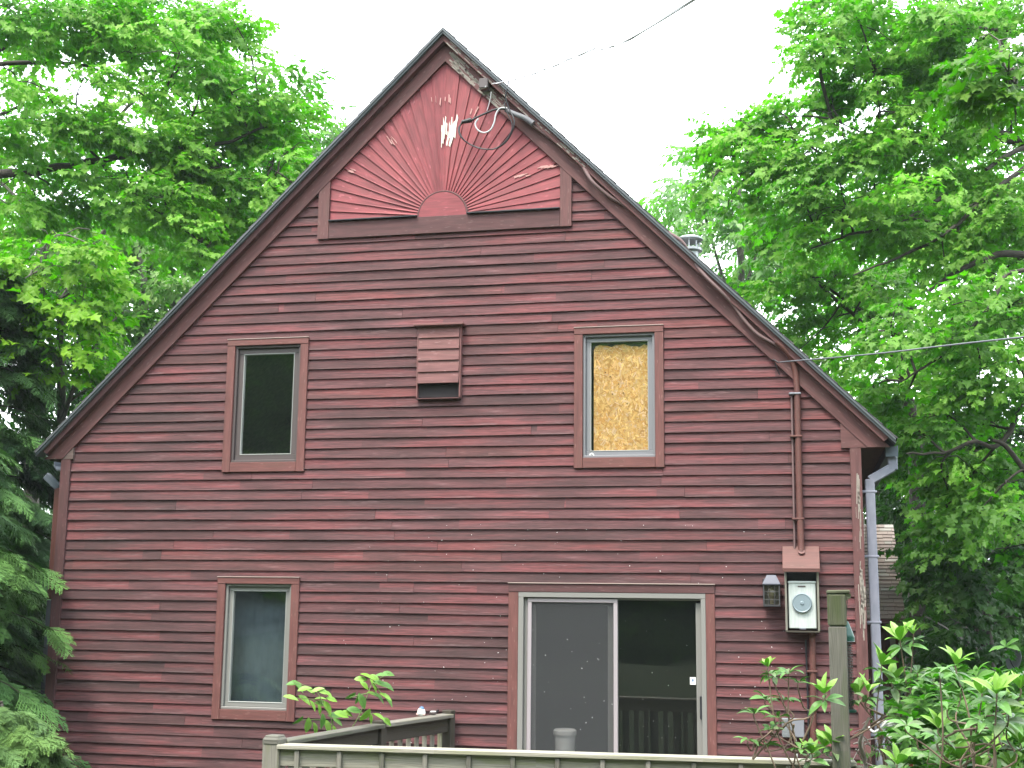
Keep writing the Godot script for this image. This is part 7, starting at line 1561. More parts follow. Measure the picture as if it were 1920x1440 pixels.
	tree("maple_tree", "tall wood edge maple at the right edge of the clearing", "maples behind the viewpoint", V(31.0, 0.2, 20.0), [V(31.0, 0.2, 20.0), V(31.2, 6.6, 20.0), V(31.0, 14.8, 20.0)], 0.3, [],
		[[V(28.69, 11.54, 19.64), 2.58, 1.6], [V(33.24, 3.49, 21.59), 2.36, 1.6], [V(32.32, 15.89, 21.93), 1.88, 1.6], [V(32.27, 13.62, 17.71), 2.40, 1.6], [V(28.73, 7.38, 19.12), 2.06, 1.6], [V(28.99, 6.77, 18.66), 1.80, 1.6], [V(26.92, 5.43, 20.18), 2.17, 1.6], [V(31.94, 13.65, 19.38), 2.38, 1.6], [V(34.52, 8.20, 22.48), 2.06, 1.6], [V(26.79, 11.25, 22.20), 2.13, 1.6], [V(35.04, 4.89, 17.72), 2.41, 1.6], [V(33.24, 3.18, 19.12), 2.37, 1.6], [V(35.18, 7.78, 21.66), 2.03, 1.6], [V(35.11, 5.92, 19.06), 1.75, 1.6], [V(31.10, 5.65, 18.14), 2.23, 1.6], [V(32.63, 10.00, 21.97), 2.21, 1.6], [V(29.43, 16.11, 21.62), 2.18, 1.6], [V(32.00, 6.55, 20.75), 2.47, 1.6], [V(33.74, 7.94, 21.92), 1.92, 1.6], [V(31.81, 6.07, 18.17), 2.48, 1.6], [V(33.37, 10.08, 18.56), 2.17, 1.6], [V(32.91, 10.73, 20.74), 2.23, 1.6], [V(34.03, 6.50, 18.44), 2.32, 1.6], [V(32.06, 1.82, 18.95), 2.45, 1.6], [V(30.97, 8.48, 19.14), 2.39, 1.6], [V(34.08, 3.15, 19.26), 2.16, 1.6], [V(26.84, 6.95, 21.70), 2.27, 1.6], [V(27.46, 8.32, 20.82), 2.18, 1.6], [V(28.04, 8.37, 22.31), 2.31, 1.6], [V(34.43, 12.93, 20.24), 2.25, 1.6], [V(32.17, 9.18, 22.07), 2.59, 1.6], [V(29.14, 15.91, 22.11), 2.43, 1.6], [V(34.25, 3.06, 22.33), 2.51, 1.6], [V(29.10, 13.97, 18.93), 2.49, 1.6]], sp_far, M.leaf, Color(0.05, 0.14, 0.02), Color(0.2, 0.4, 0.05), 2.0, M.bark_dark, 0.05)
	tree("maple_tree", "tall wood edge maple at the far right of the clearing", "maples behind the viewpoint", V(35.0, 0.2, 10.0), [V(35.0, 0.2, 10.0), V(35.2, 7.3, 10.0), V(35.0, 16.4, 10.0)], 0.3, [],
		[[V(31.70, 9.47, 8.38), 2.12, 1.6], [V(39.30, 15.91, 10.28), 2.55, 1.6], [V(39.46, 13.82, 7.94), 1.81, 1.6], [V(37.70, 12.77, 9.64), 2.26, 1.6], [V(36.57, 17.63, 7.78), 2.43, 1.6], [V(37.21, 11.56, 11.21), 2.14, 1.6], [V(33.77, 11.13, 9.68), 1.92, 1.6], [V(38.66, 12.03, 10.67), 2.26, 1.6], [V(30.96, 6.03, 9.15), 2.30, 1.6], [V(35.73, 16.81, 12.01), 1.75, 1.6], [V(39.15, 10.78, 11.56), 1.95, 1.6], [V(31.45, 10.35, 7.71), 2.19, 1.6], [V(37.34, 9.60, 11.38), 2.24, 1.6], [V(33.30, 10.93, 10.08), 2.34, 1.6], [V(34.56, 9.78, 11.88), 2.54, 1.6], [V(31.26, 1.57, 9.00), 2.19, 1.6], [V(33.69, 14.09, 11.56), 1.75, 1.6], [V(39.27, 13.42, 8.19), 2.44, 1.6], [V(34.49, 2.10, 9.60), 2.30, 1.6], [V(37.60, 8.74, 9.08), 1.87, 1.6], [V(32.67, 5.98, 11.33), 2.38, 1.6], [V(30.90, 13.97, 7.57), 1.82, 1.6], [V(30.73, 7.48, 9.47), 2.06, 1.6], [V(37.59, 2.76, 8.28), 1.81, 1.6], [V(35.61, 3.12, 10.90), 2.34, 1.6], [V(34.92, 7.06, 8.41), 2.31, 1.6], [V(33.20, 11.05, 8.64), 1.95, 1.6], [V(38.03, 14.02, 10.35), 1.87, 1.6], [V(34.97, 17.28, 8.99), 1.73, 1.6], [V(32.71, 8.55, 8.00), 1.96, 1.6], [V(34.34, 13.94, 9.30), 2.14, 1.6], [V(32.71, 13.64, 9.73), 2.36, 1.6], [V(36.88, 12.78, 9.55), 2.47, 1.6], [V(38.72, 1.97, 10.89), 2.54, 1.6]], sp_far, M.leaf, Color(0.05, 0.14, 0.02), Color(0.2, 0.4, 0.05), 2.0, M.bark_dark, 0.05)
	tree("maple_tree", "tall wood edge maple beyond the left margin level with the house", "maples behind the viewpoint", V(-36.0, 0.2, 2.0), [V(-36.0, 0.2, 2.0), V(-35.8, 6.3, 2.0), V(-36.0, 14.1, 2.0)], 0.3, [],
		[[V(-31.56, 5.41, 1.52), 2.03, 1.6], [V(-38.11, 3.42, 3.01), 2.49, 1.6], [V(-33.21, 12.41, 0.21), 2.42, 1.6], [V(-40.27, 12.31, 4.43), 1.72, 1.6], [V(-37.42, 1.88, 1.33), 2.31, 1.6], [V(-40.19, 10.17, 1.14), 2.18, 1.6], [V(-37.53, 11.69, 2.62), 2.38, 1.6], [V(-34.79, 4.63, 2.96), 2.17, 1.6], [V(-35.23, 14.76, -0.11), 2.11, 1.6], [V(-37.50, 6.08, 3.39), 2.33, 1.6], [V(-31.78, 4.58, 2.08), 2.35, 1.6], [V(-35.64, 8.78, 2.09), 2.55, 1.6], [V(-35.78, 1.45, 3.51), 2.20, 1.6], [V(-39.21, 7.18, 3.90), 1.85, 1.6], [V(-36.05, 12.90, 3.40), 2.27, 1.6], [V(-37.60, 2.00, 2.45), 2.19, 1.6], [V(-33.43, 7.88, 2.63), 2.01, 1.6], [V(-40.24, 1.98, 3.56), 2.19, 1.6], [V(-36.68, 2.01, 1.29), 2.39, 1.6], [V(-32.42, 3.04, 1.64), 2.26, 1.6], [V(-31.86, 13.91, 3.97), 1.74, 1.6], [V(-40.39, 7.45, 4.34), 2.13, 1.6], [V(-37.37, 6.96, 1.77), 2.39, 1.6], [V(-38.19, 6.88, 1.30), 2.07, 1.6], [V(-35.90, 12.78, 3.68), 2.19, 1.6], [V(-37.61, 1.64, -0.43), 1.93, 1.6], [V(-36.83, 10.94, -0.44), 2.12, 1.6], [V(-35.36, 9.49, 0.53), 2.00, 1.6], [V(-33.39, 12.76, 2.19), 2.47, 1.6], [V(-34.71, 7.70, 0.74), 1.93, 1.6], [V(-34.35, 4.35, 0.29), 2.15, 1.6], [V(-34.65, 14.67, 1.67), 1.87, 1.6], [V(-31.82, 5.93, 1.17), 2.35, 1.6], [V(-36.61, 3.47, 4.03), 2.42, 1.6]], sp_far, M.leaf, Color(0.05, 0.14, 0.02), Color(0.2, 0.4, 0.05), 2.0, M.bark_dark, 0.05)
	tree("maple_tree", "tall wood edge maple beyond the right margin level with the house", "maples behind the viewpoint", V(38.0, 0.2, 0.0), [V(38.0, 0.2, 0.0), V(38.2, 7.3, 0.0), V(38.0, 16.4, 0.0)], 0.3, [],
		[[V(36.82, 17.45, 1.68), 1.97, 1.6], [V(38.50, 17.80, -0.84), 1.74, 1.6], [V(38.51, 15.80, 1.11), 2.07, 1.6], [V(38.89, 7.38, 0.77), 2.02, 1.6], [V(36.70, 14.46, 1.53), 2.27, 1.6], [V(36.89, 8.25, -2.09), 2.47, 1.6], [V(41.17, 17.94, -0.75), 2.34, 1.6], [V(41.08, 7.98, -0.03), 1.84, 1.6], [V(35.92, 13.06, -1.01), 1.71, 1.6], [V(41.11, 15.67, -2.31), 2.10, 1.6], [V(34.15, 13.83, -1.29), 2.38, 1.6], [V(37.55, 14.79, 0.49), 2.24, 1.6], [V(40.93, 6.51, -2.49), 1.88, 1.6], [V(40.36, 16.34, 0.47), 2.51, 1.6], [V(36.61, 4.96, 1.80), 2.56, 1.6], [V(41.05, 10.35, 1.20), 1.94, 1.6], [V(36.83, 12.20, 0.92), 1.96, 1.6], [V(36.50, 10.17, 0.26), 2.34, 1.6], [V(42.32, 1.73, -0.41), 2.00, 1.6], [V(33.57, 10.26, -0.73), 2.54, 1.6], [V(34.04, 7.44, 1.10), 1.78, 1.6], [V(40.51, 5.60, -0.82), 2.15, 1.6], [V(41.07, 13.88, 2.14), 2.41, 1.6], [V(38.18, 11.66, -1.31), 2.07, 1.6], [V(41.16, 5.27, -1.11), 2.35, 1.6], [V(39.01, 5.19, -1.82), 1.79, 1.6], [V(42.45, 2.07, -1.39), 1.74, 1.6], [V(36.90, 7.57, 1.12), 2.53, 1.6], [V(34.18, 4.61, 2.22), 2.35, 1.6], [V(37.87, 7.94, 1.27), 1.80, 1.6], [V(37.51, 3.87, -0.56), 2.14, 1.6], [V(38.24, 8.19, 1.73), 2.37, 1.6], [V(39.53, 1.70, 1.60), 2.51, 1.6], [V(35.56, 16.27, -2.41), 2.50, 1.6]], sp_far, M.leaf, Color(0.05, 0.14, 0.02), Color(0.2, 0.4, 0.05), 2.0, M.bark_dark, 0.05)


func V(x: float, y: float, z: float) -> Vector3:
	return Vector3(x, y, z)

func tree(called: String, label: String, grp: String, base: Vector3, trunk: Array, tr: float, limbs: Array, puffs: Array, mesh: Mesh, mat: Material, dark: Color, light: Color, scale: float, bark: Material, tw: float) -> void:
	rng.seed = hash(label)
	var o := thing(called, label, "tree", base, grp)
	for i in trunk.size(): trunk[i] -= base
	for p in puffs: p[0] -= base
	for l in limbs:
		for i in l[0].size(): l[0][i] -= base
	limb(o, "trunk", trunk, tr, tr * 0.45, bark, 10)
	var lines := [trunk.slice(maxi(trunk.size() - 2, 0))]
	for l in limbs:
		limb(o, "limb", l[0], l[1], l[2], bark)
		lines.append(l[0])
	twigs(o, lines, puffs, trunk[-1], bark, tw)
	crown(o, "crown", mesh, mat, leafy(puffs, trunk[-1], dark, light, scale))

# drooping tiers of flat sprays round a straight trunk
func cedar(called: String, label: String, base: Vector3, h: float, spread: float, n: int, mesh: Mesh, dark: Color, light: Color, scale: float) -> void:
	rng.seed = hash(label)
	var o := thing(called, label, "tree", base, "cedars at the left corner")
	limb(o, "trunk", [Vector3.ZERO, Vector3(0.05, h * 0.5, 0.02), Vector3(0, h * 0.97, 0)], 0.05 + h * 0.012, 0.012, M.bark_dark)
	var spots := []
	var st := mb()
	var boughs := int(n / 16)
	for i in boughs:
		var f := (i + rng.randf()) / boughs
		var y := h * lerpf(0.06, 0.98, f)
		var reach := spread * (pow(1.0 - f, 0.75) * 0.95 + 0.10) * rng.randf_range(0.65, 1.12)
		var a := rng.randf() * TAU
		var d := Vector3(cos(a), 0, sin(a))
		var path := []
		for k in 7:
			var g := k / 6.0
			path.append(Vector3(0, y, 0) + d * reach * g + Vector3(0, reach * (0.22 * g - 0.40 * g * g), 0))
		tube(st, path, 0.016, 0.004, 4, false)
		var tone := clampf(0.45 + rng.randfn() * 0.25, 0, 1)
		for k in 16:
			var g := lerpf(0.35, 1.0, sqrt(rng.randf()))
			var q := int(g * 5.99)
			var p: Vector3 = path[q].lerp(path[q + 1], g * 6.0 - q if q < 6 else 0.0)
			var yaw := -a + rng.randf_range(-0.9, 0.9)
			var b := Basis(Vector3.UP, yaw) * Basis(Vector3.BACK, rng.randf_range(-0.55, 0.05)) * Basis(Vector3.RIGHT, rng.randf_range(-0.5, 0.5))
			var s := scale * rng.randf_range(0.7, 1.15)
			var w := base + p + b.x * 0.35 * s
			if w.z < 0.12 and w.x > -4.40 and w.y < 9.0 and absf(w.x) < 8.5 - w.y + 0.4: continue
			spots.append([Transform3D(b.scaled(Vector3(s, s, s)), p), dark.lerp(light, clampf(tone + rng.randf_range(-0.2, 0.2), 0, 1))])
	put("boughs", st, M.bark_dark, o)
	crown(o, "foliage", mesh, M.needle, spots)

func oval_leaf(seed_: int) -> ArrayMesh:
	var st := mb()
	leaf_shape(st, Vector3.ZERO, Basis.IDENTITY, 1.0, [[0.0, 0.0], [0.15, 0.16], [0.4, 0.26], [0.65, 0.24], [0.85, 0.12], [1.0, 0.0]])
	return st.commit()

func sap_leaf(parent: Node3D, shapes: Array, at: Vector3, deg: float) -> void:
	var s := rng.randf_range(0.095, 0.15)
	var b := Basis(Vector3.UP, 0.2) * Basis(Vector3.BACK, -deg_to_rad(deg) * 0.8) * Basis(Vector3.RIGHT, rng.randf_range(0.2, 0.9))
	var m: Material = M.rhodo[[0, 0, 1, 2, 1][rng.randi() % 5]]
	put_mesh("leaf", shapes[rng.randi() % 2], m, parent, Transform3D(b.scaled_local(Vector3(s, s, s)), at - b.x * s * 0.5))

# rhododendrons: whorls of long leaves at the ends of crooked stems
func long_leaf(seed_: int, droop: float) -> ArrayMesh:
	var r := RandomNumberGenerator.new()
	r.seed = seed_
	var st := mb()
	var n := 5
	var prof := [0.10, 0.62, 0.98, 1.0, 0.66, 0.0]
	var rows := []
	for i in n + 1:
		var f := float(i) / n
		var w: float = prof[i] * 0.175
		var c := Vector3(f, 0.10 * sin(f * 2.2) - droop * f * f, 0)
		rows.append([c + Vector3(0, 0.05 * prof[i], -w), c, c + Vector3(0, 0.05 * prof[i], w)])
	for i in n:
		for k in 2:
			var q := [rows[i][k], rows[i + 1][k], rows[i + 1][k + 1], rows[i][k + 1]]
			var nn: Vector3 = (q[1] - q[0]).cross(q[3] - q[0])
			if nn.length() < 1e-8: nn = (q[2] - q[0]).cross(q[3] - q[0])
			nn = nn.normalized()
			if nn.y < 0: nn = -nn
			st.set_color(Color.WHITE)
			tri(st, q[0], q[1], q[2], nn)
			st.set_color(Color.WHITE)
			tri(st, q[0], q[2], q[3], nn)
	return st.commit()

func whorl(shrub: Node3D, tip: Vector3, axis: Vector3, n: int, size: float, lift: float, fresh: float, leaves: Array, basis_out: Array) -> void:
	var y := axis.normalized()
	var x := y.cross(Vector3(0.3, 0.2, 0.9)).normalized()
	var z := x.cross(y)
	var twist := rng.randf() * TAU
	for i in n:
		var a := twist + TAU * i / n + rng.randf_range(-0.25, 0.25)
		var out := x * cos(a) + z * sin(a)
		var up := lift + rng.randf_range(-0.3, 0.3)
		var d := (out * cos(up) + y * sin(up)).normalized()
		var side := d.cross(y).normalized() * -1.0
		var nn := side.cross(d) * -1.0
		if nn.dot(y) < 0: nn = -nn
		var s := size * rng.randf_range(0.75, 1.2)
		var b := Basis(d, nn, d.cross(nn)) * Basis(Vector3.RIGHT, rng.randf_range(-0.5, 0.5))
		basis_out.append([Transform3D(b.scaled_local(Vector3(s, s, s)), tip + out * 0.006), fresh])

func rhododendron(label: String, base: Vector3, tips: Array, fill: Array) -> void:
	rng.seed = hash(label)
	var sh := thing("rhododendron", label, "shrub", base, "rhododendrons before the right corner of the house")
	var meshes := [long_leaf(1, 0.06), long_leaf(2, 0.22), long_leaf(3, 0.40)]
	var spots := []
	var tip_hubs := []
	for t in tips:
		var tip: Vector3 = t[0] - base
		var fresh: float = t[2]
		var root: Vector3 = Vector3(tip.x * 0.3, 0.0, tip.z * 0.3)
		if tip_hubs.size() > 3: root = tip_hubs[rng.randi() % tip_hubs.size()]
		var st := mb()
		var m0 := root.lerp(tip, 0.4) + Vector3(rng.randf_range(-0.16, 0.16), rng.randf_range(-0.08, 0.08), rng.randf_range(-0.12, 0.12))
		var m1 := root.lerp(tip, 0.75) + Vector3(rng.randf_range(-0.08, 0.08), -0.05, rng.randf_range(-0.08, 0.08))
		tip_hubs.append(m1 + Vector3(0, -0.06, 0))
		var path := smooth_path([root, m0, m1, tip + Vector3(0, -0.04, 0), tip], 4)
		tube(st, path, 0.0075, 0.0038, 6)
		put("stem", st, M.stem, sh)
		var axis: Vector3 = Vector3(rng.randf_range(-0.35, 0.35), 1.0, rng.randf_range(-0.2, 0.5))
		if t.size() > 3: axis = t[3]
		whorl(sh, tip, axis, 6 + rng.randi() % 3, t[1], 0.75 if fresh > 0.5 else 0.25, fresh, meshes, spots)
		if fresh > 0.5:
			whorl(sh, tip - axis.normalized() * 0.05, axis, 6, t[1] * 0.95, 0.0, 0.25, meshes, spots)
	for i in spots.size():
		var fresh: float = spots[i][1]
		var mi: int = (0 if rng.randf() < 0.6 else 2) if fresh > 0.5 else [1, 3, 1, 4][rng.randi() % 4]
		var me: int = (0 if rng.randf() < 0.7 else 1) if fresh > 0.5 else 1 + rng.randi() % 2
		put_mesh("leaf", meshes[me], M.rhodo[mi], sh, spots[i][0])
	if fill.size() > 0:
		var more := []
		for f in fill:
			var c: Vector3 = f[0] - base
			for k in int(f[2]):
				var o := Vector3(rng.randfn(), rng.randfn() * 0.8, rng.randfn()) * float(f[1]) * 0.5
				var got := []
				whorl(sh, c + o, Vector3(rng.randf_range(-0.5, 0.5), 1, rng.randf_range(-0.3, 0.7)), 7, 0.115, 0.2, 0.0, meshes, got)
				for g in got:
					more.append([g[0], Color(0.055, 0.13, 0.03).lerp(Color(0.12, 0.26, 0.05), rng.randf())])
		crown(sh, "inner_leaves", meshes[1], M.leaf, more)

func build_plants() -> void:
	var sap := thing("ash_sapling", "spindly light green sapling behind the front rail below the lower left window", "sapling", V(-0.305, 0.000, 1.640))
	var oval := [oval_leaf(1), oval_leaf(2)]
	var st := mb()
	tube(st, smooth_path([V(0.002, 0.784, 0.016), V(-0.041, 1.147, 0.042), V(-0.051, 1.385, 0.172), V(-0.129, 1.511, 0.187), V(-0.195, 1.607, 0.153), V(-0.283, 1.680, 0.265), V(-0.383, 1.711, 0.292)], 3), 0.006, 0.0025, 5)
	put("stem", st, M.stem_green, sap)
	st = mb()
	tube(st, smooth_path([V(0.007, 0.968, 0.047), V(0.053, 1.240, 0.037), V(0.177, 1.411, 0.125), V(0.257, 1.617, 0.119), V(0.284, 1.705, 0.062), V(0.448, 1.794, 0.121)], 3), 0.006, 0.0025, 5)
	put("stem", st, M.stem_green, sap)
	st = mb()
	tube(st, smooth_path([V(-0.134, 1.510, 0.173), V(-0.223, 1.552, 0.153), V(-0.419, 1.574, 0.288)], 3), 0.006, 0.0025, 5)
	put("stem", st, M.stem_green, sap)
	st = mb()
	tube(st, smooth_path([V(-0.052, 1.336, 0.124), V(-0.181, 1.376, 0.113), V(-0.310, 1.382, 0.230)], 3), 0.006, 0.0025, 5)
	put("stem", st, M.stem_green, sap)
	st = mb()
	tube(st, smooth_path([V(0.252, 1.616, 0.105), V(0.145, 1.593, 0.078), V(0.104, 1.580, 0.171)], 3), 0.006, 0.0025, 5)
	put("stem", st, M.stem_green, sap)
	st = mb()
	tube(st, smooth_path([V(0.300, 1.708, 0.111), V(0.352, 1.614, 0.035), V(0.437, 1.593, 0.099)], 3), 0.006, 0.0025, 5)
	put("stem", st, M.stem_green, sap)
	st = mb()
	tube(st, smooth_path([V(0.165, 1.407, 0.088), V(0.278, 1.437, 0.021), V(0.404, 1.390, 0.071)], 3), 0.006, 0.0025, 5)
	put("stem", st, M.stem_green, sap)
	sap_leaf(sap, oval, V(-0.387, 1.585, 0.305), 0)
	sap_leaf(sap, oval, V(-0.319, 1.557, 0.137), 30)
	sap_leaf(sap, oval, V(-0.427, 1.694, 0.157), -20)
	sap_leaf(sap, oval, V(-0.367, 1.678, 0.180), 40)
	sap_leaf(sap, oval, V(-0.254, 1.662, 0.337), -30)
	sap_leaf(sap, oval, V(-0.237, 1.638, 0.226), 20)
	sap_leaf(sap, oval, V(-0.180, 1.648, 0.223), -40)
	sap_leaf(sap, oval, V(-0.124, 1.631, 0.213), 10)
	sap_leaf(sap, oval, V(-0.118, 1.605, 0.092), 30)
	sap_leaf(sap, oval, V(-0.059, 1.566, 0.169), 10)
	sap_leaf(sap, oval, V(-0.175, 1.571, 0.149), -20)
	sap_leaf(sap, oval, V(-0.177, 1.517, 0.294), 60)
	sap_leaf(sap, oval, V(-0.144, 1.477, 0.220), 80)
	sap_leaf(sap, oval, V(-0.082, 1.493, 0.178), 60)
	sap_leaf(sap, oval, V(-0.159, 1.525, 0.135), 0)
	sap_leaf(sap, oval, V(0.228, 1.750, 0.247), -10)
	sap_leaf(sap, oval, V(0.289, 1.778, 0.228), 10)
	sap_leaf(sap, oval, V(0.336, 1.758, 0.164), 30)
	sap_leaf(sap, oval, V(0.408, 1.789, 0.208), -20)
	sap_leaf(sap, oval, V(0.408, 1.789, 0.028), 0)
	sap_leaf(sap, oval, V(0.188, 1.682, 0.012), 40)
	sap_leaf(sap, oval, V(0.289, 1.686, 0.046), 60)
	sap_leaf(sap, oval, V(0.396, 1.715, 0.196), 10)
	sap_leaf(sap, oval, V(0.392, 1.686, -0.000), 20)
	sap_leaf(sap, oval, V(0.086, 1.582, 0.077), 170)
	sap_leaf(sap, oval, V(0.134, 1.561, 0.015), 120)
	sap_leaf(sap, oval, V(0.242, 1.559, 0.213), 70)
	sap_leaf(sap, oval, V(0.316, 1.620, 0.150), 10)
	sap_leaf(sap, oval, V(0.377, 1.595, 0.155), 40)
	sap_leaf(sap, oval, V(0.443, 1.607, 0.181), 20)
	sap_leaf(sap, oval, V(0.416, 1.559, 0.002), 50)
	sap_leaf(sap, oval, V(-0.384, 1.360, 0.104), 160)
	sap_leaf(sap, oval, V(-0.252, 1.337, 0.208), 110)
	sap_leaf(sap, oval, V(-0.245, 1.295, 0.042), 80)
	sap_leaf(sap, oval, V(-0.110, 1.378, 0.223), 100)
	sap_leaf(sap, oval, V(-0.084, 1.329, 0.158), 70)
	sap_leaf(sap, oval, V(-0.003, 1.300, 0.213), 80)
	sap_leaf(sap, oval, V(0.018, 1.380, 0.199), 30)
	sap_leaf(sap, oval, V(0.039, 1.443, 0.181), 10)
	sap_leaf(sap, oval, V(0.047, 1.441, 0.039), 20)
	sap_leaf(sap, oval, V(-0.046, 1.426, 0.110), -10)
	sap_leaf(sap, oval, V(0.098, 1.468, 0.016), 0)
	sap_leaf(sap, oval, V(0.262, 1.431, 0.175), 150)
	sap_leaf(sap, oval, V(0.243, 1.396, -0.029), 80)
	sap_leaf(sap, oval, V(0.379, 1.432, 0.145), 20)
	sap_leaf(sap, oval, V(0.408, 1.377, 0.022), 40)
	rhododendron("straggling olive rhododendron branch in front of the junction box", V(3.850, 0.300, 3.273), [[V(3.476, 1.929, 3.479), 0.117, 0.0], [V(3.578, 1.955, 3.509), 0.117, 0.0], [V(3.443, 1.997, 3.548), 0.093, 1.0], [V(3.347, 1.683, 3.587), 0.116, 0.0], [V(3.417, 1.760, 3.337), 0.119, 0.0], [V(3.543, 1.768, 3.404), 0.118, 0.0], [V(3.298, 1.505, 3.594), 0.100, 0.0], [V(3.416, 1.466, 3.509), 0.108, 0.0], [V(3.455, 1.576, 3.538), 0.108, 0.0], [V(3.641, 1.892, 3.520), 0.093, 0.0], [V(3.721, 1.419, 3.434), 0.132, 1.0], [V(3.644, 1.450, 3.523), 0.100, 0.0], [V(3.813, 1.827, 3.549), 0.131, 1.0], [V(3.507, 1.660, 3.558), 0.100, 0.0]], [])
	rhododendron("tall fresh green rhododendron beside the downspout with a high sprig", V(4.332, 0.300, 2.806), [[V(4.374, 2.176, 2.833), 0.165, 1.0], [V(4.465, 2.223, 2.831), 0.107, 1.0], [V(4.226, 2.002, 2.947), 0.171, 1.0], [V(4.304, 1.877, 2.820), 0.148, 1.0], [V(4.408, 1.833, 2.796), 0.131, 0.0], [V(4.484, 1.942, 2.829), 0.131, 0.0], [V(4.065, 1.786, 2.906), 0.147, 1.0], [V(4.120, 1.827, 3.191), 0.119, 1.0], [V(4.359, 1.688, 2.883), 0.138, 0.0], [V(4.492, 1.817, 3.112), 0.135, 0.0], [V(4.593, 1.869, 2.816), 0.139, 0.0], [V(3.864, 1.449, 3.079), 0.152, 1.0], [V(3.809, 1.420, 2.990), 0.146, 1.0]], [])
	rhododendron("broad bright rhododendron filling the bottom right corner", V(4.664, 0.400, 4.152), [[V(4.602, 2.064, 4.231), 0.154, 1.0], [V(4.472, 2.026, 4.578), 0.121, 0.0], [V(4.711, 1.909, 4.496), 0.121, 1.0], [V(4.774, 1.921, 4.658), 0.151, 1.0], [V(4.845, 1.802, 4.573), 0.146, 1.0], [V(4.702, 1.754, 4.561), 0.133, 0.0], [V(4.921, 1.949, 4.551), 0.120, 1.0], [V(4.622, 1.889, 4.202), 0.126, 0.0], [V(4.527, 1.801, 4.360), 0.124, 0.0], [V(4.478, 1.685, 4.299), 0.131, 1.0], [V(4.625, 1.641, 4.615), 0.126, 0.0], [V(4.212, 1.488, 4.515), 0.148, 1.0], [V(4.421, 1.502, 4.234), 0.139, 0.0], [V(4.604, 1.490, 4.203), 0.153, 1.0], [V(4.811, 1.551, 4.207), 0.152, 1.0], [V(4.909, 1.635, 4.523), 0.146, 1.0], [V(4.363, 1.603, 4.150), 0.120, 0.0], [V(4.868, 1.487, 4.507), 0.152, 1.0], [V(4.713, 1.459, 4.315), 0.136, 1.0], [V(4.506, 1.442, 4.235), 0.138, 1.0], [V(4.269, 1.720, 4.606), 0.100, 0.0], [V(4.876, 1.663, 4.092), 0.140, 0.0]], [[V(4.59, 1.71, 3.11), 0.22, 40], [V(4.83, 1.60, 3.45), 0.25, 46], [V(4.44, 1.45, 3.10), 0.19, 30], [V(5.06, 1.81, 2.81), 0.23, 36], [V(4.66, 1.38, 3.66), 0.24, 44], [V(5.00, 1.45, 3.60), 0.21, 40], [V(4.58, 1.86, 2.51), 0.16, 20]])
	var ug := thing("undergrowth", "soft green undergrowth between the rhododendrons and the dark wood", "undergrowth")
	crown(ug, "leaves", spray_mesh(13, 0.34, 0.075, MAPLE, 131), M.leaf, leafy([[V(4.64, 1.39, -0.60), 0.31, 1.3], [V(5.10, 1.65, -0.65), 0.31, 1.3], [V(5.56, 1.81, -0.73), 0.36, 1.3], [V(4.74, 1.10, 0.37), 0.38, 1.3], [V(5.26, 1.20, 0.27), 0.43, 1.3], [V(5.67, 1.39, -0.31), 0.40, 1.3], [V(4.51, 1.00, 0.41), 0.29, 1.3], [V(5.25, 1.45, -0.72), 0.31, 1.3]], V(5.15, 0.16, -0.41), Color(0.06, 0.15, 0.03), Color(0.12, 0.26, 0.045), 0.8))
	ug.set_meta("kind", "stuff")
	var tg := thing("dead_vine", "grey tangle of dead vine stems beside the tall post", "dead vine", V(4.180, 0.200, 2.532))
	st = mb()
	tube(st, smooth_path([V(0.037, 0.828, 0.152), V(0.071, 1.080, 0.057), V(0.025, 1.255, 0.303), V(0.093, 1.398, 0.191), V(-0.003, 1.457, 0.264)], 4), 0.022, 0.0088, 6)
	put("stem", st, M.stem, tg)
	st = mb()
	tube(st, smooth_path([V(-0.061, 0.838, 0.258), V(-0.076, 1.083, 0.123), V(-0.117, 1.252, 0.322), V(-0.045, 1.424, 0.341)], 4), 0.022, 0.0088, 6)
	put("stem", st, M.deadwood, tg)
	st = mb()
	tube(st, smooth_path([V(0.180, 0.809, -0.025), V(0.140, 1.055, 0.144), V(0.091, 1.219, 0.294), V(0.187, 1.360, 0.161), V(0.229, 1.475, 0.161), V(0.276, 1.632, 0.219)], 4), 0.022, 0.0088, 6)
	put("stem", st, M.deadwood, tg)
	st = mb()
	tube(st, smooth_path([V(-0.156, 1.214, 0.140), V(-0.003, 1.257, 0.136), V(0.142, 1.243, 0.220)], 4), 0.006, 0.0024000000000000002, 6)
	put("stem", st, M.deadwood, tg)
	st = mb()
	tube(st, smooth_path([V(-0.053, 1.466, 0.152), V(0.034, 1.550, 0.330), V(0.188, 1.497, 0.221)], 4), 0.006, 0.0024000000000000002, 6)
	put("stem", st, M.stem, tg)
	st = mb()
	tube(st, smooth_path([V(-0.142, 1.187, 0.238), V(-0.066, 1.044, 0.117), V(-0.012, 0.888, 0.056)], 4), 0.006, 0.0024000000000000002, 6)
	put("stem", st, M.deadwood, tg)
	st = mb()
	tube(st, smooth_path([V(0.027, 1.186, 0.145), V(-0.004, 1.233, 0.291), V(0.021, 1.259, 0.248)], 4), 0.006, 0.0024000000000000002, 6)
	put("stem", st, M.deadwood, tg)
	st = mb()
	tube(st, smooth_path([V(0.180, 1.192, 0.213), V(0.091, 1.178, 0.064), V(0.005, 1.208, 0.254)], 4), 0.006, 0.0024000000000000002, 6)
	put("stem", st, M.deadwood, tg)
	st = mb()
	tube(st, smooth_path([V(-0.015, 1.196, 0.172), V(-0.022, 1.168, 0.204), V(-0.085, 1.088, 0.248)], 4), 0.006, 0.0024000000000000002, 6)
	put("stem", st, M.stem, tg)
	st = mb()
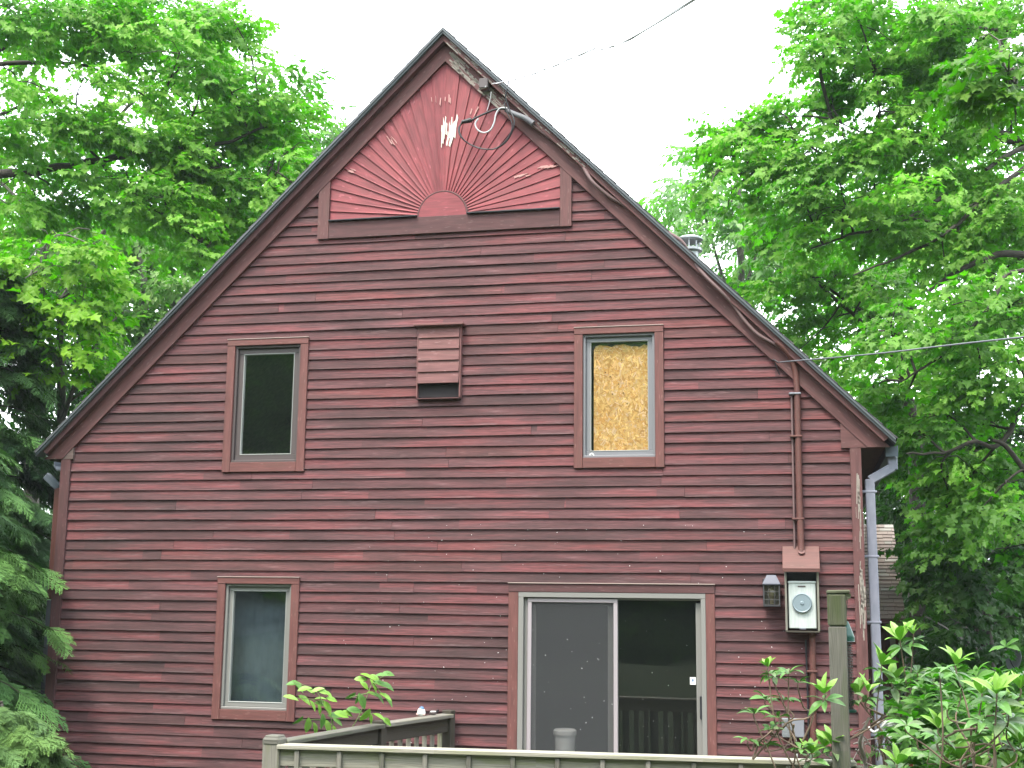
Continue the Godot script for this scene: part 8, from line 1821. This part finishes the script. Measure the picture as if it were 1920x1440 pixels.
	tube(st, smooth_path([V(-0.087, 1.271, 0.259), V(-0.097, 1.204, 0.340), V(-0.047, 1.086, 0.222)], 4), 0.006, 0.0024000000000000002, 6)
	put("stem", st, M.deadwood, tg)
	st = mb()
	tube(st, smooth_path([V(0.134, 1.275, 0.246), V(0.115, 1.293, 0.191), V(0.047, 1.212, 0.143)], 4), 0.006, 0.0024000000000000002, 6)
	put("stem", st, M.deadwood, tg)
	st = mb()
	tube(st, smooth_path([V(0.123, 1.383, 0.285), V(0.084, 1.355, 0.313), V(0.006, 1.306, 0.184)], 4), 0.006, 0.0024000000000000002, 6)
	put("stem", st, M.deadwood, tg)
	st = mb()
	tube(st, smooth_path([V(0.069, 1.290, 0.297), V(0.134, 1.324, 0.255), V(0.218, 1.367, 0.163)], 4), 0.006, 0.0024000000000000002, 6)
	put("stem", st, M.stem, tg)
	st = mb()
	tube(st, smooth_path([V(0.100, 1.111, 0.052), V(0.038, 1.159, 0.191), V(0.013, 1.118, 0.294)], 4), 0.006, 0.0024000000000000002, 6)
	put("stem", st, M.deadwood, tg)
	st = mb()
	tube(st, smooth_path([V(0.152, 1.234, 0.095), V(0.208, 1.302, 0.187), V(0.249, 1.360, 0.184)], 4), 0.006, 0.0024000000000000002, 6)
	put("stem", st, M.deadwood, tg)
	st = mb()
	tube(st, smooth_path([V(0.018, 1.162, 0.086), V(-0.065, 1.232, 0.224), V(-0.146, 1.287, 0.235)], 4), 0.006, 0.0024000000000000002, 6)
	put("stem", st, M.deadwood, tg)
	st = mb()
	tube(st, smooth_path([V(0.085, 1.292, 0.175), V(0.069, 1.225, 0.196), V(0.099, 1.167, 0.141)], 4), 0.006, 0.0024000000000000002, 6)
	put("stem", st, M.stem, tg)
	st = mb()
	tube(st, smooth_path([V(0.092, 1.175, 0.246), V(0.071, 1.245, 0.169), V(0.085, 1.273, 0.127)], 4), 0.006, 0.0024000000000000002, 6)
	put("stem", st, M.deadwood, tg)
	st = mb()
	tube(st, smooth_path([V(0.072, 1.345, 0.210), V(0.094, 1.483, 0.351), V(0.146, 1.517, 0.231)], 4), 0.006, 0.0024000000000000002, 6)
	put("stem", st, M.deadwood, tg)
	st = mb()
	tube(st, smooth_path([V(0.210, 1.422, 0.237), V(0.321, 1.403, 0.081), V(0.447, 1.364, 0.027)], 4), 0.006, 0.0024000000000000002, 6)
	put("stem", st, M.deadwood, tg)
	st = mb()
	tube(st, smooth_path([V(0.140, 1.414, 0.168), V(0.218, 1.356, 0.143), V(0.271, 1.294, 0.187)], 4), 0.006, 0.0024000000000000002, 6)
	put("stem", st, M.stem, tg)
	st = mb()
	tube(st, smooth_path([V(0.078, 1.405, 0.195), V(0.176, 1.441, 0.128), V(0.237, 1.387, 0.160)], 4), 0.006, 0.0024000000000000002, 6)
	put("stem", st, M.deadwood, tg)
	st = mb()
	tube(st, smooth_path([V(-0.036, 1.219, 0.093), V(-0.102, 1.193, 0.114), V(-0.168, 1.115, 0.285)], 4), 0.006, 0.0024000000000000002, 6)
	put("stem", st, M.deadwood, tg)
	st = mb()
	tube(st, smooth_path([V(-0.038, 1.208, 0.191), V(-0.084, 1.275, 0.200), V(-0.171, 1.300, 0.301)], 4), 0.006, 0.0024000000000000002, 6)
	put("stem", st, M.deadwood, tg)
	st = mb()
	tube(st, smooth_path([V(0.014, 1.099, 0.063), V(0.013, 1.185, 0.252), V(-0.016, 1.151, 0.157)], 4), 0.006, 0.0024000000000000002, 6)
	put("stem", st, M.stem, tg)
	st = mb()
	tube(st, smooth_path([V(0.048, 1.124, 0.139), V(0.086, 1.126, 0.088), V(0.105, 1.154, 0.181)], 4), 0.006, 0.0024000000000000002, 6)
	put("stem", st, M.deadwood, tg)
	st = mb()
	tube(st, smooth_path([V(0.050, 1.294, 0.219), V(-0.069, 1.342, 0.360), V(-0.162, 1.309, 0.282)], 4), 0.006, 0.0024000000000000002, 6)
	put("stem", st, M.deadwood, tg)
	st = mb()
	tube(st, smooth_path([V(0.116, 1.301, 0.148), V(0.062, 1.291, 0.225), V(0.027, 1.191, 0.314)], 4), 0.006, 0.0024000000000000002, 6)
	put("stem", st, M.deadwood, tg)
	st = mb()
	tube(st, smooth_path([V(-0.077, 1.255, 0.126), V(-0.082, 1.209, 0.116), V(-0.033, 1.089, 0.195)], 4), 0.006, 0.0024000000000000002, 6)
	put("stem", st, M.stem, tg)
	st = mb()
	tube(st, smooth_path([V(-0.086, 1.084, 0.105), V(-0.023, 1.078, 0.300), V(0.020, 1.010, 0.118)], 4), 0.006, 0.0024000000000000002, 6)
	put("stem", st, M.deadwood, tg)
	st = mb()
	tube(st, smooth_path([V(0.017, 1.374, 0.295), V(0.058, 1.332, 0.259), V(0.139, 1.302, 0.129)], 4), 0.006, 0.0024000000000000002, 6)
	put("stem", st, M.deadwood, tg)
	st = mb()
	tube(st, smooth_path([V(-0.003, 1.346, 0.130), V(-0.019, 1.398, 0.132), V(-0.092, 1.370, 0.258)], 4), 0.006, 0.0024000000000000002, 6)
	put("stem", st, M.deadwood, tg)
	var cl := thing("cord_coil", "coil of white cord with red clips caught in the dead vine", "cord", V(4.288, 1.567, 2.893))
	for k in 4:
		st = mb()
		var ring := []
		for q in 21: ring.append(Vector3(cos(TAU * q / 20) * (0.062 + k * 0.006) + k * 0.006, sin(TAU * q / 20) * (0.06 - k * 0.004) - 0.012 * k, 0.012 * k + 0.02 * sin(q * 0.9 + k)))
		tube(st, ring, 0.008, 0.008, 6, false)
		put("loop", st, M.plastic, cl)
	for s in [[V(-0.06, -0.02, 0.02), V(0.0, -0.13, 0.03), V(0.03, -0.22, 0.02), V(0.11, -0.25, 0.03)], [V(0.05, -0.03, 0.0), V(0.07, -0.12, 0.02), V(0.02, -0.16, 0.03), V(0.09, -0.26, 0.02)], [V(-0.10, 0.02, 0.0), V(-0.04, 0.03, 0.03), V(-0.12, -0.04, 0.03), V(-0.16, -0.01, 0.0)], [V(0.0, -0.06, 0.03), V(0.055, -0.10, 0.04), V(0.0, -0.13, 0.04), V(0.05, -0.15, 0.03)]]:
		st = mb()
		tube(st, smooth_path(s, 5), 0.011, 0.009, 6)
		put("cord_end", st, M.plastic, cl)
	put("plastic_sleeve", bx(0.0, 0.075, -0.155, -0.075, -0.02, 0.02, 0.015), M.plastic, cl)
	put("red_clip", bx(0.078, 0.098, -0.135, -0.07, -0.01, 0.02, 0.006), M.redplastic, cl)
	put("red_clip", bx(0.105, 0.135, -0.27, -0.235, 0.01, 0.04, 0.006), M.redplastic, cl)
	pass

func build_ground() -> void:
	var st := mb()
	var n := 80
	var height := func(x: float, z: float) -> float:
		var up := smoothstep(3.5, 16.0, z) * 0.75
		var near := clampf(Vector2(x, z + 4.0).length() / 30.0, 0, 1)
		return up - 0.02 + near * grain.get_noise_2d(x * 0.8, z * 0.8) * 1.2
	var pos := func(i: int) -> float:
		var f := float(i) / n * 2.0 - 1.0
		return signf(f) * (absf(f) * 40.0 + pow(absf(f), 5.0) * 560.0)
	var g := []
	for i in n + 1:
		var row := []
		for j in n + 1:
			var x: float = pos.call(i)
			var z: float = pos.call(j)
			row.append(Vector3(x, height.call(x, z), z))
		g.append(row)
	for i in n:
		for j in n:
			var q := [g[i][j], g[i + 1][j], g[i + 1][j + 1], g[i][j + 1]]
			for t in [[0, 1, 2], [0, 2, 3]]:
				for k in t:
					st.add_vertex(q[k])
	st.index()
	st.generate_normals()
	var o := put("ground", st, M.ground, self)
	tag(o, "mossy lawn and leaf litter round the house", "ground", "", "structure")

func _ready() -> void:
	rng.seed = 4711
	grain.seed = 77
	grain.noise_type = FastNoiseLite.TYPE_SIMPLEX
	grain.frequency = 0.5
	grain.fractal_octaves = 2
	# camera
	var cam := Camera3D.new()
	cam.name = "camera"
	add_child(cam)
	cam.position = Vector3(3.688, 2.40, 12.791)
	cam.rotation_degrees = Vector3(9.694, 12.655, 0.667)
	cam.fov = 33.175
	cam.near = 0.05
	cam.far = 1500.0
	cam.current = true
	# overcast sky
	var env := Environment.new()
	env.background_mode = Environment.BG_SKY
	var sm := ProceduralSkyMaterial.new()
	sm.sky_top_color = Color(0.93, 0.97, 1.0)
	sm.sky_horizon_color = Color(0.97, 0.99, 1.0)
	sm.sky_curve = 0.3
	sm.sky_energy_multiplier = 1.0
	sm.ground_bottom_color = Color(0.25, 0.28, 0.2)
	sm.ground_horizon_color = Color(0.6, 0.65, 0.6)
	sm.sun_angle_max = 0.0
	var sky := Sky.new()
	sky.sky_material = sm
	env.sky = sky
	env.background_energy_multiplier = 1.35
	env.tonemap_mode = Environment.TONE_MAPPER_LINEAR
	env.tonemap_exposure = 4.15
	env.sdfgi_enabled = true
	env.ssao_enabled = true
	env.ssil_enabled = true
	env.fog_enabled = true
	env.fog_light_color = Color(0.93, 0.97, 1.0)
	env.fog_density = 0.0004
	var we := WorldEnvironment.new()
	we.name = "world"
	we.environment = env
	add_child(we)
	var sun := DirectionalLight3D.new()
	sun.name = "sun"
	sun.light_color = Color(1.0, 0.97, 0.92)
	sun.light_energy = 0.5
	sun.light_angular_distance = 18.0
	sun.shadow_enabled = true
	sun.rotation_degrees = Vector3(-62, -22, 0)
	add_child(sun)
	make_materials()
	build_ground()
	build_house()
	build_deck()
	build_fittings()
	build_trees()
	build_plants()
